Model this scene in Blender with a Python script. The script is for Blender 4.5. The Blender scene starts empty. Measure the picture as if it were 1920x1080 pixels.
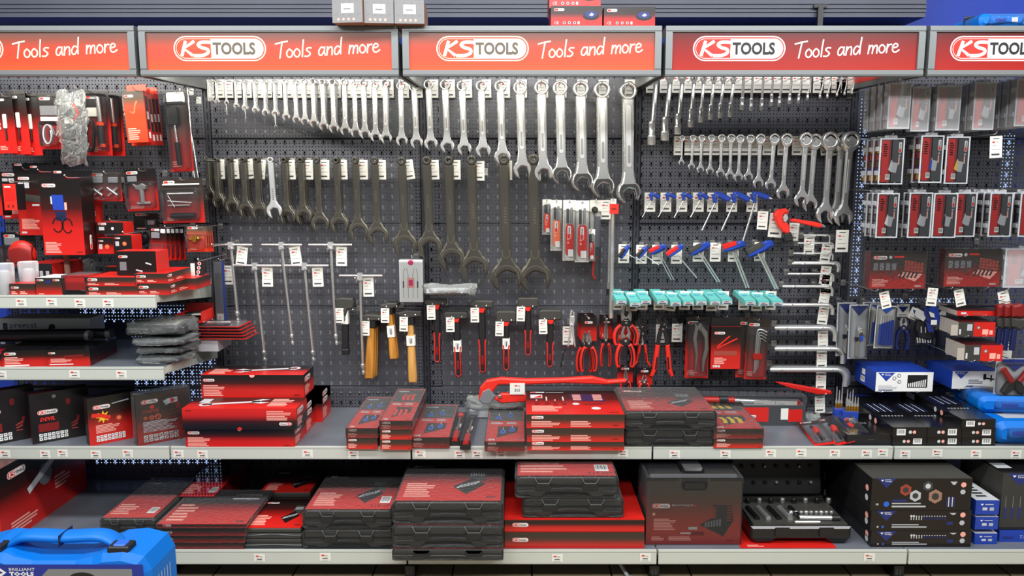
import bpy, math, random
from mathutils import Vector, Matrix
random.seed(7)
C = bpy.context.scene.collection
SC = bpy.context.scene
R = math.radians
PI = math.pi
# ------------------------------------------------------------------ camera
FPX, PITCH, CX = 1462.5, 0.1371, 974.0
CAM = Vector((-0.0515, 0.0, 1.62))
cam_d = bpy.data.cameras.new('camera')
cam = bpy.data.objects.new('camera', cam_d)
C.objects.link(cam)
cam.location = CAM
cam.rotation_euler = (PI / 2 - PITCH, 0, 0)
cam_d.sensor_fit = 'HORIZONTAL'
cam_d.sensor_width = 36.0
cam_d.lens = 36.0 * FPX / 1920.0
cam_d.shift_x = -(CX - 960.0) / 1920.0
cam_d.clip_start = 0.05
SC.camera = cam
SC.view_settings.view_transform = 'Standard'
SC.view_settings.look = 'None'
SC.view_settings.gamma = 1.0
SC.view_settings.exposure = 0.0
SC.view_settings.use_curve_mapping = False
SC.cycles.transparent_max_bounces = 24
# ------------------------------------------------------------------ world and ceiling lights
w = bpy.data.worlds.new('shop_air')
SC.world = w
w.use_nodes = True
w.node_tree.nodes['Background'].inputs[0].default_value = (0.86, 0.93, 1.0, 1)
w.node_tree.nodes['Background'].inputs[1].default_value = 0.15


def area(name, loc, rot, sx, sy, power, col=(1, 1, 1)):
    d = bpy.data.lights.new(name, 'AREA')
    d.shape = 'RECTANGLE'
    d.size, d.size_y, d.energy, d.color = sx, sy, power, col
    o = bpy.data.objects.new(name, d)
    C.objects.link(o)
    o.location = loc
    o.rotation_euler = rot
    return o


# rows of ceiling tubes over the aisle in front of the shelving
for i, (y, p) in enumerate(((1.75, 56), (-0.4, 60))):
    for j, x in enumerate((-2.4, 0.0, 2.4)):
        area('ceiling_tube_light', (x, y, 3.35), (R(22 if i == 0 else 40), 0, 0), 1.9, 0.35, p, (0.98, 0.985, 1.0))
# lamps inside the three lit header signs, shining down on the pegboard
for x in (-2.0, -1.0, 0.0):
    area('header_lamp_light', (x, 3.20, 2.085), (R(34), 0, 0), 0.9, 0.05, 6.5, (1.0, 0.96, 0.86))
# ------------------------------------------------------------------ pixel <-> place
cp, sp = math.cos(PITCH), math.sin(PITCH)


def ray(px, py):
    a, b = (px - CX) / FPX, (540.0 - py) / FPX
    return Vector((a, cp + b * sp, -sp + b * cp))


def at(px, py, Y):
    r = ray(px, py)
    return CAM + r * (Y / r.y)


def onz(px, py, z):
    r = ray(px, py)
    return CAM + r * ((z - CAM.z) / r.z)


def mpp(Y, py=400):
    """metres per photo pixel at depth Y"""
    return (at(1000, py, Y) - at(999, py, Y)).length


YB, YH, YM, YL = 3.693, 3.06, 3.11, 2.94
ZM, ZL = 0.524, 0.154
ZU1, ZU2 = at(200, 555, YM).z, at(200, 690, YM).z
ZH0, ZH1 = 2.015, 2.2


# ------------------------------------------------------------------ materials
def lin(c):
    return tuple(((v / 255.0) / 12.92 if v <= 10 else (((v / 255.0) + 0.055) / 1.055) ** 2.4) for v in c)


MATS = {}


def M(name, rgb, rough=0.5, metal=0.0, alpha=1.0, emit=0.0, coat=0.0, spec=0.5):
    m = bpy.data.materials.new(name)
    m.use_nodes = True
    b = m.node_tree.nodes['Principled BSDF']
    c = lin(rgb)
    b.inputs['Base Color'].default_value = (*c, 1)
    b.inputs['Roughness'].default_value = rough
    b.inputs['Metallic'].default_value = metal
    b.inputs['Alpha'].default_value = alpha
    b.inputs['Coat Weight'].default_value = coat
    b.inputs['Specular IOR Level'].default_value = spec
    if emit:
        b.inputs['Emission Color'].default_value = (*c, 1)
        b.inputs['Emission Strength'].default_value = emit
    MATS[name] = m
    return m


def noise_mix(name, c1, c2, scale, rough=0.5, metal=0.0, stretch=(1, 1, 1), bump=0.0):
    m = M(name, c1, rough, metal)
    nt = m.node_tree
    N = nt.nodes.new
    L = nt.links.new
    tc = N('ShaderNodeTexCoord')
    mp = N('ShaderNodeMapping')
    mp.inputs['Scale'].default_value = stretch
    nz = N('ShaderNodeTexNoise')
    nz.inputs['Scale'].default_value = scale
    nz.inputs['Detail'].default_value = 3
    cr = N('ShaderNodeValToRGB')
    cr.color_ramp.elements[0].position = 0.35
    cr.color_ramp.elements[1].position = 0.65
    cr.color_ramp.elements[0].color = (*lin(c1), 1)
    cr.color_ramp.elements[1].color = (*lin(c2), 1)
    L(tc.outputs['Object'], mp.inputs['Vector'])
    L(mp.outputs['Vector'], nz.inputs['Vector'])
    L(nz.outputs['Fac'], cr.inputs['Fac'])
    b = nt.nodes['Principled BSDF']
    L(cr.outputs['Color'], b.inputs['Base Color'])
    if bump:
        bp = N('ShaderNodeBump')
        bp.inputs['Strength'].default_value = bump
        bp.inputs['Distance'].default_value = 0.01
        L(nz.outputs['Fac'], bp.inputs['Height'])
        L(bp.outputs['Normal'], b.inputs['Normal'])
    return m


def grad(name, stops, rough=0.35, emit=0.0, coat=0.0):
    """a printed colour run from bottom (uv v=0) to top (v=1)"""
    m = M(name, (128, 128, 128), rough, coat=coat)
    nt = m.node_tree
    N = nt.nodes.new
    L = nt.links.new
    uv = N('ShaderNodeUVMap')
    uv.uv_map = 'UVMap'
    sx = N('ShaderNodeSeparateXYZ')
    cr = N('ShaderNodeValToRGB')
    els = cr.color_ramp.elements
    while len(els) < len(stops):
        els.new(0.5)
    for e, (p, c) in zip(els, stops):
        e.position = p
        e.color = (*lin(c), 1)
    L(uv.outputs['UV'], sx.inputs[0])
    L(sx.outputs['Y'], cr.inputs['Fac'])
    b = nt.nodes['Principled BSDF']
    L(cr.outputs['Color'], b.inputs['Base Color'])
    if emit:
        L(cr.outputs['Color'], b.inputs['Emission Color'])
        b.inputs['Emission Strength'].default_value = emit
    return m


RED, DK = (198, 32, 26), (26, 20, 19)
M('red', RED, 0.35)
M('red_bright', (220, 42, 30), 0.38)
M('orange_red', (238, 62, 28), 0.38)
M('dark_red', (120, 18, 18), 0.45)
M('brown_red', (150, 60, 45), 0.6)
M('print_black', DK, 0.32)
M('black', (22, 22, 24), 0.45)
M('black_soft', (52, 51, 47), 0.55)
M('black_gloss', (20, 20, 22), 0.18)
M('dark_grey', (60, 61, 64), 0.5)
M('mid_grey', (112, 114, 118), 0.55)
M('light_grey', (178, 181, 184), 0.5)
M('pink', (238, 166, 152), 0.5)
M('white', (232, 232, 228), 0.5)
M('card', (222, 220, 210), 0.55)
M('carton_inside', (170, 162, 150), 0.8)
M('carton_brown', (150, 112, 92), 0.8)
M('blue', (28, 62, 160), 0.4)
M('blue_bright', (36, 98, 205), 0.4)
M('blue_case', (2, 108, 200), 0.42, spec=0.3)
M('navy', (22, 30, 72), 0.4)
M('navy_print', (30, 44, 110), 0.4)
M('teal', (98, 184, 178), 0.45)
M('yellow', (235, 190, 40), 0.45)
M('brass', (190, 150, 60), 0.3, 0.9)
M('magenta', (214, 40, 110), 0.5)
M('orange', (240, 110, 60), 0.5)
M('rim', (214, 218, 222), 0.3, alpha=0.6)
M('carton_grey', (124, 124, 124), 0.6)
M('label_navy', (26, 46, 140), 0.35)
M('silver_print', (196, 198, 200), 0.45)
M('chrome', (226, 226, 224), 0.27, 0.86)
M('chrome_satin', (208, 209, 208), 0.4, 0.8)
M('steel', (156, 156, 152), 0.38, 0.8)
M('phosphate', (62, 60, 54), 0.48, 0.5)
M('phosphate_edge', (104, 101, 92), 0.4, 0.75)
M('jaw_dark', (60, 60, 60), 0.6, 0.5)
M('alu', (124, 128, 128), 0.45, 0.5)
M('shelf_edge', (188, 192, 182), 0.5)
M('pale_backing', (168, 170, 172), 0.6)
noise_mix('shelf_deck', (96, 100, 108), (104, 108, 116), 6, 0.42)
M('post', (44, 46, 54), 0.5)
M('slot', (8, 8, 10), 0.8)
noise_mix('wood', (206, 158, 88), (182, 128, 62), 9, 0.45, stretch=(6, 6, 0.6))
noise_mix('wood_dark', (196, 136, 56), (160, 100, 34), 9, 0.4, stretch=(6, 6, 0.6))
grad('k_grad', [(0.0, (202, 34, 28)), (0.34, (186, 28, 24)), (0.62, (58, 18, 16)), (0.8, DK), (1.0, (20, 17, 17))], 0.3)
grad('k_grad_inv', [(0.0, (20, 17, 17)), (0.2, DK), (0.4, (58, 18, 16)), (0.68, (186, 28, 24)), (1.0, (202, 34, 28))], 0.3)
grad('k_grad_soft', [(0.0, (196, 36, 30)), (0.2, (180, 34, 28)), (0.5, (88, 42, 34)), (0.66, (56, 44, 37)), (1.0, (48, 41, 35))], 0.3)
grad('k_grad_ergo', [(0.0, (176, 48, 38)), (0.3, (160, 50, 42)), (0.6, (96, 58, 48)), (0.78, (70, 62, 54)), (1.0, (66, 62, 56))], 0.3)
grad('k_grad_two', [(0.0, (202, 34, 28)), (0.3, (120, 20, 18)), (0.5, DK), (0.72, (110, 20, 18)), (1.0, (210, 32, 26))], 0.3)
grad('k_grad_orange', [(0.0, (236, 60, 30)), (0.5, (214, 66, 34)), (0.85, (84, 70, 58)), (1.0, (70, 64, 56))], 0.32)
grad('k_grad_dark', [(0.0, (92, 18, 16)), (0.3, (50, 16, 15)), (0.6, (24, 18, 18)), (1.0, (20, 18, 18))], 0.28)
grad('k_grad_gloss', [(0.0, (206, 34, 26)), (0.42, (190, 32, 26)), (0.62, (40, 20, 20)), (1.0, (26, 24, 26))], 0.08, coat=0.6)
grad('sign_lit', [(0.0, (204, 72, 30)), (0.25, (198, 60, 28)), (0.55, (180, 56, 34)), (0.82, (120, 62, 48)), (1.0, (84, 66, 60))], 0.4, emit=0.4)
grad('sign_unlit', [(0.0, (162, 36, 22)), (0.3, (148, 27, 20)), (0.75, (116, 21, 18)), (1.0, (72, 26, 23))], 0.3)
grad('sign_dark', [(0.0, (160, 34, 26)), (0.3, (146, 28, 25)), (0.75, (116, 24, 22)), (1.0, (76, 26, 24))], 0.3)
M('sign_white', (232, 214, 186), 0.4, emit=0.45)
M('sign_red', (200, 60, 30), 0.4, emit=0.4)
M('sign_ink', (86, 78, 70), 0.4, emit=0.3)


def clear(name, tint, fac, rough=0.08, bump=0.0, scale=30):
    """thin clear film: mostly see-through, a little of a glossy milky sheet"""
    m = bpy.data.materials.new(name)
    m.use_nodes = True
    nt = m.node_tree
    for n in list(nt.nodes):
        nt.nodes.remove(n)
    N = nt.nodes.new
    L = nt.links.new
    out = N('ShaderNodeOutputMaterial')
    mx = N('ShaderNodeMixShader')
    tr = N('ShaderNodeBsdfTransparent')
    pb = N('ShaderNodeBsdfPrincipled')
    pb.inputs['Base Color'].default_value = (*lin(tint), 1)
    pb.inputs['Roughness'].default_value = rough
    pb.inputs['Specular IOR Level'].default_value = 0.8
    tr.inputs[0].default_value = (0.95, 0.955, 0.96, 1)
    fr = N('ShaderNodeFresnel')
    fr.inputs['IOR'].default_value = 1.35
    ad = N('ShaderNodeMath')
    ad.operation = 'ADD'
    ad.use_clamp = True
    ad.inputs[1].default_value = fac
    L(fr.outputs[0], ad.inputs[0])
    L(ad.outputs[0], mx.inputs[0])
    L(tr.outputs[0], mx.inputs[1])
    L(pb.outputs[0], mx.inputs[2])
    L(mx.outputs[0], out.inputs[0])
    if bump:
        tc = N('ShaderNodeTexCoord')
        nz = N('ShaderNodeTexNoise')
        nz.inputs['Scale'].default_value = scale
        nz.inputs['Detail'].default_value = 2
        nz.inputs['Distortion'].default_value = 1.2
        bp = N('ShaderNodeBump')
        bp.inputs['Strength'].default_value = bump
        bp.inputs['Distance'].default_value = 0.02
        L(tc.outputs['Object'], nz.inputs['Vector'])
        L(nz.outputs['Fac'], bp.inputs['Height'])
        L(bp.outputs['Normal'], pb.inputs['Normal'])
        L(bp.outputs['Normal'], fr.inputs['Normal'])
    MATS[name] = m
    return m


clear('clear', (120, 122, 126), 0.035)
clear('film', (150, 152, 152), 0.03, 0.06, 0.35, 55)
clear('bag', (190, 194, 190), 0.30, 0.2, 1.0, 22)
clear('thin_bag', (190, 194, 192), 0.13, 0.14, 1.0, 24)
clear('frost', (250, 250, 252), 0.3, 0.2)
clear('frost_side', (170, 174, 180), 0.30, 0.2, 0.8, 60)


def pegboard_material(name, rgb):
    m = M(name, rgb, 0.42, 0.15)
    nt = m.node_tree
    N = nt.nodes.new
    L = nt.links.new
    b = nt.nodes['Principled BSDF']
    out = nt.nodes['Material Output']
    tc = N('ShaderNodeTexCoord')
    sx = N('ShaderNodeSeparateXYZ')
    L(tc.outputs['Object'], sx.inputs[0])

    def mt(op, a, bb=None, clamp=False):
        n = N('ShaderNodeMath')
        n.operation = op
        n.use_clamp = clamp
        for k, v in ((0, a), (1, bb)):
            if v is None:
                continue
            if isinstance(v, (int, float)):
                n.inputs[k].default_value = v
            else:
                L(v, n.inputs[k])
        return n.outputs[0]

    def cell(src, size, off):
        f = mt('FRACT', mt('ADD', mt('DIVIDE', mt('ADD', src, 20.0), size), off))
        return mt('MULTIPLY', mt('SUBTRACT', f, 0.5), size)

    x, z = sx.outputs['X'], sx.outputs['Z']
    a, c = cell(x, 0.015, 0.0), cell(z, 0.0166667, 0.0)
    rr = mt('ADD', mt('MULTIPLY', a, a), mt('MULTIPLY', c, c))
    small = mt('LESS_THAN', rr, 0.0028 ** 2)
    ka, kc = cell(x, 0.045, 0.5), cell(z, 0.05, 0.5)
    kr = mt('ADD', mt('MULTIPLY', ka, ka), mt('MULTIPLY', kc, kc))
    k1 = mt('LESS_THAN', kr, 0.0048 ** 2)
    k2 = mt('MULTIPLY', mt('LESS_THAN', mt('ABSOLUTE', ka), 0.0021), mt('LESS_THAN', mt('ABSOLUTE', mt('ADD', kc, 0.008)), 0.0085))
    hole = mt('MAXIMUM', small, mt('MAXIMUM', k1, k2))
    tr = N('ShaderNodeBsdfTransparent')
    mx = N('ShaderNodeMixShader')
    L(hole, mx.inputs[0])
    L(b.outputs[0], mx.inputs[1])
    L(tr.outputs[0], mx.inputs[2])
    L(mx.outputs[0], out.inputs['Surface'])
    return m


pegboard_material('pegboard', (82, 83, 89))
noise_mix('navy_wall', (20, 54, 160), (24, 60, 168), 3, 0.6)
noise_mix('soffit_grey', (68, 72, 86), (73, 77, 91), 4, 0.5)
M('daylight', (178, 204, 255), 0.5, emit=0.95)


def tile_material():
    m = M('floor_tiles', (92, 84, 70), 0.35)
    nt = m.node_tree
    br = nt.nodes.new('ShaderNodeTexBrick')
    br.offset = 0.0
    br.inputs['Scale'].default_value = 1.0
    br.inputs['Brick Width'].default_value = 0.33
    br.inputs['Row Height'].default_value = 0.33
    br.inputs['Mortar Size'].default_value = 0.004
    br.inputs['Color1'].default_value = (*lin((176, 160, 128)), 1)
    br.inputs['Color2'].default_value = (*lin((160, 146, 120)), 1)
    br.inputs['Mortar'].default_value = (*lin((50, 44, 38)), 1)
    tc = nt.nodes.new('ShaderNodeTexCoord')
    nt.links.new(tc.outputs['Object'], br.inputs['Vector'])
    nt.links.new(br.outputs['Color'], nt.nodes['Principled BSDF'].inputs['Base Color'])


tile_material()


# ------------------------------------------------------------------ mesh builder
def area2(p):
    return sum(p[i][0] * p[(i + 1) % len(p)][1] - p[(i + 1) % len(p)][0] * p[i][1] for i in range(len(p)))


def ccw(p):
    return list(p) if area2(p) > 0 else list(reversed(p))


def inset(p, d):
    n = len(p)
    out = []
    for i in range(n):
        a, b, c = Vector(p[i - 1]), Vector(p[i]), Vector(p[(i + 1) % n])
        e1, e2 = (b - a), (c - b)
        if e1.length < 1e-9 or e2.length < 1e-9:
            out.append(tuple(b))
            continue
        e1.normalize()
        e2.normalize()
        n1, n2 = Vector((-e1.y, e1.x)), Vector((-e2.y, e2.x))
        q = n1 + n2
        k = max(0.5, 1 + n1.dot(n2))
        out.append(tuple(b + q * (d / k)))
    return out


def circ(cx, cy, r, n=16, a0=0.0, a1=2 * PI, ry=None):
    full = abs(a1 - a0 - 2 * PI) < 1e-6
    m = n if full else n + 1
    return [(cx + r * math.cos(a0 + (a1 - a0) * i / n), cy + (ry or r) * math.sin(a0 + (a1 - a0) * i / n)) for i in range(m)]


def rrect(x0, y0, x1, y1, r, n=4):
    r = min(r, (x1 - x0) / 2 - 1e-6, (y1 - y0) / 2 - 1e-6)
    o = []
    for cx, cy, a in ((x1 - r, y0 + r, -90), (x1 - r, y1 - r, 0), (x0 + r, y1 - r, 90), (x0 + r, y0 + r, 180)):
        o += circ(cx, cy, r, n, R(a), R(a + 90))
    return o


def rib(pts, ws):
    """outline of a stroke through pts; ws = widths (one or per point)"""
    if not isinstance(ws, (list, tuple)):
        ws = [ws] * len(pts)
    Lf, Rt = [], []
    for i, p in enumerate(pts):
        a = Vector(pts[max(0, i - 1)])
        b = Vector(pts[min(len(pts) - 1, i + 1)])
        t = (b - a).normalized()
        nn = Vector((-t.y, t.x)) * ws[i] / 2
        Lf.append(tuple(Vector(p) + nn))
        Rt.append(tuple(Vector(p) - nn))
    return ccw(Lf + Rt[::-1])


def smooth(pts, n=4):
    """Catmull-Rom through pts"""
    o = []
    for i in range(len(pts) - 1):
        p0, p1, p2, p3 = (Vector(pts[max(0, i - 1)]), Vector(pts[i]), Vector(pts[i + 1]), Vector(pts[min(len(pts) - 1, i + 2)]))
        for k in range(n):
            t = k / n
            o.append(tuple(0.5 * ((2 * p1) + (p2 - p0) * t + (2 * p0 - 5 * p1 + 4 * p2 - p3) * t * t + (3 * p1 - p0 - 3 * p2 + p3) * t ** 3)))
    o.append(tuple(pts[-1]))
    return o


TEXTS = {}


def text_mesh(s, bold=0.0, res=2):
    key = (s, bold, res)
    if key not in TEXTS:
        c = bpy.data.curves.new('lettering', 'FONT')
        c.body = s
        c.size = 1.0
        c.offset = bold
        c.resolution_u = res
        o = bpy.data.objects.new('lettering', c)
        C.objects.link(o)
        bpy.context.view_layer.update()
        e = o.evaluated_get(bpy.context.evaluated_depsgraph_get())
        me = e.to_mesh()
        vs = [(v.co.x, v.co.y) for v in me.vertices]
        fs = [tuple(p.vertices) for p in me.polygons]
        fs = [f if area2([vs[i] for i in f]) > 0 else f[::-1] for f in fs]
        e.to_mesh_clear()
        bpy.data.objects.remove(o)
        bpy.data.curves.remove(c)
        x0 = min(v[0] for v in vs)
        x1 = max(v[0] for v in vs)
        y0 = min(v[1] for v in vs)
        y1 = max(v[1] for v in vs)
        TEXTS[key] = ([((v[0] - x0), (v[1] - y0)) for v in vs], fs, x1 - x0, y1 - y0)
    return TEXTS[key]


EPS = 0.00035


class Face:
    """a flat drawing surface on a mesh: 2D shapes laid just above it"""

    def __init__(s, mb, o, u, v, w, h):
        s.mb, s.o, s.u, s.v, s.w, s.h = mb, Vector(o), Vector(u).normalized(), Vector(v).normalized(), w, h
        s.n = s.u.cross(s.v)

    def p(s, x, y, l):
        return s.o + s.u * x + s.v * y + s.n * (EPS * l)

    def poly(s, pts, mat, l=1, uv=None):
        s.mb.face([s.p(x, y, l) for x, y in ccw(pts)], mat, uv=uv)

    def rect(s, x0, y0, x1, y1, mat, l=1):
        s.mb.face([s.p(x0, y0, l), s.p(x1, y0, l), s.p(x1, y1, l), s.p(x0, y1, l)], mat, uv=[(0, 0), (1, 0), (1, 1), (0, 1)])

    def stroke(s, pts, wd, mat, l=1, caps=True):
        """one brush stroke as a strip of quads, its ends drawn out by half a width"""
        p = [Vector(q) for q in pts]
        p[0] = p[0] + (p[0] - p[1]).normalized() * wd * 0.35
        p[-1] = p[-1] + (p[-1] - p[-2]).normalized() * wd * 0.35
        L, Q = [], []
        for i, q in enumerate(p):
            t = (p[min(i + 1, len(p) - 1)] - p[max(i - 1, 0)]).normalized()
            n = Vector((-t.y, t.x)) * wd / 2
            L.append(q + n)
            Q.append(q - n)
        for i in range(len(p) - 1):
            s.poly([tuple(L[i]), tuple(Q[i]), tuple(Q[i + 1]), tuple(L[i + 1])], mat, l)

    def text(s, t, x, y, h, mat, l=1, width=None, bold=0.0, res=1, slant=0.0, up=False, anchor='l'):
        vs, fs, tw, th = text_mesh(t, bold, res)
        k = h / th
        kx = (width / tw) if width else k
        ox = x - (tw * kx if anchor == 'r' else tw * kx / 2 if anchor == 'c' else 0)
        b = len(s.mb.v)
        for a, c in vs:
            if up:
                q = s.p(x - c * k, y + a * kx, l)
            else:
                q = s.p(ox + a * kx + slant * c * k, y + c * k, l)
            s.mb.v.append(s.mb.X @ q if s.mb.X else q)
        mi = s.mb.mi(mat)
        for f in fs:
            s.mb.f.append(tuple(b + i for i in f))
            s.mb.m.append(mi)
            s.mb.s.append(False)
            s.mb.u.append(None)

    def lines(s, x0, y0, x1, y1, n, mat='pink', l=1, fill=0.55, seed=1):
        rg = random.Random(seed)
        st = (y1 - y0) / n
        for i in range(n):
            y = y1 - (i + 1) * st
            s.rect(x0, y, x0 + (x1 - x0) * rg.uniform(0.6, 1.0), y + st * fill, mat, l)

    def logo(s, x, y, wd, l=2, lit=False, detail=1, up=False, flip=False):
        """the pill-shaped maker's badge: red half with two brushed letters, white half with dark capitals"""
        h = wd * 0.262
        W, Rd, K = ('sign_white', 'sign_red', 'sign_ink') if lit else ('white', 'red_bright', 'black')
        g = Face(s.mb, s.p(x, y, 0), s.v if up else (-s.u if flip else s.u), -s.u if up else (-s.v if flip else s.v), wd, h)
        nn = 8 if detail > 1 else 4
        g.poly(rrect(0, 0, wd, h, h / 2, nn), W, l)
        if detail:
            i = h * 0.05
            g.poly(rrect(i, i, wd - i, h - i, h / 2, nn), Rd, l + 1)
            i = h * 0.1
            g.poly(rrect(i, i, wd - i, h - i, h / 2, nn), W, l + 2)
            i = h * 0.12
            q = rrect(i, i, wd - i, h - i, h / 2, nn)
            xc = wd * 0.405
            left = [p for p in q if p[0] < wd * 0.3]
            g.poly([(xc, h - i)] + sorted([p for p in left if p[1] > h / 2], key=lambda p: -p[0]) + sorted([p for p in left if p[1] <= h / 2], key=lambda p: p[0]) + [(xc, i)], Rd, l + 3)
        else:
            g.poly([(h * 0.3, h * 0.12), (wd * 0.4, h * 0.12), (wd * 0.4, h * 0.88), (h * 0.3, h * 0.88), (h * 0.14, h * 0.5)], Rd, l + 1)
        t = h * 0.13
        kx, ky = wd * 0.09, h * 0.24
        kh = h * 0.52
        ks = W
        if detail:
            g.stroke([(kx + kh * 0.3, ky + kh), (kx, ky)], t, ks, l + 4, detail > 1)
            g.stroke([(kx + kh * 0.95, ky + kh * 1.02), (kx + kh * 0.16, ky + kh * 0.5), (kx + kh * 0.8, ky)], t, ks, l + 4.5, detail > 1)
            S = [(2.75, 0.88), (2.2, 0.98), (1.6, 0.98), (1.3, 0.78), (1.6, 0.56), (2.05, 0.42), (2.05, 0.15), (1.6, -0.04), (1.0, -0.06)]
            if detail > 1:
                S = smooth(S, 3)
            g.stroke([(kx + kh * a, ky + kh * b) for a, b in S], t, ks, l + 5, detail > 1)
        g.text('TOOLS', wd * 0.425, h * 0.25, h * 0.5, K, l + 6, width=wd * 0.46, bold=0.035, res=3 if detail > 1 else 1)

    def ticket(s, x, y, wd):
        h = wd * 0.8
        s.rect(x, y, x + wd, y + h, 'card', 1)
        s.logo(x + wd * 0.12, y + h * 0.58, wd * 0.72, 2, detail=0)
        s.rect(x + wd * 0.25, y + h * 0.28, x + wd * 0.72, y + h * 0.38, 'black', 2)
        s.rect(x + wd * 0.12, y + h * 0.1, x + wd * 0.8, y + h * 0.14, 'mid_grey', 2)

    def barcode(s, x, y, wd, h, l=2):
        s.rect(x, y, x + wd, y + h, 'white', l)
        for i in range(7):
            a = x + wd * (0.1 + 0.12 * i)
            s.rect(a, y + h * 0.25, a + wd * (0.035 + 0.03 * (i % 2)), y + h * 0.9, 'black', l + 1)

    def icons(s, x0, y0, x1, y1, nx, ny, l=2):
        cw, ch = (x1 - x0) / nx, (y1 - y0) / ny
        for i in range(nx):
            for j in range(ny):
                a, b = x0 + i * cw, y0 + j * ch
                s.rect(a, b, a + cw * 0.8, b + ch * 0.82, 'white', l)
                s.poly(rib([(a + cw * 0.2, b + ch * (0.25 + 0.1 * (i % 3))), (a + cw * 0.6, b + ch * (0.6 - 0.12 * (i % 2)))], ch * 0.2), 'dark_grey', l + 1)

    def spanner(s, x0, y0, x1, y1, t, mat='silver_print', l=2):
        a, b = Vector((x0, y0)), Vector((x1, y1))
        d = (b - a).normalized()
        s.poly(rib([tuple(a), tuple(b)], t), mat, l)
        s.poly(circ(b.x, b.y, t * 1.25, 12), mat, l)
        s.poly(circ(b.x, b.y, t * 0.7, 10), 'dark_red', l + 1)
        n = Vector((-d.y, d.x))
        s.poly([tuple(a + n * t * 0.5 + d * t * 1.6), tuple(a + n * t * 1.6 - d * t * 0.2), tuple(a + n * t * 1.0 - d * t * 1.8), tuple(a + n * t * 0.5 - d * t * 0.1), tuple(a - n * t * 0.5 - d * t * 0.1), tuple(a - n * t * 1.0 - d * t * 1.8), tuple(a - n * t * 1.6 - d * t * 0.2), tuple(a - n * t * 0.5 + d * t * 1.6)], mat, l)


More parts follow.
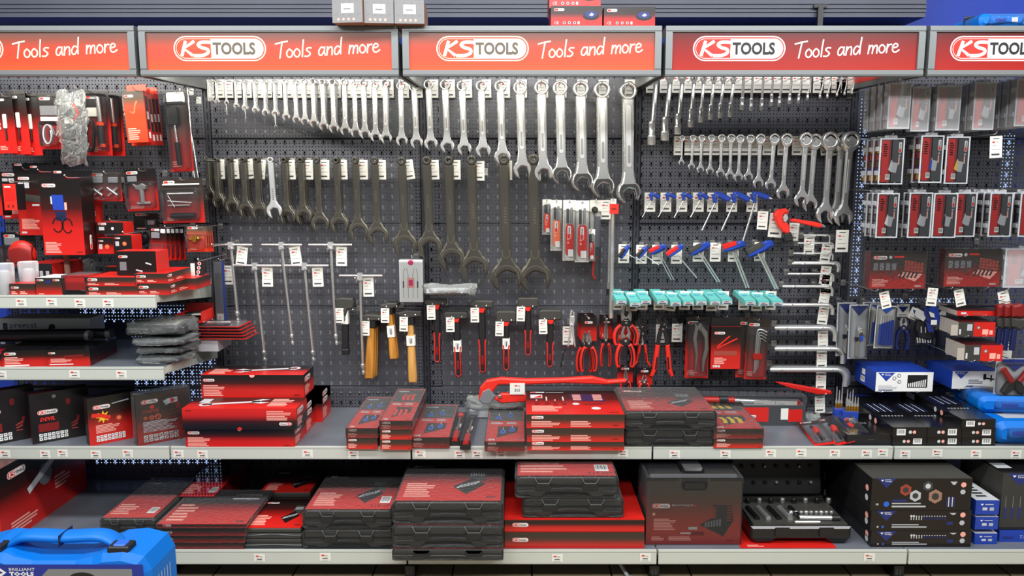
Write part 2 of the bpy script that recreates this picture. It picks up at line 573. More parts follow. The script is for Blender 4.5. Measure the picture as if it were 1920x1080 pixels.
class MB:
    def __init__(s, X=None):
        s.v, s.f, s.m, s.s, s.u, s.names, s.X = [], [], [], [], [], [], X

    def mi(s, mat):
        if mat not in s.names:
            s.names.append(mat)
        return s.names.index(mat)

    def face(s, pts, mat, smooth=False, uv=None):
        b = len(s.v)
        s.v += [(s.X @ Vector(p)) if s.X else Vector(p) for p in pts]
        s.f.append(tuple(range(b, b + len(pts))))
        s.m.append(s.mi(mat))
        s.s.append(smooth)
        s.u.append(uv)

    def grid(s, rows, mat, smooth=True, wrap=False, flip=False):
        """rows: list of equally long point lists"""
        b = len(s.v)
        n = len(rows[0])
        for r in rows:
            s.v += [(s.X @ Vector(p)) if s.X else Vector(p) for p in r]
        k = s.mi(mat)
        for i in range(len(rows) - 1):
            for j in range(n if wrap else n - 1):
                j2 = (j + 1) % n
                q = (b + i * n + j, b + i * n + j2, b + (i + 1) * n + j2, b + (i + 1) * n + j)
                s.f.append(q[::-1] if flip else q)
                s.m.append(k)
                s.s.append(smooth)
                s.u.append(None)

    def box(s, x0, x1, y0, y1, z0, z1, mat, sides=None, bev=0.0):
        """sides: material per face name (front, back, left, right, top, bottom)"""
        g = dict(front=mat, back=mat, left=mat, right=mat, top=mat, bottom=mat)
        g.update(sides or {})
        uv = [(0, 0), (1, 0), (1, 1), (0, 1)]
        q = dict(front=((x0, y0, z0), (x1, y0, z0), (x1, y0, z1), (x0, y0, z1)), back=((x1, y1, z0), (x0, y1, z0), (x0, y1, z1), (x1, y1, z1)),
                 left=((x0, y1, z0), (x0, y0, z0), (x0, y0, z1), (x0, y1, z1)), right=((x1, y0, z0), (x1, y1, z0), (x1, y1, z1), (x1, y0, z1)),
                 top=((x0, y0, z1), (x1, y0, z1), (x1, y1, z1), (x0, y1, z1)), bottom=((x0, y1, z0), (x1, y1, z0), (x1, y0, z0), (x0, y0, z0)))
        for k in q:
            if g[k]:
                s.face(q[k], g[k], uv=uv)

    def slab(s, poly, y0, y1, mat, bev=0.0, side=None, smooth=False):
        """outline in the x-z plane given real thickness; y0 faces the aisle"""
        p = ccw(poly)
        n = len(p)
        fr = inset(p, bev) if bev else p
        s.face([(x, y0, z) for x, z in fr], mat)
        s.face([(x, y1, z) for x, z in reversed(p)], mat)
        yb = y0 + bev
        if bev:
            for i in range(n):
                j = (i + 1) % n
                s.face([(fr[i][0], y0, fr[i][1]), (p[i][0], yb, p[i][1]), (p[j][0], yb, p[j][1]), (fr[j][0], y0, fr[j][1])], side or mat)
        for i in range(n):
            j = (i + 1) % n
            s.face([(p[i][0], yb, p[i][1]), (p[i][0], y1, p[i][1]), (p[j][0], y1, p[j][1]), (p[j][0], yb, p[j][1])], side or mat, smooth)

    def plate(s, poly, z0, z1, mat, bev=0.0, top=None):
        """outline in the x-y plane, thickness in z"""
        p = ccw(poly)
        n = len(p)
        fr = inset(p, bev) if bev else p
        s.face([(x, y, z1) for x, y in fr], top or mat)
        s.face([(x, y, z0) for x, y in reversed(p)], mat)
        zb = z1 - bev
        for i in range(n):
            j = (i + 1) % n
            if bev:
                s.face([(p[i][0], p[i][1], zb), (p[j][0], p[j][1], zb), (fr[j][0], fr[j][1], z1), (fr[i][0], fr[i][1], z1)], mat)
            s.face([(p[i][0], p[i][1], z0), (p[j][0], p[j][1], z0), (p[j][0], p[j][1], zb), (p[i][0], p[i][1], zb)], mat)

    def ring(s, cx, cz, r0, r1, y0, y1, mat, n=20, bev=0.0, inner=None):
        """flat ring with a hole, axis along y"""
        a = [2 * PI * i / n for i in range(n)]

        def loop(r, y):
            return [(cx + r * math.cos(t), y, cz + r * math.sin(t)) for t in a]
        b = bev
        s.grid([loop(r0, y0 + b), loop(r0 + b, y0), loop(r1 - b, y0), loop(r1, y0 + b), loop(r1, y1)], mat, smooth=True, wrap=True, flip=True)
        s.grid([loop(r0, y1), loop(r0, y0 + b)], inner or mat, smooth=True, wrap=True, flip=True)
        s.grid([loop(r1, y1), loop(r0, y1)], mat, smooth=False, wrap=True, flip=True)

    def tube(s, pts, r, mat, n=8, caps=True):
        pts = [Vector(p) for p in pts]
        rs = r if isinstance(r, (list, tuple)) else [r] * len(pts)
        rows = []
        t0 = (pts[1] - pts[0]).normalized()
        ref = Vector((0, 0, 1)) if abs(t0.z) < 0.9 else Vector((1, 0, 0))
        nrm = t0.cross(ref).normalized()
        for i, p in enumerate(pts):
            t = (pts[min(i + 1, len(pts) - 1)] - pts[max(i - 1, 0)]).normalized()
            nrm = (nrm - t * nrm.dot(t)).normalized()
            bi = t.cross(nrm)
            rows.append([p + nrm * rs[i] * math.cos(2 * PI * k / n) + bi * rs[i] * math.sin(2 * PI * k / n) for k in range(n)])
        s.grid(rows, mat, True, True)
        if caps:
            s.face(rows[0][::-1], mat)
            s.face(rows[-1], mat)

    def lathe(s, prof, o, mat, n=16, axis='z'):
        """prof: (radius, height) pairs from bottom to top"""
        o = Vector(o)
        rows = []
        for r, h in prof:
            row = []
            for k in range(n):
                a, b = r * math.cos(2 * PI * k / n), r * math.sin(2 * PI * k / n)
                row.append(o + (Vector((a, b, h)) if axis == 'z' else Vector((a, -h, b)) if axis == 'y' else Vector((h, a, b))))
            rows.append(row)
        s.grid(rows, mat, True, True)
        s.face(rows[0][::-1], mat)
        s.face(rows[-1], mat)

    def front(s, x0, x1, y, z0, z1):
        return Face(s, (x0, y, z0), (1, 0, 0), (0, 0, 1), x1 - x0, z1 - z0)

    def top(s, x0, x1, y0, y1, z):
        return Face(s, (x0, y0, z), (1, 0, 0), (0, 1, 0), x1 - x0, y1 - y0)

    def left(s, x, y0, y1, z0, z1):
        return Face(s, (x, y1, z0), (0, -1, 0), (0, 0, 1), y1 - y0, z1 - z0)

    def right(s, x, y0, y1, z0, z1):
        return Face(s, (x, y0, z0), (0, 1, 0), (0, 0, 1), y1 - y0, z1 - z0)

    def build(s, name, parent=None, loc=None, rot=None):
        me = bpy.data.meshes.new(name)
        me.from_pydata([tuple(v) for v in s.v], [], s.f)
        for n in s.names:
            me.materials.append(MATS[n])
        me.polygons.foreach_set('material_index', s.m)
        me.polygons.foreach_set('use_smooth', s.s)
        uvl = me.uv_layers.new(name='UVMap')
        flat = []
        for f, u in zip(s.f, s.u):
            flat += [c for q in (u or [(0.5, 0.5)] * len(f)) for c in q]
        uvl.data.foreach_set('uv', flat)
        me.update()
        o = bpy.data.objects.new(name, me)
        C.objects.link(o)
        if parent:
            o.parent = parent
        if loc is not None:
            o.location = loc
        if rot is not None:
            o.rotation_euler = rot
        return o


def tag(o, label, cat, group=None, kind=None):
    o['label'] = label
    o['category'] = cat
    if group:
        o['group'] = group
    if kind:
        o['kind'] = kind
    return o


def thing(name, label, cat, loc, rot=(0, 0, 0), group=None):
    o = bpy.data.objects.new(name, None)
    o.empty_display_size = 0.02
    C.objects.link(o)
    o.location = loc
    o.rotation_euler = rot
    return tag(o, label, cat, group)


def struct(mb, name, label=None):
    o = mb.build(name)
    o['kind'] = 'structure'
    if label:
        o['label'] = label
    return o


def dup(root, loc, rot=None, label=None, group=None, scale=None):
    r = root.copy()
    C.objects.link(r)
    r.location = loc
    if rot is not None:
        r.rotation_euler = rot
    if scale is not None:
        r.scale = (scale, scale, scale)
    if label:
        r['label'] = label
    if group:
        r['group'] = group
    for ch in list(root.children):
        c = ch.copy()
        C.objects.link(c)
        c.parent = r
        for g in list(ch.children):
            d = g.copy()
            C.objects.link(d)
            d.parent = c
    return r


ORD = ('first second third fourth fifth sixth seventh eighth ninth tenth eleventh twelfth thirteenth fourteenth fifteenth sixteenth seventeenth eighteenth nineteenth twentieth '
       'twenty-first twenty-second twenty-third twenty-fourth twenty-fifth twenty-sixth twenty-seventh twenty-eighth twenty-ninth thirtieth thirty-first thirty-second thirty-third').split()
# ================================================================== the setting
XB = [-2.5, -1.5, -0.5, 0.5, 1.5, 2.5]
b = MB(); b.box(-4.5, 4.5, -2.5, 4.2, -0.05, 0.0, 'floor_tiles'); struct(b, 'floor', 'brown stone floor tiles under the shelving')
b = MB(); b.box(-4.5, 4.5, 4.02, 4.12, 0, 3.45, 'navy_wall'); struct(b, 'wall_back', 'dark navy wall behind and above the shelving')
zs = at(900, 32, 3.8).z
xe = at(1736, 16, 3.8).x
b = MB()
b.slab([(-4.2, zs), (xe, zs), (xe, zs + 0.5), (-4.2, zs + 0.5)], 3.8, 4.02, 'soffit_grey')
for k, q in enumerate((8, 16, 23)):
    z = at(900, q, 3.8).z
    b.box(-4.2, xe, 3.792, 3.8, z, z + 0.006, 'soffit_grey')
struct(b, 'trim_1', 'grey ridged metal beam along the top of the wall')
for i, (x0, y0, x1, y1) in enumerate(((150, 572, 416, 604), (262, 604, 416, 872), (180, 860, 262, 872), (1592, 180, 1634, 556), (1872, 250, 1904, 352), (1630, 558, 1800, 568))):
    p, q = at(x0, y1, YB + 0.06), at(x1, y0, YB + 0.06)
    b = MB(); b.box(p.x, q.x, YB + 0.06, YB + 0.07, p.z, q.z, 'daylight', sides=dict(back='black', left='black', right='black', top='black', bottom='black'))
    o = struct(b, 'window_%d' % (i + 1), 'daylit window pane glowing through the pegboard holes')
# ------------------------------------------------------------------ pegboards, one per bay, of five steel panels
ZS = [2.23] + [at(900, y, YB).z for y in (260, 420, 575, 725)] + [0.06]
BAYTXT = ['behind the packs on the upper shelves', 'behind the dark spanners and sliding handles', 'behind the large chrome spanners and red hammers', 'behind the blue handled keys and ratchet spanners', 'behind the clear plastic cases']
for k in range(5):
    t = thing('pegboard', 'dark grey perforated steel pegboard ' + BAYTXT[k], 'pegboard', (0, 0, 0))
    for i in range(5):
        x0, x1, z0, z1 = XB[k] + 0.014, XB[k + 1] - 0.014, ZS[i + 1] + 0.0012, ZS[i] - 0.0012
        b = MB()
        e = 0.004
        b.face([(x0 + e, YB, z0 + e), (x1 - e, YB, z0 + e), (x1 - e, YB, z1 - e), (x0 + e, YB, z1 - e)], 'pegboard')
        lp = [(x0, z0), (x1, z0), (x1, z1), (x0, z1)]
        fr = [(x0 + e, z0 + e), (x1 - e, z0 + e), (x1 - e, z1 - e), (x0 + e, z1 - e)]
        for j in range(4):
            a, c = j, (j + 1) % 4
            b.face([(fr[a][0], YB, fr[a][1]), (lp[a][0], YB + e, lp[a][1]), (lp[c][0], YB + e, lp[c][1]), (fr[c][0], YB, fr[c][1])], 'post')
            b.face([(lp[a][0], YB + e, lp[a][1]), (lp[a][0], YB + 0.018, lp[a][1]), (lp[c][0], YB + 0.018, lp[c][1]), (lp[c][0], YB + e, lp[c][1])], 'post')
        b.build('panel', t)
    if k == 0:
        b = MB(); b.box(XB[k] + 0.016, XB[k + 1] - 0.016, YB + 0.05, YB + 0.054, at(300, 570, YB).z, 2.2, 'slot'); b.build('backing_sheet', t)
    if k == 4:
        b = MB(); b.box(at(1640, 400, YB).x, at(1868, 400, YB).x, YB + 0.05, YB + 0.054, at(300, 556, YB).z, 2.2, 'slot'); b.build('backing_sheet', t)
    if k in (1, 2, 3):
        b = MB(); b.box(XB[k] + 0.016, XB[k + 1] - 0.016, YB + 0.05, YB + 0.054, 0.06, 2.2, 'slot'); b.build('backing_sheet', t)
    if k in (1, 2):
        for ya, yb in ((306, 738), (150, 250)):
            b = MB(); b.box(XB[k] + 0.075, XB[k + 1] - 0.04, YB + 0.006, YB + 0.009, at(900, yb, YB).z, at(900, ya, YB).z, 'pale_backing'); b.build('backing_sheet', t)  # pale sheet added close behind the holes to make them show as light dots
# ------------------------------------------------------------------ uprights
for k, x in enumerate(XB):
    b = MB()
    bl = 'blue' if k == 0 else 'post'
    b.box(x - 0.0125, x + 0.0125, YB + 0.001, YB + 0.055, 0, 2.24, bl)
    F = b.front(x - 0.0125, x + 0.0125, YB + 0.001, 0, 2.24)
    for i in range(43):
        F.rect(0.0095, 0.05 + i * 0.05, 0.0155, 0.082 + i * 0.05, 'slot')
    o = b.build('upright_post')
    tag(o, ['blue slotted steel upright at the end of the run beside the packs', 'dark slotted upright between the pack bay and the sliding handles', 'dark slotted upright behind the wooden hammers', 'dark slotted upright beside the blue handled keys', 'dark slotted upright beside the silver angled keys', 'dark slotted upright beyond the clear plastic cases'][k], 'upright', 'uprights of the shelving run')
    f = MB()
    f.box(x - 0.02, x + 0.02, 3.0, YB + 0.05, 0.0, 0.06, 'black')
    F = f.front(x - 0.02, x + 0.02, 3.0, 0, 0.06)
    F.rect(0.009, 0.02, 0.015, 0.05, 'dark_grey'); F.rect(0.023, 0.02, 0.029, 0.05, 'dark_grey')
    f.build('foot', o)
# ------------------------------------------------------------------ shelves
tk = MB()
F = tk.front(-0.022, 0.022, 0, -0.017, 0.018)
F.ticket(0, 0, 0.044)
ticket0 = None


def shelf(name, label, x0, x1, yf, z, ticks, pyt, group, rail=0.05):
    global ticket0
    t = thing(name, label, 'shelf', ((x0 + x1) / 2, YB, z), (0, 0, 0), group)
    X = (x0 + x1) / 2
    b = MB(Matrix.Translation((-X, -YB, -z)))
    b.box(x0, x1, yf + 0.012, YB - 0.004, z - 0.028, z, 'shelf_deck', sides=dict(bottom='dark_grey', left='shelf_edge', right='shelf_edge'))
    b.build('deck', t)
    b = MB(Matrix.Translation((-X, -YB, -z)))
    b.box(x0, x1, yf, yf + 0.011, z - rail, z + 0.003, 'shelf_edge')
    F = b.front(x0, x1, yf, z - rail, z + 0.003)
    F.rect(0, rail - 0.006, x1 - x0, rail - 0.0045, 'mid_grey'); F.rect(0, 0.003, x1 - x0, 0.004, 'mid_grey')
    rail_o = b.build('price_rail', t)
    for xs in (x0 + 0.004, x1 - 0.008):
        b = MB(Matrix.Translation((-X, -YB, -z)) @ Matrix(((0, 1, 0, 0), (1, 0, 0, 0), (0, 0, 1, 0), (0, 0, 0, 1))))
        b.slab([(yf + 0.02, z - 0.03), (YB - 0.004, z - 0.09), (YB - 0.004, z - 0.029), (yf + 0.02, z - 0.029)], xs, xs + 0.004, 'shelf_edge')
        b.build('bracket', t)
    for px in ticks:
        p = at(px, pyt, yf)
        if ticket0 is None:
            o = ticket0 = tk.build('price_ticket')
        else:
            o = ticket0.copy(); C.objects.link(o)
        o.parent = rail_o
        o.location = (p.x - X, yf - 0.0006 - YB, -0.026 + random.uniform(-0.004, 0.003))


g = 'shelves at bench height with price rails'
TK = [(10, 85, 118, 180, 240), (335, 380, 577, 663), (788, 862, 895, 940, 1168), (1265, 1360, 1445, 1502, 1565, 1625, 1655), (1697, 1757, 1830, 1905)]
TX = ['holding the upright black and red boxes', 'holding the tall stack of long red boxes', 'holding blister sets and flat red boxes', 'holding the black cases and long tubes', 'holding the black flat boxes and blue bags']
for k in range(5):
    shelf('shelf', 'grey steel shelf with pale price rail, ' + TX[k], XB[k] + 0.004, XB[k + 1] - 0.004, YM, ZM, TK[k], 851, g)
TK = [(), (320, 487, 610), (1045, 1210), (1630,), ()]
TX = ['behind the blue case on the floor', 'carrying shrink-wrapped black cases', 'carrying the tallest wrapped case stack', 'carrying the open socket case', 'carrying the small blue boxes']
for k in range(5):
    shelf('base_shelf', 'lowest grey steel shelf near the floor, ' + TX[k], XB[k] + 0.004, XB[k + 1] - 0.004, YL, ZL, TK[k], 1047, 'lowest shelves near the floor', 0.055)
shelf('shelf', 'upper short shelf with small red boxes piled on it', XB[0] + 0.004, XB[1] - 0.02, YM, ZU1, (40, 97, 150, 203), 566, 'upper shelves of the pack bay')
shelf('shelf', 'short shelf below it with clear bags and dark tubes', XB[0] + 0.004, XB[1] - 0.006, YM, ZU2, (3, 140, 228), 700, 'upper shelves of the pack bay')

# ------------------------------------------------------------------ header signs
GLY = {
    'T': ([[(0.0, 1.7), (0.7, 1.86), (1.5, 1.95)], [(0.85, 1.9), (0.66, 0.9), (0.5, 0.0)]], 1.35),
    'o': ([smooth([(0.35, 1.0), (0.05, 0.7), (0.05, 0.25), (0.35, 0.0), (0.68, 0.25), (0.7, 0.7), (0.38, 1.0)], 3)], 0.92),
    'l': ([[(0.3, 2.0), (0.16, 1.0), (0.1, 0.0)]], 0.5),
    's': ([smooth([(0.72, 0.98), (0.35, 1.02), (0.12, 0.8), (0.4, 0.55), (0.6, 0.3), (0.3, 0.02), (-0.1, 0.05)], 3)], 0.85),
    'a': ([smooth([(0.75, 0.85), (0.4, 1.0), (0.08, 0.6), (0.1, 0.12), (0.4, 0.05), (0.7, 0.5)], 3), [(0.8, 0.98), (0.74, 0.4), (0.84, 0.02)]], 1.02),
    'n': ([[(0.12, 1.0), (0.02, 0.0)], smooth([(0.06, 0.45), (0.35, 0.9), (0.66, 0.92), (0.7, 0.5), (0.66, 0.0)], 3)], 0.92),
    'd': ([smooth([(0.75, 0.85), (0.4, 1.0), (0.08, 0.6), (0.1, 0.12), (0.4, 0.05), (0.72, 0.5)], 3), [(0.98, 2.0), (0.84, 0.9), (0.8, 0.05)]], 1.1),
    'm': ([[(0.12, 1.0), (0.0, 0.0)], smooth([(0.05, 0.45), (0.3, 0.9), (0.54, 0.9), (0.56, 0.5), (0.5, 0.0)], 3), smooth([(0.56, 0.45), (0.8, 0.9), (1.05, 0.9), (1.08, 0.5), (1.05, 0.0)], 3)], 1.32),
    'r': ([[(0.12, 1.0), (0.02, 0.0)], smooth([(0.06, 0.5), (0.3, 0.92), (0.62, 0.95)], 3)], 0.72),
    'e': ([smooth([(0.06, 0.5), (0.62, 0.66), (0.58, 0.95), (0.28, 1.0), (0.03, 0.6), (0.12, 0.1), (0.5, 0.02), (0.85, 0.25)], 3)], 0.9),
    ' ': ([], 0.75)}


def handwriting(F, txt, x, y, wd, rise, mat, l):
    tot = sum(GLY[c][1] for c in txt)
    k = wd / tot
    cx = 0
    for c in txt:
        for si, st in enumerate(GLY[c][0]):
            F.stroke([(x + (cx + a) * k, y + b2 * k + (cx + a) / tot * rise) for a, b2 in st], 0.17 * k, mat, l + 0.5 * si)
        cx += GLY[c][1]


zarm = at(383, 167, YB - 0.02).z
HL = ['partly cut off, over the hanging packs', 'over the small chrome combination spanners', 'with cartons on top, over the large chrome spanners', 'over the row of socket spanners, its light off', 'over the clear plastic cases, partly cut off']
for k in range(5):
    x0, x1 = XB[k] + 0.004, XB[k + 1] - 0.012
    lit = k < 3
    t = thing('header_sign', ('lit orange' if lit else 'unlit red') + ' header sign ' + HL[k], 'sign', (x0, YH, ZH0), (0, 0, 0), 'header signs along the shelving top')
    W, H = x1 - x0, ZH1 - ZH0
    fr = MB()
    e, br = 0.022, 0.004
    for (a, c, p, q) in ((0, W, 0, e), (0, W, H - e, H), (0, e * 1.15, e, H - e), (W - e * 1.15, W, e, H - e)):
        fr.box(a, c, 0, 0.03, p, q, 'alu')
        fr.box(a + 0.0, c, -0.003, 0, p + 0.004, q - 0.004, 'alu')
    fr.build('frame', t)
    hs = MB(); hs.box(0.004, W - 0.004, 0.03, 0.2, H - 0.01, H, 'alu'); hs.box(0.004, W - 0.004, 0.014, 0.03, 0.01, H - 0.01, 'alu'); hs.build('housing', t)
    pn = MB()
    px0, px1, pz0, pz1 = e, W - e, e, H - e
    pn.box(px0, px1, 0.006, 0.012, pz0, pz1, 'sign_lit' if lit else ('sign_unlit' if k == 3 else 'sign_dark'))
    F = pn.front(0, W, 0.006, 0, H)
    lx = (0.128, 0.128, 0.128, 0.105, 0.084)[k]
    F.logo(lx, 0.056, 0.352, 1, lit=lit, detail=2)
    handwriting(F, 'Tools and more', lx + 0.388, 0.066, 0.398, 0.024, 'sign_white' if lit else 'white', 2)
    pn.build('sign_panel', t)
    for xa in (0.0, W - 0.012):
        ar = MB()
        ar.slab([(YH + 0.03, ZH0 + 0.002), (YB - 0.004, zarm), (YB - 0.004, zarm + 0.13), (YH + 0.03, ZH0 + 0.13)], 0, 0.012, 'alu')
        if k == 3 and xa > 0.0:
            ar.slab([(YH + 0.05, ZH0 + 0.025), (YB - 0.02, zarm + 0.022), (YB - 0.02, zarm + 0.125), (YH + 0.05, ZH0 + 0.125)], -0.002, 0, 'red_bright')
        o = ar.build('bracket_arm', t)
        # slab was drawn in (depth, height): swap axes so that it runs from the sign back to the upright
        o.matrix_local = Matrix(((0, 1, 0, xa), (1, 0, 0, -YH), (0, 0, 1, -ZH0), (0, 0, 0, 1)))
# ================================================================== tools on the pegboards
class PX:
    """local metres from photo pixels, for a thing hung at depth Y with its origin at pixel (ax, ay)"""

    def __init__(s, ax, ay, Y):
        s.ax, s.ay, s.Y, s.o = ax, ay, Y, at(ax, ay, Y)
        s.s = mpp(Y, ay)

    def q(s, x, y):
        return ((x - s.ax) * s.s, -(y - s.ay) * s.s)

    def l(s, pts):
        return [s.q(*p) for p in pts]


# ---- peg hooks with price cards
cw, chh = 0.05, 0.088
b = MB()
b.box(-cw / 2, cw / 2, -0.0005, 0.0005, -chh, 0, 'card')
F = b.front(-cw / 2, cw / 2, -0.0005, -chh, 0)
F.rect(cw * 0.25, chh * 0.86, cw * 0.75, chh * 0.9, 'dark_grey', 1)
F.logo(cw * 0.14, chh * 0.68, cw * 0.62, 1, detail=0)
F.rect(cw * 0.2, chh * 0.56, cw * 0.5, chh * 0.58, 'mid_grey'); F.rect(cw * 0.14, chh * 0.38, cw * 0.86, chh * 0.4, 'mid_grey')
F.rect(cw * 0.14, chh * 0.12, cw * 0.8, chh * 0.2, 'dark_grey')
CARD = b.build('price_card'); card_me = CARD.data; bpy.data.objects.remove(CARD)
prongs = {}


def prong_mesh(ln):
    k = round(ln, 2)
    if k not in prongs:
        m = MB()
        m.box(-0.012, 0.012, k - 0.003, k, -0.022, 0.008, 'steel')
        m.tube([(0, k, 0), (0, 0.02, 0), (0, 0.004, 0.004), (0, -0.004, 0.011)], 0.0023, 'chrome', 6)
        o = m.build('prong'); prongs[k] = o.data; bpy.data.objects.remove(o)
    return prongs[k]


def hook(px, py, Y, label, card=None, cardY=None, rot=0.0, sc=1.0, group='peg hooks with price cards', fold=0.0):
    """a steel prong through pixel (px, py) from the board out to depth Y; card = pixel of the card's top middle"""
    p = at(px, py, Y)
    t = thing('peg_hook', label, 'hook', p, (0, 0, 0), group)
    ln = YB - Y - 0.001
    o = bpy.data.objects.new('prong', prong_mesh(ln)); C.objects.link(o); o.parent = t
    if card:
        q = at(card[0], card[1], cardY or (YB - 0.03))
        o = bpy.data.objects.new('price_card', card_me); C.objects.link(o); o.parent = t
        o.location = q - p
        o.rotation_euler = (0, R(rot), R(fold))
        o.scale = (sc, 1, sc)
    return t


# ---- spanners
def jaw(w, Lz, Rr, gap, tilt, up=0.0):
    """outline of shaft plus open jaw: shaft top at z=up, jaw tips at about z=-Lz"""
    zc = -(Lz - 0.88 * Rr)
    ha = math.asin(gap / 2 / Rr)
    d = R(-90 + tilt)
    pr = []
    a0, a1 = R(52), d + ha
    for i in range(9):
        a = a0 + (a1 - a0) * i / 8
        k = 1.0 if i < 8 else 1.04
        pr.append((Rr * k * math.cos(a), zc + Rr * k * math.sin(a)))
    inn = Vector((-math.cos(d), -math.sin(d)))
    sd = Vector((math.sin(d), -math.cos(d)))
    tr, tl = Vector(pr[-1]), None
    pl = []
    a0, a1 = R(128) - 2 * PI, d - ha
    for i in range(9):
        a = a0 + (a1 - a0) * i / 8
        k = 1.0 if i < 8 else 1.04
        pl.append((Rr * k * math.cos(a), zc + Rr * k * math.sin(a)))
    tl = Vector(pl[-1])
    dep = Rr * 0.98
    br, bl = tr + inn * dep, tl + inn * dep
    mid = (br + bl) / 2
    arc = [tuple(br), tuple(br * 0.72 + bl * 0.28 + inn * gap * 0.2), tuple(mid + inn * gap * 0.27), tuple(br * 0.28 + bl * 0.72 + inn * gap * 0.2), tuple(bl)]
    zn = zc + Rr * 1.5
    right = [(w / 2, up), (w / 2 * 0.93, zn + Rr * 0.3), (w / 2 * 1.08, zn - Rr * 0.25)] + pr
    left = [(-w / 2, up), (-w / 2 * 0.93, zn + Rr * 0.3), (-w / 2 * 1.08, zn - Rr * 0.25)] + pl
    return right + arc + left[::-1], zc


def combination(rr, w, hr, seg=1, dark_jaw=False):
    m = MB()
    t = 0.038
    ol, zc = jaw(w, 1.0, hr, hr * 1.02, 14, up=-rr * 0.84)
    m.slab(ol, -t / 2, t / 2, 'chrome', 0.012)
    m.ring(0, 0, rr * 0.66, rr, -t * 0.72, t * 0.72, 'chrome', 18, 0.008, 'steel')
    # raised panel along the shaft
    m.slab(rrect(-w * 0.24, zc + hr * 2.1, w * 0.24, -rr * 1.5, w * 0.2), -t / 2 - 0.006, -t / 2, 'chrome_satin', 0.004)
    m.slab(rrect(-w * 0.12, zc + hr * 2.5, w * 0.12, zc + hr * 2.5 + 0.16, w * 0.1, 3), -t / 2 - 0.008, -t / 2 - 0.006, 'steel')
    if dark_jaw:
        F = Face(m, (0, -t / 2 - 0.002, 0), (1, 0, 0), (0, 0, 1), 1, 1)
        q = [p for p in jaw(w * 0.7, 0.985, hr * 0.86, hr * 1.1, 14, up=zc + hr * 0.9)[0]]
        F.poly([(x, z) for x, z in q if z < zc + hr * 0.75], 'jaw_dark', 3)
    o = m.build('combination_spanner')
    d = o.data
    bpy.data.objects.remove(o)
    return d


CMB = {'s': combination(0.062, 0.075, 0.105), 'm': combination(0.072, 0.092, 0.1), 'l': combination(0.08, 0.098, 0.105), 'x': combination(0.08, 0.1, 0.105, dark_jaw=True)}


def put(me, name, label, cat, group, loc, sc, rot=(0, 0, 0)):
    o = bpy.data.objects.new(name, me)
    C.objects.link(o)
    o.location, o.scale, o.rotation_euler = loc, (sc, sc, sc), rot
    return tag(o, label, cat, group)


YA = YB - 0.13
ROWA = [(391, 150, 187, 2), (404, 150, 191, 1), (423, 150, 193, 0), (440, 150, 199, 1), (456, 150, 203, 2), (476, 150, 207, 2), (495, 150, 212, 2), (513, 150, 214, 2), (533, 150, 220, 1), (552, 151, 225, 1),
        (569, 150, 228, 1), (586, 149, 232, 3), (604, 150, 238, 3), (623, 150, 242, 3), (645, 150, 246, 1), (664, 154, 250, 0), (681, 151, 253, 1), (702, 156, 258, 0), (722, 151, 261, 2), (751, 156, 266, 0),
        (776, 158, 270, 0), (803, 153, 272, 0), (834, 153, 277, 1), (866, 155, 282, 0), (902, 155, 286, 1), (938, 155, 298, 1), (975, 157, 323, 0), (1015, 156, 329, 1), (1050, 157, 333, 0), (1089, 158, 346, 1), (1129, 159, 357, 1), (1178, 161, 368, 1)]
for i, (x, y0, y1, nb) in enumerate(ROWA):
    k = 's' if i < 8 else 'm' if i < 20 else 'l' if i < 28 else 'x'
    L = (y1 - y0) * mpp(YA, 200)
    g = 'chrome combination spanners under the signs'
    tilt = (random.uniform(-0.5, 0.5) if i < 20 else -1.6 - 0.1 * (i % 3))
    for j in range(nb, -1, -1):
        p = at(x, y0, YA)
        lb = '%s chrome combination spanner under the signs, counted from the smallest' % ORD[i] if j == 0 else '%s spanner hanging behind the %s chrome combination spanner from the smallest' % (ORD[j - 1], ORD[i])
        put(CMB[k], 'combination_spanner', lb, 'spanner', g, p + Vector((0, 0.0 + j * (0.012 + L * 0.03), -L * 0.045)), L, (0, R(tilt + j * 0.6), 0))
    dx = 6 if i < 21 else (9 if i < 26 else 3)
    hook(x, y0 - 1, YA - 0.02, 'peg hook and price card of the %s chrome combination spanner from the smallest' % ORD[i], (x + dx, 149), rot=random.uniform(-1.5, 1.5), group='hooks of the chrome spanner row', sc=0.93)
for i, (x, y0, y1) in enumerate(((424, 196, 216), (459, 203, 223), (515, 214, 238))):
    L = (y1 - y0) * mpp(YA, 200)
    put(CMB['s'], 'combination_spanner', '%s tiny chrome spanner dangling from the jaw of a spanner above' % ('shortest', 'middle', 'longest')[i], 'spanner', 'dangling tiny spanners', at(x, y0, YA - 0.01), L, (0, R(-3), 0))


# ---- dark single-ended spanners
def construction(hr, w):
    m = MB()
    t = 0.055
    ol, zc = jaw(w, 1.0, hr, hr * 1.1, 10, up=-w * 0.45)
    m.slab(ol, -t / 2, t / 2, 'phosphate', 0.014, side='phosphate_edge')
    m.ring(0, 0, w * 0.17, w * 0.52, -t / 2, t / 2, 'phosphate', 16, 0.004, 'black')
    F = Face(m, (0, -t / 2, 0), (1, 0, 0), (0, 0, 1), 1, 1)
    F.poly(rib([(hr * 0.76 * math.cos(R(a)), zc + hr * 0.76 * math.sin(R(a))) for a in range(-10, 181, 14)], hr * 0.09), 'phosphate_edge', 2)
    F.poly(rib([(-w * 0.36, zc + hr * 1.75), (-w * 0.3, zc + hr * 1.35), (0, zc + hr * 1.2), (w * 0.3, zc + hr * 1.35), (w * 0.36, zc + hr * 1.75)], w * 0.1), 'phosphate_edge', 2)
    for z in range(6):
        F.poly(rib([(-w * 0.12, -0.36 - z * 0.022), (w * 0.14, -0.366 - z * 0.022)], 0.009), 'phosphate_edge', 2)
    o = m.build('open_spanner')
    d = o.data
    bpy.data.objects.remove(o)
    return d


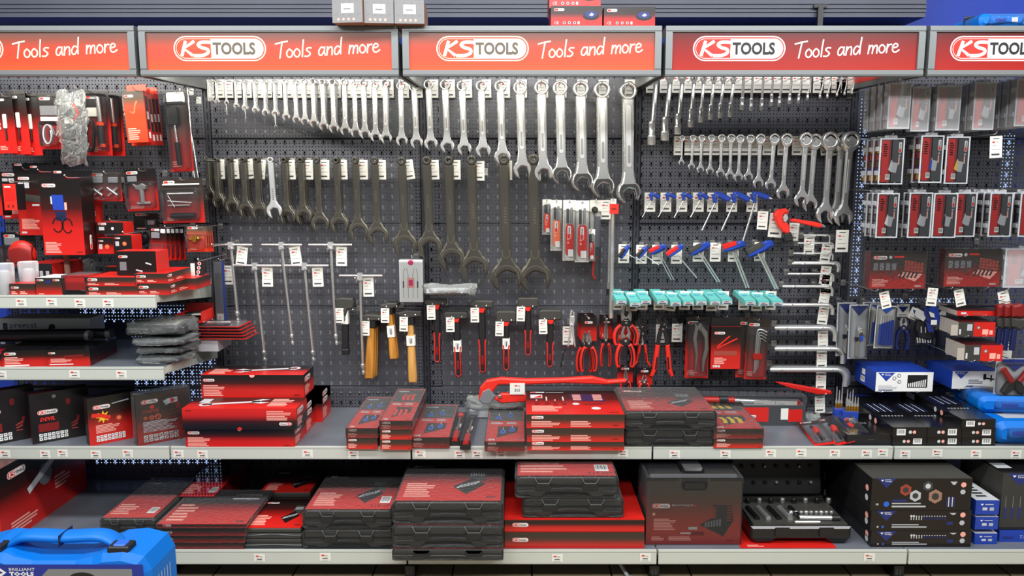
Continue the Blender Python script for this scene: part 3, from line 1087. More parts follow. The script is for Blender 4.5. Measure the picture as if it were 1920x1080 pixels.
CON = {'s': construction(0.135, 0.1), 'm': construction(0.13, 0.09), 'l': construction(0.122, 0.082)}
YBk = YB - 0.12
ROWB = [(388, 300, 373, 3), (404, 300, 387, 2), (429, 300, 397, 2), (455, 300, 405, 2), (480, 300, 410, 1), (532, 300, 418, 2), (563, 300, 418, 2), (594, 301, 433, 0), (630, 301, 435, 1), (666, 301, 449, 0), (702, 301, 459, 0),
        (753, 302, 478, 0), (800, 301, 482, 0), (841, 301, 506, 1), (884, 300, 525, 0), (945, 299, 546, 0), (1000, 299, 547, 0)]
CARDB = [(410, 299, 0), (436, 299, -2), (463, 299, -9), (488, 299, 5), None, (542, 300, -2), (576, 300, 0), (607, 300, 1), (640, 300, -1), (679, 300, 0), (713, 300, 0), (763, 300, -8), (812, 300, -2), (853, 300, 0), (898, 302, 0), (950, 301, 0), (1004, 301, 0)]
for i, (x, y0, y1, nb) in enumerate(ROWB):
    k = 's' if i < 7 else 'm' if i < 13 else 'l'
    L = (y1 - y0) * mpp(YBk, 400)
    for j in range(nb, -1, -1):
        lb = '%s dark phosphated open spanner in the middle row, counted from the smallest' % ORD[i] if j == 0 else '%s spanner behind the %s dark open spanner from the smallest' % (ORD[j - 1], ORD[i])
        put(CON[k], 'open_spanner', lb, 'spanner', 'dark open spanners of the middle row', at(x, y0, YBk) + Vector((0, j * (0.008 + 0.05 * L), 0)), L, (0, R(-1.2 - 0.5 * j), 0))
    if CARDB[i]:
        cx_, cy_, ro = CARDB[i]
        hook(x, y0 - 2, YBk - 0.02, 'peg hook and price card of the %s dark open spanner from the smallest' % ORD[i], (cx_, cy_), YBk + 0.03, ro, group='hooks of the dark spanner row')
    else:
        hook(x, y0 - 2, YBk - 0.02, 'bare peg hook of the %s dark open spanner' % ORD[i], group='hooks of the dark spanner row')
m = MB()
ol, zc = jaw(0.1, 1.0, 0.135, 0.14, 12, up=-0.045)
m.slab(ol, -0.03, 0.03, 'chrome_satin', 0.014)
m.ring(0, 0, 0.025, 0.055, -0.03, 0.03, 'chrome_satin', 14, 0.008)
F = Face(m, (0, -0.03, 0), (1, 0, 0), (0, 0, 1), 1, 1)
for z in range(6):
    F.poly(rib([(-0.012, -0.5 - z * 0.035), (0.02, -0.51 - z * 0.035)], 0.014), 'dark_grey', 2)
o = m.build('open_spanner')
o.location = at(507, 300, YBk - 0.03); L = 106 * mpp(YBk, 350); o.scale = (L,) * 3; o.rotation_euler = (0, R(-2), 0)
tag(o, 'bright silver open spanner among the dark ones', 'spanner')
hook(507, 298, YBk - 0.05, 'peg hook of the bright silver open spanner', group='hooks of the dark spanner row')


# ---- sliding T-handle joint wrenches
def sliding(label, xb0, xb1, yb, xs, xe, ye, n, group='sliding handle joint wrenches'):
    for j in range(n):
        P = PX(xs, yb, YB - 0.13 + 0.035 * j)
        t = thing('sliding_handle_wrench', label if j == 0 else label.replace('wrench', 'wrench, the one behind'), 'wrench', P.o, (0, 0, 0), group)
        s = P.s
        (x0, _), (x1, _), (ex, ez) = P.q(xb0, yb), P.q(xb1, yb), P.q(xe, ye)
        ex += 0.004 * j
        m = MB(); m.tube([(x0, 0, 0), (x0 + 0.003, 0, 0), (x1 - 0.003, 0, 0), (x1, 0, 0)], [0.004, 0.0058, 0.0058, 0.004], 'chrome', 10)
        m.build('cross_bar', t)
        m = MB(); m.box(-0.011, 0.011, -0.012, 0.012, -0.02, 0.013, 'chrome_satin'); m.tube([(0, 0, -0.018), (ex, 0, ez + 0.05)], [0.0062, 0.0052], 'chrome', 10)
        m.build('stem', t)
        m = MB()
        m.lathe([(0.007, 0.05), (0.009, 0.046), (0.0095, 0.032), (0.006, 0.028)][::-1], (ex, 0, ez), 'chrome', 12)
        m.slab(rrect(ex - 0.004, ez + 0.012, ex + 0.009, ez + 0.034, 0.003), -0.006, 0.006, 'steel', 0.002)
        m.lathe([(0.0075, 0), (0.0085, 0.002), (0.0085, 0.012), (0.006, 0.018)], (ex + 0.003, 0, ez), 'chrome', 12)
        m.build('swivel_socket', t)


SL = [(391, 473, 459, 433, 438, 606, 2, (455, 463, 8), 'upper row nearest the red packs'), (490, 566, 459, 528, 540, 650, 1, (552, 463, -6), 'upper row middle'), (578, 660, 459, 620, 624, 650, 2, (640, 463, 1), 'upper row nearest the black mallet'),
      (438, 527, 498, 478, 487, 681, 2, (501, 502, 1), 'middle row over the long red boxes'), (532, 616, 498, 571, 580, 681, 2, (595, 502, -1), 'middle row beside the black mallet'), (636, 717, 517, 675, 675, 706, 2, (690, 521, -1), 'lowest, beside the wooden hammers')]
for i, (a, c, y, xs, xe_, ye, n, cd, tx) in enumerate(SL):
    sliding('chrome sliding T-handle joint wrench, ' + tx, a, c, y, xs, xe_, ye, n)
    hook(cd[0] - 32 + 8, y + 8, YB - 0.16, 'double steel hook holding the T-handle wrench in the ' + tx, (cd[0], cd[1]), YB - 0.11, cd[2], group='hooks of the sliding handles')


# ---- hammers
def hammer(label, head, hx, hy0, hx1, hy1, hw, style, n=1, sticker=None, Y=YB - 0.10):
    """head: outline pixels; handle from (hx, hy0) down to (hx1, hy1), hw pixels wide"""
    P = PX(hx, hy0, Y)
    for j in range(n):
        t = thing('sledge_hammer' if style == 'red' else 'wooden_hammer' if style == 'wood' else 'mallet', label if j == 0 else label.replace('wooden hammer', '%s rear one of the wooden hammer' % ORD[j - 1]), 'hammer', P.o + Vector((0.004 * j, 0.028 * j, 0)), (0, 0, 0), 'hammers on the pegboard')
        s = P.s
        hp = P.l(head)
        m = MB(); m.slab(hp, -0.024, 0.024, 'black_soft', 0.005); m.build('head', t)
        (ax, az), (bx, bz) = (0, 0), P.q(hx1, hy1)
        W = hw * s
        mid = lambda k: (ax + (bx - ax) * k, az + (bz - az) * k)
        m = MB()
        if style == 'wood':
            wd = 'wood_dark' if n > 1 else 'wood'
            m.slab(rib([mid(0), mid(0.25), mid(0.6), mid(0.93), mid(1.0)], [W * 0.8, W * 0.82, W * 1.0, W * 1.12, W * 1.0]), -0.014, 0.014, wd, 0.005)
            m.slab(rib([mid(-0.06), mid(0.12)], [W * 1.15, W * 1.1]), -0.018, 0.018, 'black', 0.004)
        elif style == 'red':
            m.slab(rib([mid(0), mid(0.3), mid(0.55), mid(0.7), mid(0.95), mid(1.0)], [W * 0.95, W * 1.0, W * 0.86, W * 0.86, W * 0.9, W * 0.6]), -0.015, 0.015, 'black', 0.005)
        else:
            m.slab(rib([mid(0), mid(1.0)], [W, W * 0.95]), -0.012, 0.012, 'black', 0.004)
            m.slab(rib([mid(0.86), mid(1.0)], [W * 1.1, W * 1.15]), -0.015, 0.012, 'black', 0.003)
        hd = m.build('handle', t)
        if style == 'red':
            m = MB()
            m.slab([(-W * 0.62, 0.012), (W * 0.62, 0.012), (W * 0.28, -0.016), (-W * 0.28, -0.016)], -0.021, -0.012, 'red_bright', 0.002)
            m.build('collar', t)
            m = MB()
            F = Face(m, (0, -0.0154, 0), (1, 0, 0), (0, 0, 1), 1, 1)
            e = W * 0.36
            d = Vector((bx - ax, bz - az)).normalized()
            nn = Vector((-d.y, d.x))
            c0, c1 = Vector(mid(0.47)), Vector(mid(0.95))
            th = 0.0042
            U = [tuple(c0 + nn * e * 1.25), tuple(c0 * 0.8 + c1 * 0.2 + nn * e), tuple(c1 + nn * e), tuple(c1 + d * 0.008 + nn * e * 0.5), tuple(c1 + d * 0.008 - nn * e * 0.5), tuple(c1 - nn * e), tuple(c0 * 0.8 + c1 * 0.2 - nn * e), tuple(c0 - nn * e * 1.25)]
            m.slab(rib(U, [th * 1.7, th * 1.5, th, th, th, th, th * 1.5, th * 1.7]), -0.0175, -0.013, 'red', 0.0008)
            q0, q1 = mid(0.72), mid(0.86)
            m.slab(rib([q0, ((q0[0] + q1[0]) / 2, (q0[1] + q1[1]) / 2), q1], [W * 0.26, W * 0.34, W * 0.26]), -0.0172, -0.013, 'dark_red', 0.0008)
            m.build('grip', hd)
        if sticker and j == 0:
            q0, q1 = mid(sticker[0]), mid(sticker[1])
            m = MB(); m.slab(rib([q0, q1], W * 1.12), -0.0168, 0.0168, 'card'); F = Face(m, (0, -0.0169, 0), (1, 0, 0), (0, 0, 1), 1, 1)
            F.poly(rib([(q0[0], q0[1] * 0.8 + q1[1] * 0.2), (q0[0] * 0.3 + q1[0] * 0.7, q0[1] * 0.3 + q1[1] * 0.7)], W * 0.5), 'light_grey')
            F.poly(rib([(q0[0] + W * 0.1, q0[1] * 0.7 + q1[1] * 0.3), (q1[0], q0[1] * 0.2 + q1[1] * 0.8)], W * 0.12), 'dark_grey', 2)
            m.build('paper_band', t)


def box8(x0, y0, x1, y1, c=3):
    return [(x0 + c, y0), (x1 - c, y0), (x1, y0 + c), (x1, y1 - c), (x1 - c, y1), (x0 + c, y1), (x0, y1 - c), (x0, y0 + c)]


hammer('black flat-faced bodywork mallet hanging beside the wooden hammers', [(626, 560), (640, 557), (664, 558), (666, 566), (664, 577), (654, 579), (650, 590), (642, 590), (638, 579), (627, 577)], 647, 590, 646, 666, 12, 'black', 1, (-0.12, 0.22))
hammer('wooden hammer with darker handle, lowest of the wooden ones', [(675, 592), (690, 588), (718, 590), (718, 598), (708, 600), (690, 601), (676, 599)], 697, 601, 689, 712, 15, 'wood', 3)
hammer('wooden hammer with wrapped paper band, highest of the wooden ones', [(714, 571), (728, 567), (746, 567), (747, 573), (738, 577), (722, 578), (716, 575)], 730, 577, 736, 675, 12, 'wood', 2, (0.34, 0.56))
hammer('wooden hammer with the longest pale handle beside the red hammers', [(743, 586), (765, 581), (791, 582), (791, 592), (775, 594), (765, 596), (748, 590)], 769, 594, 772, 720, 14, 'wood', 1, (0.28, 0.43))
RH = [('red and black sledge hammer nearest the wooden hammers', box8(796, 561, 838, 571), 819, 573, 819, 681, 12, None), ('red and black sledge hammer with a yellow paper band, second of six', box8(833, 584, 877, 597), 856, 597, 859, 709, 13, (0.37, 0.56)),
      ('red and black machinist hammer with a pointed head', [(876, 569), (892, 562), (925, 563), (925, 576), (895, 578), (886, 574)], 903, 579, 905, 702, 14, None), ('red and black club hammer with a white paper band, fourth of six', box8(930, 582, 968, 603), 949, 604, 949, 695, 12, (0.33, 0.55)),
      ('red and black club hammer hung highest of the six', box8(971, 557, 1010, 575), 990, 576, 990, 667, 12, None), ('red and black club hammer beside the small locking pliers', box8(1010, 580, 1053, 599), 1032, 600, 1031, 689, 13, None)]
for a in RH:
    hammer(a[0], a[1], a[2], a[3], a[4], a[5], a[6], 'red', 1, a[7])
for i, (x, y, cx_, cy_, tx) in enumerate(((640, 584, 636, 578, 'black mallet'), (688, 602, 685, 602, 'lowest wooden hammer'), (722, 578, 722, 578, 'highest wooden hammer'), (757, 594, 757, 594, 'longest wooden hammer'), (808, 573, 808, 572, 'first red sledge hammer'), (844, 598, 844, 595, 'second red sledge hammer'),
                                         (890, 577, 890, 577, 'pointed machinist hammer'), (937, 604, 937, 603, 'fourth red hammer'), (977, 578, 977, 575, 'highest red hammer'), (1018, 601, 1018, 599, 'red hammer by the small locking pliers'))):
    hook(x + 3, y, YB - 0.14, 'peg hook and price card beside the ' + tx, (cx_, cy_), YB - 0.125, random.uniform(-2, 2), 0.78, 'hooks of the hammers')
    hook(x + 22, y, YB - 0.14, 'second peg hook prong beside the ' + tx, group='hooks of the hammers')


# ---- odd packs between the hammers and the spanners
P = PX(772, 487, YB - 0.12)
t = thing('pick_set_box', 'white box of dental picks printed with slim tools and a pink square', 'box', P.o)
m = MB()
(x0, z1), (x1, z0) = P.q(749, 487), P.q(793, 566)
m.box(x0, x1, -0.02, 0.03, z0, z1, 'white')
F = m.front(x0, x1, -0.02, z0, z1)
for i in range(4):
    x = F.w * (0.18 + 0.2 * i)
    F.stroke([(x, F.h * 0.1), (x, F.h * 0.66), (x + 0.006 * (1 - i % 2 * 2), F.h * 0.8)], 0.0018, 'mid_grey')
    F.rect(x - 0.003, F.h * 0.34, x + 0.003, F.h * 0.5, 'dark_grey', 2)
F.rect(F.w * 0.34, F.h * 0.34, F.w * 0.64, F.h * 0.58, 'pink', 3); F.rect(F.w * 0.4, F.h * 0.39, F.w * 0.58, F.h * 0.53, 'magenta', 4)
F.poly(circ(F.w * 0.5, F.h * 0.94, F.w * 0.12, 10), 'magenta')
m.build('carton', t)
m = MB(); m.slab(rrect(x0 - 0.002, z0 - 0.004, x1 + 0.004, z1 + 0.003, 0.006), -0.024, 0.034, 'clear', 0.004); m.build('clear_wrap', t)
hook(772, 484, YB - 0.15, 'peg hook carrying the white box of dental picks')


def crumple(m, x0, x1, y0, y1, z0, z1, mat, nx=14, nz=8, amp=0.008, seed=1, taper=0.0):
    """a soft bag: two wavy sheets closed round the edge"""
    rg = random.Random(seed)
    ph = [rg.uniform(0, 6) for _ in range(6)]
    for sgn in (-1, 1):
        rows = []
        for i in range(nz + 1):
            v = i / nz
            row = []
            for j in range(nx + 1):
                u = j / nx
                e = min(1.0, 5 * min(u, 1 - u), 5 * min(v, 1 - v)) if min(u, 1 - u, v, 1 - v) > 0 else 0.0
                ym = (y0 + y1) / 2
                y = ym + sgn * (y1 - y0) / 2 * e
                wv = amp * (math.sin(9 * u + ph[0] + 5 * v) + math.sin(17 * v + ph[1]) * 0.7 + rg.uniform(-0.8, 0.8))
                xw = (x0 + x1) / 2 + (u - 0.5) * (x1 - x0) * (1 - taper * v)
                row.append((xw + wv * (0.3 if e else 1.0), y + wv * e * 0.6, z0 + v * (z1 - z0) + wv * (0.3 if e else 0.8)))
            rows.append(row)
        m.grid(rows, mat, True, False, flip=(sgn > 0))


P = PX(843, 543, YB - 0.14)
t = thing('bagged_saw_blades', 'pale plastic bag of long blades lying across two hooks under the dark spanners', 'bag', P.o)
(x0, z1), (x1, z0) = P.q(793, 533), P.q(893, 553)
m = MB(); crumple(m, x0, x1, -0.045, 0.045, z0, z1, 'bag', 16, 6, 0.004, 3); m.build('bag', t)
m = MB(); m.box(x0 + 0.02, x1 - 0.03, -0.03, 0.03, z0 + 0.012, z0 + 0.03, 'light_grey'); m.build('blades', t)
for i, x in enumerate((806, 866)):
    hook(x, 553, YB - 0.2, ('first', 'second')[i] + ' bare hook carrying the pale bag of blades')
P = PX(410, 490, YB - 0.16)
t = thing('feeler_strip_pack', 'long clear pack with a blue edge hanging beside the red packs', 'pack', P.o)
(x0, z1), (x1, z0) = P.q(401, 491), P.q(416, 620)
m = MB(); m.box(x0, x1, -0.006, 0.004, z0, z1, 'mid_grey'); m.box(x1, x1 + 0.008, -0.006, 0.004, z0, z1, 'blue'); F = m.front(x0, x1, -0.006, z0, z1); F.rect(0.004, 0.01, F.w - 0.002, F.h * 0.24, 'card'); F.rect(0.012, 0.02, 0.02, F.h * 0.2, 'light_grey', 2); m.build('strip', t)
m = MB(); m.slab(rrect(x0 - 0.003, z0 - 0.006, x1 + 0.012, z1 + 0.01, 0.006), -0.01, 0.008, 'clear', 0.003); m.build('clear_sleeve', t)
hook(410, 489, YB - 0.18, 'peg hook of the long clear pack with blue edge', (427, 498), YB - 0.1, 0)
m = MB(); m.box(-0.0215, 0.0215, -0.001, 0.001, -0.034, 0, 'card'); F = m.front(-0.0215, 0.0215, -0.001, -0.034, 0); F.barcode(0.008, 0.006, 0.027, 0.018, 1); F.rect(0.01, 0.027, 0.033, 0.029, 'mid_grey')
o = m.build('barcode_label', loc=at(906, 315, YB - 0.002)); tag(o, 'small white barcode label stuck on the pegboard between dark spanners', 'label')
# ================================================================== blue T-handled keys
def tkey(label, grip, gw, blade, bw, cols, n, group, Y=YB - 0.13):
    """grip: pixel polyline along the handle; blade: two pixels"""
    for j in range(n):
        P = PX(blade[0][0], blade[0][1], Y + 0.03 * j)
        t = thing('hex_key_driver', label if j == 0 else label.replace('key with', 'rear key with').replace(' in the lower row, from the thinnest', ' of its lower row pair'), 'hex key', P.o + Vector((0.012 * j, 0, 0)), (0, 0, 0), group)
        s = P.s
        g = P.l(grip)
        m = MB(); m.slab(rib(smooth(g, 3), [gw * s * k for k in ([0.8] + [1.0] * (len(smooth(g, 3)) - 2) + [0.7])]), -0.013, 0.013, cols[0], 0.005)
        m.build('grip', t)
        if len(cols) > 1:
            nn = (Vector(g[-1]) - Vector(g[0])).normalized()
            pp = Vector((-nn.y, nn.x)) * gw * s * 0.3
            gg = [tuple(Vector(q) + pp * (1 if len(cols) < 3 else 1)) for q in g]
            m = MB(); m.slab(rib([gg[0], tuple(Vector(gg[0]) * 0.3 + Vector(gg[-1]) * 0.7)], [gw * s * 0.75, gw * s * 0.6]), -0.0155, 0.010, cols[1], 0.003); m.build('soft_insert', t)
        (a, c), (e, f) = P.q(*blade[0]), P.q(*blade[1])
        m = MB(); m.tube([(a, 0, c), (e, 0, f)], bw * s / 2, 'chrome', 6)
        d = (Vector(g[-1]) - Vector(g[0])).normalized()
        if len(cols) == 1:
            q = Vector(g[-1]); m.tube([(q.x, 0, q.y), (q.x + d.x * 0.014, 0, q.y + d.y * 0.014)], bw * s / 2, 'chrome', 6)
        m.build('blade', t)


gT = 'blue grip keys of the upper row'
T1 = [((1222, 376), (1205, 407), [(1219, 363), (1228, 366), (1237, 371)], 7), ((1252, 376), (1235, 407), [(1250, 363), (1258, 366), (1267, 371)], 7), ((1282, 376), (1265, 408), [(1280, 363), (1288, 366), (1297, 371)], 7.5), ((1313, 375), (1296, 407), [(1310, 363), (1318, 366), (1328, 372)], 7.5),
      ((1341, 380), (1318, 432), [(1339, 364), (1352, 367), (1368, 375)], 10.5), ((1377, 380), (1355, 432), [(1375, 363), (1388, 367), (1405, 375)], 10.5), ((1415, 380), (1396, 452), [(1411, 363), (1425, 366), (1441, 371)], 9.5)]
for i, (a, c, g, gw) in enumerate(T1):
    tkey('%s blue P-handled key in the upper row, counted from the thinnest' % ORD[i], g, gw, (a, c), 1.8 + 0.35 * i, ['blue'], 1, gT)
    P = PX(a[0], a[1], YB - 0.13)
    m = MB()  # the neck that joins grip and blade
    m.slab(P.l(rib([g[0], (a[0] + (g[0][0] - a[0]) * 0.3, a[1] - 5), a], [gw * 0.9, gw * 0.7, gw * 0.55])), -0.010, 0.010, 'blue', 0.003)
    m.build('neck', [o for o in C.objects if o.name.startswith('hex_key_driver') and o.type == 'EMPTY'][-1])
    hook(a[0] + 4, a[1] - 10, YB - 0.17, 'peg hook and price card of the %s blue P-handled key' % ORD[i], (a[0] - 3 if i < 4 else a[0] - 4, 361), YB - 0.09, 0, 1.0, 'hooks of the blue handled keys')
T2 = [((1173, 475), (1210, 493), [(1163, 484), (1178, 461)], 9, 1.6, ('blue', 'black'), 1), ((1206, 477), (1236, 497), [(1196, 483), (1213, 463)], 9, 1.8, ('blue', 'black'), 1), ((1233, 476), (1260, 525), [(1218, 474), (1244, 461)], 10, 2.0, ('blue', 'red'), 2), ((1270, 478), (1308, 521), [(1251, 480), (1280, 460)], 11, 2.4, ('blue', 'red'), 1),
      ((1310, 474), (1347, 529), [(1293, 475), (1325, 457)], 12, 3.0, ('blue', 'black_soft'), 2), ((1374, 472), (1402, 540), [(1355, 467), (1391, 456)], 13, 4.0, ('blue', 'red'), 2), ((1421, 474), (1457, 542), [(1401, 477), (1443, 455)], 15, 4.6, ('blue', 'black_soft'), 2)]
for i, (a, c, g, gw, bw, cols, n) in enumerate(T2):
    tkey('%s T-handled key with %s grip in the lower row, from the thinnest' % (ORD[i], 'blue and red' if cols[1] == 'red' else 'blue and black'), g, gw, (a, c), bw, cols, n, 'two-colour T-handled keys of the lower row')
for i, (x, y) in enumerate(((1170, 458), (1203, 459), (1233, 459), (1269, 459), (1310, 455), (1342, 455), (1376, 455), (1425, 454))):
    hook(x + 10, y + 3, YB - 0.16, 'peg hook with the %s price card along the two-colour T-handled keys' % ORD[i], (x, y), YB - 0.08, 0, 1.0, 'hooks of the two-colour keys')

# ---- turquoise flat packets
TEAL = [(1165, 571), (1191, 575), (1211, 571), (1242, 571), (1267, 574), (1291, 573), (1315, 572), (1341, 572), (1363, 571), (1407, 573), (1432, 574), (1458, 574)]
for i, (x, y) in enumerate(TEAL):
    p = at(x, y, YB - 0.235)
    m = MB()
    dx = -0.030 if x > 974 else 0
    for k in range(3):
        z = k * 0.008
        m.box(-0.0245, 0.0245, 0.004 * k, 0.19 - 0.003 * k, z, z + 0.0072, 'teal')
    F = m.front(-0.0245, 0.0245, 0, 0, 0.024)
    m.box(-0.0235, 0.0235, -0.001, 0, 0.001, 0.019, 'teal'); F = m.front(-0.0235, 0.0235, -0.001, 0.001, 0.02); F.rect(0.001, 0.001, 0.046, 0.017, 'light_grey'); F.rect(0.008, 0.003, 0.04, 0.007, 'navy', 2); F.rect(0.012, 0.011, 0.03, 0.014, 'dark_red', 2)
    T = m.top(-0.0245, 0.0245, 0, 0.19, 0.0235); T.poly(circ(0.024, 0.09, 0.012, 14), 'blue_bright', 1); T.poly(circ(0.024, 0.09, 0.009, 12), 'teal', 2)
    o = m.build('flat_packet', loc=p, rot=(R(7), 0, R(2.0)))
    tag(o, '%s turquoise packet lying in the long row above the pliers, from the chrome bar end' % ORD[i], 'packet', 'turquoise packets on hooks')
    hook(x - 6, y - 3, YB - 0.1, 'peg hook under the %s turquoise packet' % ORD[i], (x - (6 if i < 9 else 12), 546 + 2 * (i % 3 == 1)), YB - 0.11, (0, 0, 0, 0, 7, 0, 0, 0, 0, 0, 0, 0)[i] - 1 + i % 3, 1.0, 'hooks of the turquoise packets')

# ---- socket spanners under the unlit sign
SOCK = [(1230, 225, 1224, 270, 16), (1256, 217, 1249, 262, 16), (1279, 211, 1273, 250, 14), (1301, 203, 1297, 237, 12), (1319, 198, 1316, 228, 11), (1338, 194, 1334, 223, 10.5), (1356, 192, 1352, 220, 10), (1375, 191, 1371, 218, 10), (1394, 181, 1393, 205, 10.5), (1411, 183, 1410, 207, 9),
        (1431, 183, 1430, 206, 9), (1449, 176, 1448, 198, 8), (1466, 180, 1463, 199, 8), (1484, 175, 1482, 194, 8), (1503, 176, 1499, 193, 7), (1520, 172, 1516, 187, 6), (1544, 174, 1539, 184, 6), (1558, 173, 1553, 184, 5.5), (1576, 172, 1571, 180, 5), (1588, 170, 1585, 178, 5), (1602, 169, 1599, 176, 5)]
for i, (xt, ys, xb, yb, wd) in enumerate(SOCK):
    P = PX(xt, 148, YB - 0.13)
    s = P.s
    t = thing('socket_spanner', '%s chrome socket spanner under the unlit signs, counted from the largest' % ORD[i], 'spanner', P.o, (0, 0, 0), 'chrome socket spanners')
    (bx, bz), (_, sz) = P.q(xb, yb), P.q(xb, ys)
    ux = bx * (ys - 148) / (yb - 148.0)
    r = wd * s / 2
    m = MB(); m.tube([(0, 0, 0.06 if i > 7 else -0.022), (0, 0, -0.024), (ux, 0, sz)], [r * 0.45, r * 0.55, r * 0.55], 'chrome', 10); m.build('shank', t)
    m = MB(); h = sz - bz
    m.lathe([(r * 0.92, 0), (r, 0.003), (r, h * 0.34), (r * 1.02, h * 0.36), (r * 0.78, h * 0.42), (r * 0.78, h * 0.86), (r * 0.86, h * 0.9), (r * 0.55, h)], (bx, 0, bz), 'chrome', 14)
    m.build('socket', t)
    if i < 8:
        m = MB(); q, zc = jaw(r * 1.1, r * 2.9, r * 1.15, r * 0.9, 0, up=-r * 0.2)
        m.slab([(x, -z - r * 0.2 - 0.022) for x, z in q], -0.005, 0.005, 'chrome', 0.0015); m.build('open_end', t)
    hook(xt, 147, YB - 0.15, 'peg hook and price card behind the %s chrome socket spanner' % ORD[i], (xt - 8 if i < 20 else xt - 12, 137), YB - 0.03, 0, 1.0, 'hooks of the socket spanners')


# ---- ratchet ring spanners
def ratchet():
    m = MB()
    t = 0.045
    ol, zc = jaw(0.078, 1.0, 0.112, 0.11, 12, up=-0.1)
    m.slab(ol, -t / 2, t / 2, 'chrome', 0.012)
    m.slab([(-0.04, -0.13), (0.04, -0.13), (0.085, -0.075), (0.1, 0.0), (0.0, 0.06), (-0.1, 0.0), (-0.085, -0.075)], -t * 0.8, t * 0.8, 'chrome', 0.012)
    m.ring(0, 0, 0.066, 0.104, -t, t, 'chrome', 20, 0.01, 'black_gloss')
    m.ring(0, 0, 0.052, 0.068, -t * 0.7, t * 0.7, 'black_gloss', 12, 0.002, 'black_gloss')
    m.slab(rrect(-0.014, -0.62, 0.014, -0.22, 0.012, 3), -t / 2 - 0.006, -t / 2, 'chrome_satin', 0.004)
    o = m.build('ratchet_spanner'); d = o.data; bpy.data.objects.remove(o)
    return d


RM = ratchet()
RAT = [(1279, 259, 1279, 309), (1299, 259, 1298, 317), (1316, 259, 1315, 323), (1334, 259, 1333, 326), (1353, 259, 1353, 331), (1371, 259, 1371, 336), (1388, 260, 1387, 339), (1407, 260, 1406, 338), (1426, 260, 1425, 351), (1452, 260, 1448, 355), (1475, 261, 1472, 371),
       (1511, 261, 1508, 385), (1528, 264, 1524, 394), (1556, 263, 1554, 415), (1578, 264, 1575, 418), (1595, 263, 1589, 421)]
RC = [1274, 1291, 1309, 1326, 1344, 1362, 1380, 1397, 1414, 1441, 1469, 1496, 1520, 1545, 1567, 1580]
for i, (x0, y0, x1, y1) in enumerate(RAT):
    Y = YB - 0.12 - (0.02 if i in (11, 15) else 0) + (0.025 if i in (12, 14) else 0)
    L = (y1 - y0) * mpp(Y, 320)
    a = math.atan2(x0 - x1, y1 - y0)
    put(RM, 'ratchet_spanner', '%s chrome ratchet ring spanner beside the clear cases, counted from the smallest' % ORD[i], 'spanner', 'chrome ratchet spanners', at(x0, y0, Y), L, (0, a, 0))
    hook(x0, y0 + 1, Y - 0.03, 'peg hook and price card behind the %s ratchet ring spanner' % ORD[i], (RC[i], 255), YB - 0.06, (0 if i < 13 else -10), 0.98, 'hooks of the ratchet spanners')

# ---- angled hex keys lying across pairs of hooks
LK = [(441, 1507, 1556, 455, 3.0, 1, (1518, 443)), (456, 1496, 1563, 466, 3.0, 1, (1552, 458)), (475, 1487, 1562, 488, 3.4, 1, None), (494, 1485, 1572, 510, 5.0, 2, (1550, 499)), (513.5, 1477, 1563, 528, 4.4, 1, (1552, 516)), (537, 1467, 1561, 555, 5.6, 1, (1549, 541)),
      (571.5, 1462, 1562, 590, 7.5, 1, (1546, 575)), (615, 1452, 1567, 640, 9.0, 2, (1543, 621)), (654, 1452, 1581, 682, 9.5, 2, (1541, 658)), (693, 1443, 1586, 725, 10.5, 3, (1540, 698))]
for i, (y, x0, x1, yd, wd, n, cd) in enumerate(LK):
    for j in range(n):
        P = PX(x0, y, YB - 0.15 + 0.035 * j)
        s = P.s
        (ex, _), (_, dz) = P.q(x1, y), P.q(x1, yd)
        r = wd * s / 2
        k = r * 3.2
        m = MB()
        pts = [(0, 0, 0), (r * 0.6, 0, 0), (ex - k, 0, 0)] + [(ex - k + k * math.sin(R(a)), 0, -k + k * math.cos(R(a))) for a in (22, 45, 68, 90)] + [(ex, 0, min(dz, -k - 0.004))]
        m.tube(pts, [r * 0.7] + [r] * (len(pts) - 1), 'chrome_satin', 6)
        o = m.build('angled_hex_key', loc=P.o + Vector((0.006 * j, 0, 0.005 * j)))
        tag(o, ('%s silver angled hex key by the clear cases, counted from the topmost' % ORD[i]) if j == 0 else '%s key lying behind the %s angled hex key from the topmost' % (ORD[j - 1], ORD[i]), 'hex key', 'silver angled hex keys')
    hook(x0 + 24, y + 3, YB - 0.19, 'peg hook under the thin end of the %s angled hex key' % ORD[i], group='hooks of the angled hex keys')
    hook(x1 - 6 if i < 7 else x1 - 24, y + 3, YB - 0.19, 'peg hook and price card at the bent end of the %s angled hex key' % ORD[i], cd, YB - 0.12, (0, 8, 0, 6, 4, 8, 6, -3, -2, -1)[i], 0.95, 'hooks of the angled hex keys')
hook(1580, 446, YB - 0.13, 'peg hook with a price card in a clear pouch beside the angled keys', (1580, 431), YB - 0.15, 0, 1.15)

# ---- pipe cutter
P = PX(1462, 392, YB - 0.14)
t = thing('pipe_cutter', 'red C-shaped pipe cutter with ribbed black knob hanging beside the ratchet spanners', 'pipe cutter', P.o)
T7 = lambda pts: P.l([(1400 + a / 4.5, 360 + c / 4.5) for a, c in pts])
m = MB(); m.slab(T7([(232, 200), (238, 170), (262, 148), (325, 138), (350, 165), (348, 190), (318, 178), (302, 196), (300, 232), (312, 262), (345, 258), (366, 290), (366, 345), (338, 352), (305, 330), (262, 280)]), -0.015, 0.015, 'red_bright', 0.005); m.build('frame_body', t)
m = MB(); m.slab(T7(rib([(345, 345), (356, 385), (362, 418)], [60, 78, 66])), -0.018, 0.018, 'black', 0.006)
for k in range(4):
    m.slab(T7(rib([(322 + 3 * k, 362 + 14 * k), (396 + 1 * k, 352 + 14 * k)], 4)), -0.0205, -0.017, 'dark_grey')
m.build('knob', t)
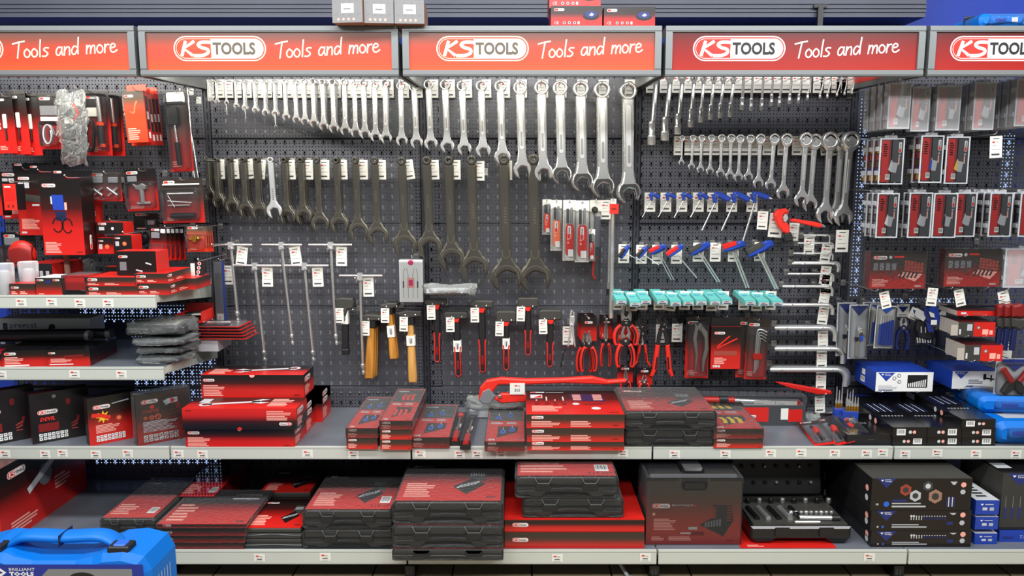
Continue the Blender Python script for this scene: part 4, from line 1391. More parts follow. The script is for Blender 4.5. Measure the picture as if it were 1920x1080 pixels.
m = MB(); m.slab(T7([(318, 180), (340, 184), (352, 222), (330, 260), (312, 250), (304, 220)]), -0.010, 0.012, 'chrome_satin', 0.003); m.build('roller', t)
t = thing('deburring_tool', 'slim red tool with silver tip hung beside the pipe cutter', 'tool', P.o + Vector((0, -0.03, 0)))
m = MB(); m.slab(T7([(356, 224), (395, 222), (440, 232), (540, 246), (600, 258), (618, 275), (616, 296), (585, 296), (490, 275), (360, 246)]), -0.012, 0.012, 'red_bright', 0.004); m.build('grip', t)
q = T7([(608, 276), (648, 290)])
m = MB(); m.tube([(q[0][0], 0, q[0][1]), (q[1][0], 0, q[1][1])], [0.009, 0.004], 'chrome', 8); m.build('tip', t)
hook(1480, 396, YB - 0.18, 'peg hook carrying the red pipe cutter', (1457, 400), YB - 0.1, 4, 1.25)
hook(1444, 397, YB - 0.12, 'peg hook with a lone price card beside the pipe cutter', (1431, 396), YB - 0.11, 2, 0.95)
hook(1520, 420, YB - 0.12, 'peg hook and price card behind the slim red tool', (1490, 418), YB - 0.1, 3, 0.92)


# ================================================================== blister packs and pliers
def blister(label, x0, y0, x1, y1, Y, card='k_grad', shell=(0.1, 0.06, 0.9, 0.8), depth=0.02, content=None, n=1, tilt=0.0, name='blister_pack', cat='blister pack', group=None, back_dx=0.012, back_dy=0.035, logo=True, names=None, shellmat='clear', hk=None, plain=False):
    """a printed hang card with a clear shell; content(mb, F) draws the goods in the shell"""
    P = PX((x0 + x1) / 2, y0, Y)
    (a, z1), (c, z0) = P.q(x0, y0), P.q(x1, y1)
    for j in range(n):
        lb = label if j == 0 else (names[j - 1] if names else '%s pack hanging behind the %s' % (ORD[j - 1], label))
        t = thing(name, ' '.join(lb.split()[:16]), cat, P.o + Vector((back_dx * j, back_dy * j, 0.0)), (0, R(tilt), 0), group)
        m = MB()
        m.box(a, c, 0.0, 0.0022, z0, z1, card)
        F = m.front(a, c, 0, z0, z1)
        w, h = F.w, F.h
        F.poly([(w * 0.4, h * 0.955), (w * 0.6, h * 0.955), (w * 0.56, h * 0.975), (w * 0.44, h * 0.975)], 'dark_grey')
        if logo:
            F.logo(w * 0.08, h * 0.88 if h > w else h * 0.84, min(w * 0.5, 0.05), 1, detail=0)
        if not plain:
            F.lines(w * 0.1, h * 0.06, w * 0.55, h * 0.14, 3, seed=int(x0))
        m.build('card', t)
        if content:
            m = MB()
            F = m.front(a, c, -0.004, z0, z1)
            content(m, F)
            m.build('goods', t)
        if shell:
            u0, v0, u1, v1 = shell
            m = MB()
            m.slab(rrect(a + w * u0, z0 + h * v0, a + w * u1, z0 + h * v1, min(w, h) * 0.1, 3), -depth, -0.0008, shellmat, min(0.006, depth * 0.5))
            m.build('clear_shell', t)
    if hk:
        hook((x0 + x1) / 2, y0 + 4, Y - 0.03, hk)
    return t


def F_bar(m, F, x0, y0, x1, y1, wd, mat, dep=0.012):
    """a rounded bar between two card points (fractions), standing proud of the card"""
    p, q = F.p(F.w * x0, F.h * y0, 0), F.p(F.w * x1, F.h * y1, 0)
    off = Vector((0, -dep + 0.004, 0))
    m.tube([p + off, q + off], wd / 2, mat, 8)


def F_slab(m, F, pts, mat, dep=0.012, bev=0.002):
    o = F.o
    m.slab([(o.x + F.w * x, o.z + F.h * y) for x, y in pts], o.y - dep, o.y + 0.002, mat, bev)


# long packs beside the chrome bar
def mk(col, two=True):
    def f(m, F):
        F_slab(m, F, rrect(0.2, 0.1, 0.85, 0.6, 0.1, 2), col, 0.008)
        F.logo(F.w * 0.62, F.h * 0.36, F.h * 0.22, 24, detail=0, up=True)
        F.rect(F.w * 0.4, F.h * 0.07, F.w * 0.8, F.h * 0.19, 'white', 24)
        for k in range(3):
            F.poly(circ(F.w * 0.4, F.h * (0.3 + 0.06 * k), F.w * 0.08, 8), 'pink', 24)
        F_bar(m, F, 0.35, 0.62, 0.35, 0.86, 0.012, 'dark_grey')
        F_bar(m, F, 0.65, 0.62, 0.65, 0.88, 0.012, 'chrome')
    return f


LP = [('short orange and clear pack, first of the long packs', 1017, 374, 1034, 440, 'orange_red', 0.0), ('orange clear pack, second of the long packs', 1033, 375, 1054, 470, 'orange', 0.03), ('red clear pack, third of the long packs beside the dark spanners', 1056, 375, 1080, 489, 'red', 0.05),
      ('red clear pack with a paper label, fourth of the long packs', 1079, 376, 1105, 492, 'red', 0.06), ('narrow red clear pack, fifth of the long packs', 1101, 430, 1116, 490, 'red', 0.03), ]
for i, (lb, x0, y0, x1, y1, col, dy) in enumerate(LP):
    blister(lb, x0, y0, x1, y1, YB - 0.10 - dy, 'card', (0.02, 0.02, 0.98, 0.84), 0.024, mk(col), group='long clear packs by the chrome bar', logo=False, plain=True, hk='peg hook of the %s long clear pack' % ORD[i])
P = PX(1112, 375, YB - 0.1)
t = thing('magnet_lifter_pack', 'long narrow pack with a round dark head and red handle beside the chrome bar', 'blister pack', P.o)
(a, z1), (c, z0) = P.q(1106, 375), P.q(1127, 527)
m = MB(); m.box(a, c, 0, 0.002, z0, z1, 'card'); F = m.front(a, c, 0, z0, z1); F.rect(0, 0, F.w, F.h * 0.42, 'dark_grey'); F.rect(F.w * 0.5, F.h * 0.42, F.w, F.h * 0.8, 'mid_grey'); m.build('card', t)
m = MB(); q = P.q(1115, 393); m.lathe([(0.006, -0.01), (0.0145, -0.006), (0.0145, 0.006), (0.008, 0.012)], (q[0], -0.014, q[1]), 'phosphate', 14, 'y'); m.slab(P.l(rib([(1119, 482), (1114, 490), (1113, 515), (1117, 524)], 4.5)), -0.014, -0.006, 'red', 0.002); m.tube([(q[0], -0.01, q[1]), (q[0] + 0.002, -0.01, z0 + 0.1)], 0.003, 'steel', 6); m.build('goods', t)
m = MB(); m.slab(rrect(a, z0, c, z1 - 0.05, 0.006), -0.024, -0.001, 'clear', 0.004); m.build('clear_shell', t)
hook(1118, 378, YB - 0.13, 'peg hook of the pack with the round dark head')

P = PX(1150, 382, YB - 0.15)
t = thing('breaker_bar', 'long chrome breaker bar with a red paper tag at its top', 'wrench', P.o)
m = MB(); s = P.s; L = 218 * s
m.lathe([(0.009, 0), (0.011, 0.004), (0.0105, 0.03), (0.009, L * 0.5), (0.0105, L * 0.52), (0.0105, L * 0.6), (0.009, L * 0.62), (0.009, L * 0.92), (0.013, L * 0.93), (0.013, L)], (-0.002, 0, -L), 'chrome', 14); m.build('bar', t)
m = MB(); m.box(-0.018, 0.022, -0.016, -0.012, -0.045, 0.0, 'red_bright'); m.box(-0.012, 0.012, -0.014, 0.01, 0.0, 0.022, 'silver_print'); F = m.front(-0.018, 0.022, -0.016, -0.045, 0); F.rect(0.008, 0.018, 0.03, 0.026, 'dark_red'); m.build('paper_tag', t)
hook(1150, 376, YB - 0.18, 'peg hook and price card of the long chrome breaker bar', (1136, 375), YB - 0.1, 0)
m = MB(); m.tube([(0, 0, 0), (-0.002, 0, -0.36)], 0.006, 'chrome', 8); m.box(-0.01, 0.008, -0.01, 0.01, -0.39, -0.36, 'steel'); m.tube([(-0.004, 0, -0.39), (-0.002, 0, -0.42)], 0.008, 'black', 8)
tag(m.build('chrome_ratchet', loc=at(1144, 384, YB - 0.08)), 'thin chrome handle hanging behind the long breaker bar', 'wrench')


# ---- pliers with red grips
def pliers(label, x, yt, yp, yb, spread, wd, jawk, col='red_bright', head='black', Y=YB - 0.11, lean=0.0, name='pliers', jawmat='steel', group='red grip pliers', n=1):
    P = PX(x, yp, Y)
    s = P.s
    for j in range(n):
        t = thing(name, label if j == 0 else label.replace('pliers', 'pliers hanging behind,'), 'pliers', P.o + Vector((-0.016 * j, 0.03 * j, -0.01 * j)), (0, R(lean), 0), group)
        h, k = (yp - yt), (yb - yp)
        m = MB()
        if jawk == 'long':
            for sg in (-1, 1):
                m.slab(P.l([(x + sg * 0.6, yp), (x + sg * wd * 0.5, yp), (x + sg * wd * 0.42, yp - h * 0.4), (x + sg * 1.4, yt), (x + sg * 0.5, yt)]), -0.006, 0.006, jawmat, 0.002)
        elif jawk == 'cut':
            for sg in (-1, 1):
                m.slab(P.l([(x + sg * 0.4, yp - h * 0.25), (x + sg * wd * 0.55, yp), (x + sg * wd * 0.62, yp - h * 0.5), (x + sg * wd * 0.3, yt), (x + sg * 1.2, yt - 0.5), (x + sg * wd * 0.26, yp - h * 0.5)]), -0.006, 0.006, jawmat, 0.002)
        else:  # slip-joint pump jaw
            m.slab(P.l([(x - 3, yp), (x - 9, yp - h * 0.55), (x - 12, yp - h * 0.8), (x - 9, yt), (x - 4, yt + 1), (x + 1, yt + h * 0.2), (x - 4, yt + h * 0.28), (x - 2, yp - h * 0.45), (x + 5, yp)]), -0.006, 0.006, head, 0.002)
            m.slab(P.l([(x + 2, yp + 4), (x + 10, yp - h * 0.3), (x + 6, yp - h * 0.62), (x + 3, yt + h * 0.3), (x - 1, yt + h * 0.32), (x + 1, yp - h * 0.4), (x - 5, yp + 2)]), -0.01, 0.0, head, 0.002)
        if jawk == 'pump':
            for sg in (-1, 1):
                m.slab(P.l(rib([(x + sg * 1, yp - 2), (x + sg * wd * 0.45, yp + k * 0.2), (x + sg * wd * 0.62, yp + k * 0.42)], [wd * 0.5, wd * 0.5, wd * 0.42])), -0.008, 0.006, head, 0.002)
        else:
          m.slab(P.l([(x - wd * 0.5, yp - 1), (x + wd * 0.5, yp - 1), (x + wd * 0.62, yp + k * 0.1), (x + wd * 0.7, yp + k * 0.22), (x + wd * 0.2, yp + k * 0.2), (x - wd * 0.2, yp + k * 0.2), (x - wd * 0.7, yp + k * 0.22), (x - wd * 0.62, yp + k * 0.1)]), -0.008, 0.008, head, 0.003)
        q = P.q(x, yp + k * 0.05)
        m.lathe([(0.006, -0.001), (0.007, 0.0), (0.007, 0.010), (0.004, 0.012)], (q[0], 0, q[1]), 'steel', 10, 'y')
        m.build('jaws', t)
        for sg in (-1, 1):
            m = MB()
            pts = [(x + sg * wd * 0.6, yp + k * 0.36), (x + sg * (wd * 0.6 + spread * 0.08), yp + k * 0.6), (x + sg * (wd * 0.6 + spread * 0.16), yp + k * 0.85), (x + sg * spread * 0.62, yb)] if jawk == 'pump' else smooth([(x + sg * wd * 0.5, yp + k * 0.16), (x + sg * spread * 0.42, yp + k * 0.36), (x + sg * spread * 0.5, yp + k * 0.65), (x + sg * spread * 0.42, yb)], 3)
            m.slab(P.l(rib(pts, [wd * 0.5] + [wd * 0.55] * (len(pts) - 2) + [wd * 0.4])), -0.011, 0.009, col, 0.004)
            m.slab(P.l(rib([(a - sg * wd * 0.1, c) for a, c in pts[1:-1]], wd * 0.2)), -0.0125, -0.008, 'black', 0.001)
            m.build('handle', t)
    return t


def hangcard(label, x0, y0, x1, y1, Y, card='k_grad', group='printed hang cards behind pliers', n=1, name='hang_card'):
    P = PX((x0 + x1) / 2, y0, Y)
    (a, z1), (c, z0) = P.q(x0, y0), P.q(x1, y1)
    for j in range(n):
        m = MB(); m.box(a, c, 0, 0.002, z0, z1, card); F = m.front(a, c, 0, z0, z1)
        F.logo(F.w * 0.25, F.h * 0.72, F.w * 0.5, 1, detail=0); F.rect(F.w * 0.42, F.h * 0.9, F.w * 0.58, F.h * 0.95, 'mid_grey')
        F.lines(F.w * 0.12, F.h * 0.1, F.w * 0.6, F.h * 0.25, 3)
        o = m.build(name, loc=P.o + Vector((-0.006 * j, 0.02 * j, 0.006 * j)))
        tag(o, label if j == 0 else '%s card behind the %s' % (ORD[j - 1], label), 'hang card', group)


hangcard('black and red card of the first long-nose pliers', 1089, 594, 1119, 640, YB - 0.07, n=3)
pliers('long-nose pliers with red grips on the first printed card', 1104, 620, 641, 698, 27, 12, 'long', n=2)
hangcard('black card of the second slim pliers', 1127, 594, 1149, 636, YB - 0.06, n=2)
pliers('slim pliers with red grips behind the end of the chrome bar', 1136, 598, 635, 688, 17, 9, 'long', Y=YB - 0.09)
hangcard('black card behind the large cutting pliers', 1157, 590, 1187, 640, YB - 0.05)
pliers('large side cutters with silver jaws, hung highest', 1174, 572, 603, 648, 40, 17, 'cut', Y=YB - 0.13)
pliers('combination pliers with red grips hanging below the large side cutters', 1173, 612, 637, 690, 30, 15, 'cut', Y=YB - 0.15)
pliers('slim black pump pliers with red grips beside the side cutters', 1205, 596, 622, 688, 26, 8, 'pump', jawmat='black', Y=YB - 0.10)
pliers('large black pump pliers with red handles and open jaw', 1243, 588, 612, 708, 32, 15, 'pump', jawmat='black', Y=YB - 0.12)
hangcard('black and red card with pliers tips, lowest beside the red boxes', 1158, 684, 1187, 718, YB - 0.12)
pliers('small long-nose pliers on the lowest card beside the red boxes', 1173, 692, 712, 730, 16, 9, 'long', Y=YB - 0.14)
hangcard('second low black and red card with small cutters', 1195, 689, 1223, 722, YB - 0.12)
pliers('small end cutters on the second low card', 1208, 704, 716, 732, 16, 9, 'cut', Y=YB - 0.14)
for i, (x, y, cd, tx) in enumerate(((1104, 600, None, 'first long-nose pliers'), (1138, 602, None, 'slim pliers behind the bar'), (1174, 600, None, 'large side cutters'), (1205, 616, (1199, 612), 'slim pump pliers'), (1246, 612, (1240, 608), 'large pump pliers'), (1278, 611, (1270, 607), 'empty place beside the pump pliers'), (1072, 612, (1065, 612), 'small locking pliers'))):
    hook(x, y, YB - 0.16, 'peg hook of the ' + tx, cd, YB - 0.07, 0, 1.0, 'hooks of the pliers')
P = PX(1072, 608, YB - 0.13)
t = thing('locking_pliers', 'small silver locking pliers with long thin handles beside the red hammer', 'pliers', P.o)
m = MB()
m.slab(P.l([(1067, 608), (1068, 590), (1070, 579), (1073, 583), (1071, 592), (1075, 592), (1074, 582), (1077, 586), (1078, 600), (1076, 612), (1070, 612)]), -0.006, 0.006, 'chrome_satin', 0.002)
m.build('jaws', t)
for sg in (-1, 1):
    m = MB(); m.slab(P.l(rib([(1072 + sg * 1.5, 610), (1072 + sg * 3, 628), (1072 + sg * 6.5, 650)], [5, 4, 3])), -0.005, 0.005, 'chrome_satin', 0.002); q = P.q(1072 + sg * 6.5, 650); m.lathe([(0.003, -0.004), (0.0052, 0), (0.003, 0.004)], (q[0], 0, q[1]), 'red', 8); m.build('handle', t)
m = MB(); pp = [P.q(*q) for q in smooth([(1063, 660), (1058, 668), (1056, 680), (1053, 695)], 3)]; m.tube([(a, 0.05, c) for a, c in pp], 0.003, 'black', 6)
tag(m.build('rubber_strap', loc=P.o), 'thin black rubber strap hanging below the small locking pliers', 'strap')


# ---- large blister packs right of the pliers
def lockp(m, F):
    F_slab(m, F, [(0.34, 0.92), (0.46, 0.86), (0.6, 0.92), (0.72, 0.84), (0.64, 0.74), (0.52, 0.8), (0.36, 0.72)], 'steel', 0.012)
    F_slab(m, F, rib([(0.6, 0.84), (0.82, 0.72), (0.86, 0.5), (0.74, 0.3), (0.72, 0.12)], [9e-2, .16, .18, .14, .1]), 'steel', 0.018)
    F_slab(m, F, rib([(0.44, 0.86), (0.36, 0.66), (0.46, 0.4), (0.42, 0.12)], [.14, .16, .12, .07]), 'steel', 0.014)


def hexset(m, F):
    for k in range(4):
        e = 0.05 * k
        q = smooth([(0.88 - e * 0.2, 0.79 - e), (0.6, 0.83 - e * 0.9), (0.44 + e, 0.78 - e), (0.42 + e, 0.4), (0.42 + e, 0.1 + 0.03 * k)], 3)
        m.tube([F.p(F.w * a, F.h * c, 0) + Vector((0, -0.004 - 0.003 * (k % 2), 0)) for a, c in q], 0.0042 - 0.0006 * k, 'chrome_satin', 6)
    F_slab(m, F, rrect(0.3, 0.34, 0.72, 0.44, 0.04, 2), 'red_bright', 0.016)


blister('red blister pack of silver locking pliers beside the pump pliers', 1287, 594, 1331, 712, YB - 0.13, 'k_grad', (0.1, 0.05, 0.92, 0.92), 0.028, lockp, n=2, group='large blister packs beside the pump pliers', back_dx=0.006, hk='peg hook of the locking pliers blister')
P = PX(1362, 596, YB - 0.14)
t = thing('cutter_box', 'flat red box printed with red handled pliers, hanging between two blister packs', 'box', P.o)
(a, z1), (c, z0) = P.q(1335, 597), P.q(1391, 694)
m = MB(); m.box(a, c, 0, 0.045, z0, z1 - 0.04, 'k_grad', sides=dict(left='dark_red')); m.box(a + 0.004, c - 0.004, 0.02, 0.022, z1 - 0.05, z1, 'black'); F = m.front(a, c, 0, z0, z1 - 0.04)
F.logo(F.w * 0.1, F.h * 0.82, 0.05, 1); F.stroke([(F.w * 0.22, F.h * 0.54), (F.w * 0.62, F.h * 0.78)], 0.006, 'red_bright'); F.stroke([(F.w * 0.22, F.h * 0.5), (F.w * 0.86, F.h * 0.72)], 0.006, 'red_bright', 2); F.rect(F.w * 0.1, F.h * 0.32, F.w * 0.88, F.h * 0.43, 'brown_red', 2); F.lines(F.w * 0.12, F.h * 0.12, F.w * 0.56, F.h * 0.28, 6); F.icons(F.w * 0.08, F.h * 0.04, F.w * 0.34, F.h * 0.1, 3, 1)
m.build('carton', t)
hook(1363, 597, YB - 0.17, 'peg hook of the flat pliers box')
blister('red blister pack of angled hex keys in a red holder, beside the hanging silver keys', 1402, 598, 1444, 714, YB - 0.15, 'k_grad_soft', (0.06, 0.05, 0.95, 0.86), 0.02, hexset, n=2, tilt=1.5, group='large blister packs beside the pump pliers', back_dx=-0.03, hk='peg hook of the hex key set blister')
# ================================================================== cartons and cases on the shelves
def cart(name, label, x0, x1, yb, yt, ytb=None, d=None, z=None, Y=None, rot=0.0, mats=None, draw=None, cat='box', group=None, wrap=False, base='k_grad', flap=False):
    """a carton from the pixels of its front face: x0..x1, bottom yb, top yt; ytb = pixel of the top's rear edge"""
    xm = (x0 + x1) / 2.0
    if Y is None:
        Y = onz(xm, yb, z).y
    if z is None:
        z = at(xm, yb, Y).z
    w = (at(x1, yb, Y) - at(x0, yb, Y)).x
    h = at(xm, yt, Y).z - z
    if d is None:
        d = max(0.03, onz(xm, ytb, z + h).y - Y)
    o = thing(name, label, cat, (at(xm, yb, Y).x, Y, z), (0, 0, R(rot)), group)
    m = MB()
    m.box(-w / 2, w / 2, 0, d, 0, h, base, sides=mats)
    for k, f in (draw or {}).items():
        F = dict(front=lambda: m.front(-w / 2, w / 2, 0, 0, h), top=lambda: m.top(-w / 2, w / 2, 0, d, h), left=lambda: m.left(-w / 2, 0, d, 0, h), right=lambda: m.right(w / 2, 0, d, 0, h))[k]()
        f(F)
    m.build('carton', o)
    if flap:
        m = MB(); m.box(-w / 2 - 0.001, w / 2 + 0.001, -0.0012, d, h, h + 0.002, base, sides=mats); m.build('lid_flap', o)
    if wrap:
        m = MB(); e = 0.003; m.box(-w / 2 - e, w / 2 + e, -e, d + e, 0.0, h + e, 'film'); m.build('shrink_wrap', o)
    o['dims'] = (w, d, h)
    del o['dims']
    return o, (w, d, h, Y, z)


def kf(lw=0.05, code=True, text=True, lx=0.04, ly=None):
    def f(F):
        w, h = F.w, F.h
        L = min(lw, w * 0.4)
        F.logo(w * lx, h - L * 0.262 - h * 0.1 if ly is None else h * ly, L, 1)
        if text:
            F.lines(w * lx, h * 0.1, w * lx + w * 0.3, h * 0.52, 5)
        if code:
            F.rect(w * 0.88, h * 0.08, w * 0.96, h * 0.14, 'dark_red')
    return f


def ktop(F, pic=True):
    F.logo(F.w * 0.05, F.h * 0.84, min(0.07, F.w * 0.3), 1)
    F.lines(F.w * 0.05, F.h * 0.12, F.w * 0.4, F.h * 0.42, 6)
    F.rect(F.w * 0.88, F.h * 0.06, F.w * 0.95, F.h * 0.09, 'dark_red')


def sp_front(up):
    def f(F):
        w, h = F.w, F.h
        if not up:
            F.logo(w * 0.02, h * 0.7, 0.05, 1)
            F.lines(w * 0.02, h * 0.08, w * 0.24, h * 0.58, 7)
            F.rect(w * 0.9, h * 0.08, w * 0.96, h * 0.13, 'dark_red')
        else:
            F.logo(w * 0.96, h * 0.34, 0.052, 1, flip=True)
            F.lines(w * 0.74, h * 0.44, w * 0.97, h * 0.92, 6)
            F.rect(w * 0.03, h * 0.86, w * 0.08, h * 0.92, 'dark_red')
        F.poly(circ(w * 0.5, 0 if up else h, h * 0.12, 8, PI if not up else 0, 2 * PI if not up else PI), 'red' if up else 'pink', 2)
    return f


def sp_top(flip):
    def f(F):
        w, h = F.w, F.h
        if flip:
            F.spanner(w * 0.62, h * 0.62, w * 0.16, h * 0.35, h * 0.13)
            F.lines(w * 0.72, h * 0.2, w * 0.93, h * 0.9, 6); F.rect(w * 0.08, h * 0.5, w * 0.17, h * 0.84, 'light_grey', 2)
        else:
            F.spanner(w * 0.36, h * 0.45, w * 0.84, h * 0.72, h * 0.13)
            F.lines(w * 0.05, h * 0.12, w * 0.26, h * 0.7, 5)
    return f


def sp_end(F):
    F.logo(F.w * 0.1, F.h * 0.62, F.w * 0.55, 1); F.lines(F.w * 0.1, F.h * 0.1, F.w * 0.6, F.h * 0.5, 5)


KM = dict(top='k_grad', left='k_grad', right='k_grad')
gL = 'long red spanner boxes'
o, (w_, d_, h_, Y0, _) = cart('spanner_box', 'long black to red spanner box at the bottom front of its stack', 349, 552, 839, 804, d=0.165, z=ZM, mats=dict(top='red', right='k_grad', left='k_grad'), draw=dict(front=sp_front(False), right=sp_end), group=gL)
o, (_, _, h2, _, _) = cart('spanner_box', 'long red box turned upside down with a printed spanner on top', 343, 556, 804, 766, d=0.165, z=ZM + h_, Y=Y0 - 0.01, base='k_grad_inv', mats=dict(top='k_grad', right='k_grad_inv', left='k_grad_inv'), draw=dict(front=sp_front(True), top=sp_top(True), right=sp_end), group=gL)
Y1 = Y0 + 0.17
for i, nm in enumerate(('bottom', 'middle')):
    cart('spanner_box', 'long red spanner box, %s of the second pile, mostly hidden' % nm, 384, 573, 800, 766, d=0.165, z=ZM + 0.082 * i, Y=Y1, mats=KM, draw=dict(right=sp_end), group=gL)
cart('spanner_box', 'topmost long red spanner box with open ended spanner printed on top', 378, 570, 739, 703, d=0.165, z=ZM + 0.166, Y=Y1 - 0.005, mats=KM, draw=dict(front=sp_front(False), top=sp_top(False), right=sp_end), group=gL)
for i, nm in enumerate(('lower', 'upper')):
    cart('spanner_box', 'long red spanner box at the back of the pile, %s of two' % nm, 412, 604, 780, 740, d=0.165, z=ZM + 0.086 * i, Y=Y1 + 0.172, mats=KM, draw=dict(right=sp_end), group=gL)


def winset(goods, gm):
    """lid print of a tool set: red lower half with a window, clear dark upper half showing the goods"""
    def f(F):
        w, h = F.w, F.h
        F.rect(w * 0.03, h * 0.56, w * 0.97, h * 0.97, 'dark_grey', 1)
        F.rect(w * 0.08, h * 0.9, w * 0.45, h * 0.925, 'silver_print', 2)
        F.lines(w * 0.1, h * 0.47, w * 0.45, h * 0.54, 3, 'silver_print'); F.lines(w * 0.52, h * 0.47, w * 0.9, h * 0.54, 3, 'silver_print', seed=4)
        F.poly([(w * 0.28, h * 0.1), (w * 0.82, h * 0.24), (w * 0.84, h * 0.4), (w * 0.3, h * 0.41)], 'print_black', 1)
        if goods == 'ring':
            for a, c in ((0.44, 0.26), (0.68, 0.31), (0.3, 0.66), (0.62, 0.72)):
                F.poly(circ(w * a, h * c, w * 0.075, 12, ry=h * 0.055), gm, 2); F.poly(circ(w * a, h * c, w * 0.035, 8, ry=h * 0.025), 'navy', 3)
                F.poly(rib([(w * a, h * (c + 0.04)), (w * a, h * (c + 0.11))], w * 0.02), 'silver_print', 2)
        else:
            for a in (0.34, 0.5, 0.66):
                F.poly(rib([(w * a, h * 0.16), (w * (a + 0.03), h * 0.27), (w * (a - 0.02), h * 0.34)], w * 0.09), gm, 2)
                F.poly(rib([(w * (a + 0.05), h * 0.62), (w * a, h * 0.74), (w * (a + 0.07), h * 0.82)], w * 0.1), gm, 2)
        F.icons(w * 0.08, h * 0.03, w * 0.24, h * 0.075, 2, 1)
        F.rect(w * 0.82, h * 0.04, w * 0.93, h * 0.055, 'dark_red', 2)
    return f


def stackset(lb, x0, x1, ys, ytb, goods, gm, group, z=ZM, Y=None, dxs=None, name='tool_set_box', d=None):
    """ys: pixel rows from bottom to the top front edge"""
    for i in range(len(ys) - 1):
        last = i == len(ys) - 2
        nm = '' if len(ys) == 2 else ('topmost ' if last else 'bottom ' if i == 0 else 'middle ')
        dx = (dxs or [0] * 9)[i]
        yb_ = onz((x0 + x1) / 2, ytb, z).y
        if i == 0:
            Y = Y or onz((x0 + x1) / 2, ys[0], z).y
            z0 = z
        h = at(x0, ys[i + 1], Y).z - at(x0, ys[i], Y).z
        dd = d or (onz((x0 + x1) / 2, ytb, at((x0 + x1) / 2, ys[-1], Y).z).y - Y)
        cart(name, nm + lb, x0 + dx, x1 + dx, ys[i], ys[i + 1], d=min(dd, YB - 0.02 - Y), z=z0, Y=Y, mats=dict(top='red', left='k_grad_soft', right='k_grad_soft'), base='k_grad_soft', draw=dict(front=kf(0.035, lx=0.06), top=winset(goods, gm)) if last else dict(front=kf(0.035, lx=0.06)), group=group, wrap=last)
        z0 += h


stackset('red boxed screwdriver set with round blue grips, beside the wooden hammers', 650, 708, [842, 821, 803], 745, 'ring', 'blue_bright', 'windowed red tool sets')
stackset('red boxed plier set with red grips in the window, tallest windowed stack', 713, 772, [843, 824, 805, 789], 730, 'grip', 'red_bright', 'windowed red tool sets')
stackset('red boxed driver set with blue grips behind its window, single box', 771, 842, [840, 820], 759, 'ring', 'blue_bright', 'windowed red tool sets')
stackset('red boxed driver set with blue grips alone beside the clear tubes', 910, 983, [846, 828], 763, 'ring', 'blue_bright', 'windowed red tool sets')
stackset('red boxed set of yellow handled insulated drivers near the shelf end', 1338, 1430, [840, 822, 804], 746, 'grip', 'yellow', 'windowed red tool sets')
# two long clear packs lying on edge
for i, (x0, x1, yb, yt, ytb, tx) in enumerate(((842, 862, 838, 822, 760, 'upright between the blue grip sets'), (862, 883, 853, 836, 762, 'leaning out over the shelf edge'))):
    Y = 3.12 if i == 0 else 3.075
    z = ZM if i == 0 else ZM + 0.002
    xm = (x0 + x1) / 2
    w = 20 * mpp(Y, 840); h = 0.04; d = 0.42
    t = thing('ratchet_pack', 'long clear pack with a black and red ratchet inside, ' + tx, 'blister pack', (at(xm, yb, Y).x, Y, z), (0, 0, R(0 if i == 0 else -1.5)), 'long clear ratchet packs')
    m = MB(); m.box(-w / 2 + 0.002, w / 2 - 0.002, 0.002, d, 0.001, h * 0.5, 'print_black'); F = m.top(-w / 2 + 0.002, w / 2 - 0.002, 0.002, d, h * 0.5)
    F.logo(F.w * 0.78, F.h * 0.45, 0.06, 1, up=True, detail=0); F.rect(F.w * 0.3, F.h * 0.26, F.w * 0.75, F.h * 0.34, 'card'); F.poly(circ(F.w * 0.4, F.h * 0.42, 0.007, 8), 'pink'); F.poly(circ(F.w * 0.4, F.h * 0.47, 0.007, 8), 'orange'); m.build('card', t)
    m = MB(); m.tube([(0, 0.01, h * 0.45), (0, 0.12, h * 0.5)], 0.013, 'red', 10); m.tube([(0, 0.12, h * 0.6), (0, 0.32, h * 0.6)], 0.005, 'chrome', 8); m.lathe([(0.012, -0.01), (0.016, -0.004), (0.016, 0.006), (0.01, 0.01)], (0, 0.36, h * 0.6), 'red_bright' if i == 0 else 'black', 14); m.build('ratchet', t)
    m = MB(); m.box(-w / 2, w / 2, 0, d + 0.02, 0, h, 'clear'); m.build('clear_shell', t)


def toolpic(F, x, y, w, h, l=2):
    """printed picture of an opened tool case"""
    F.poly([(x, y + h * 0.3), (x + w * 0.45, y), (x + w, y + h * 0.4), (x + w * 0.6, y + h * 0.66)], 'print_black', l)
    F.poly([(x + w * 0.42, y + h * 0.66), (x + w * 0.5, y + h * 1.0), (x + w, y + h * 0.95), (x + w, y + h * 0.5)], 'black_soft', l)
    for k in range(6):
        F.poly(rib([(x + w * (0.14 + 0.1 * k), y + h * (0.24 + 0.03 * k)), (x + w * (0.3 + 0.1 * k), y + h * (0.36 + 0.03 * k))], h * 0.04), 'silver_print', l + 1)
        F.poly(rib([(x + w * (0.52 + 0.08 * k), y + h * 0.74), (x + w * (0.52 + 0.08 * k), y + h * 0.9)], w * 0.03), 'light_grey', l + 1)


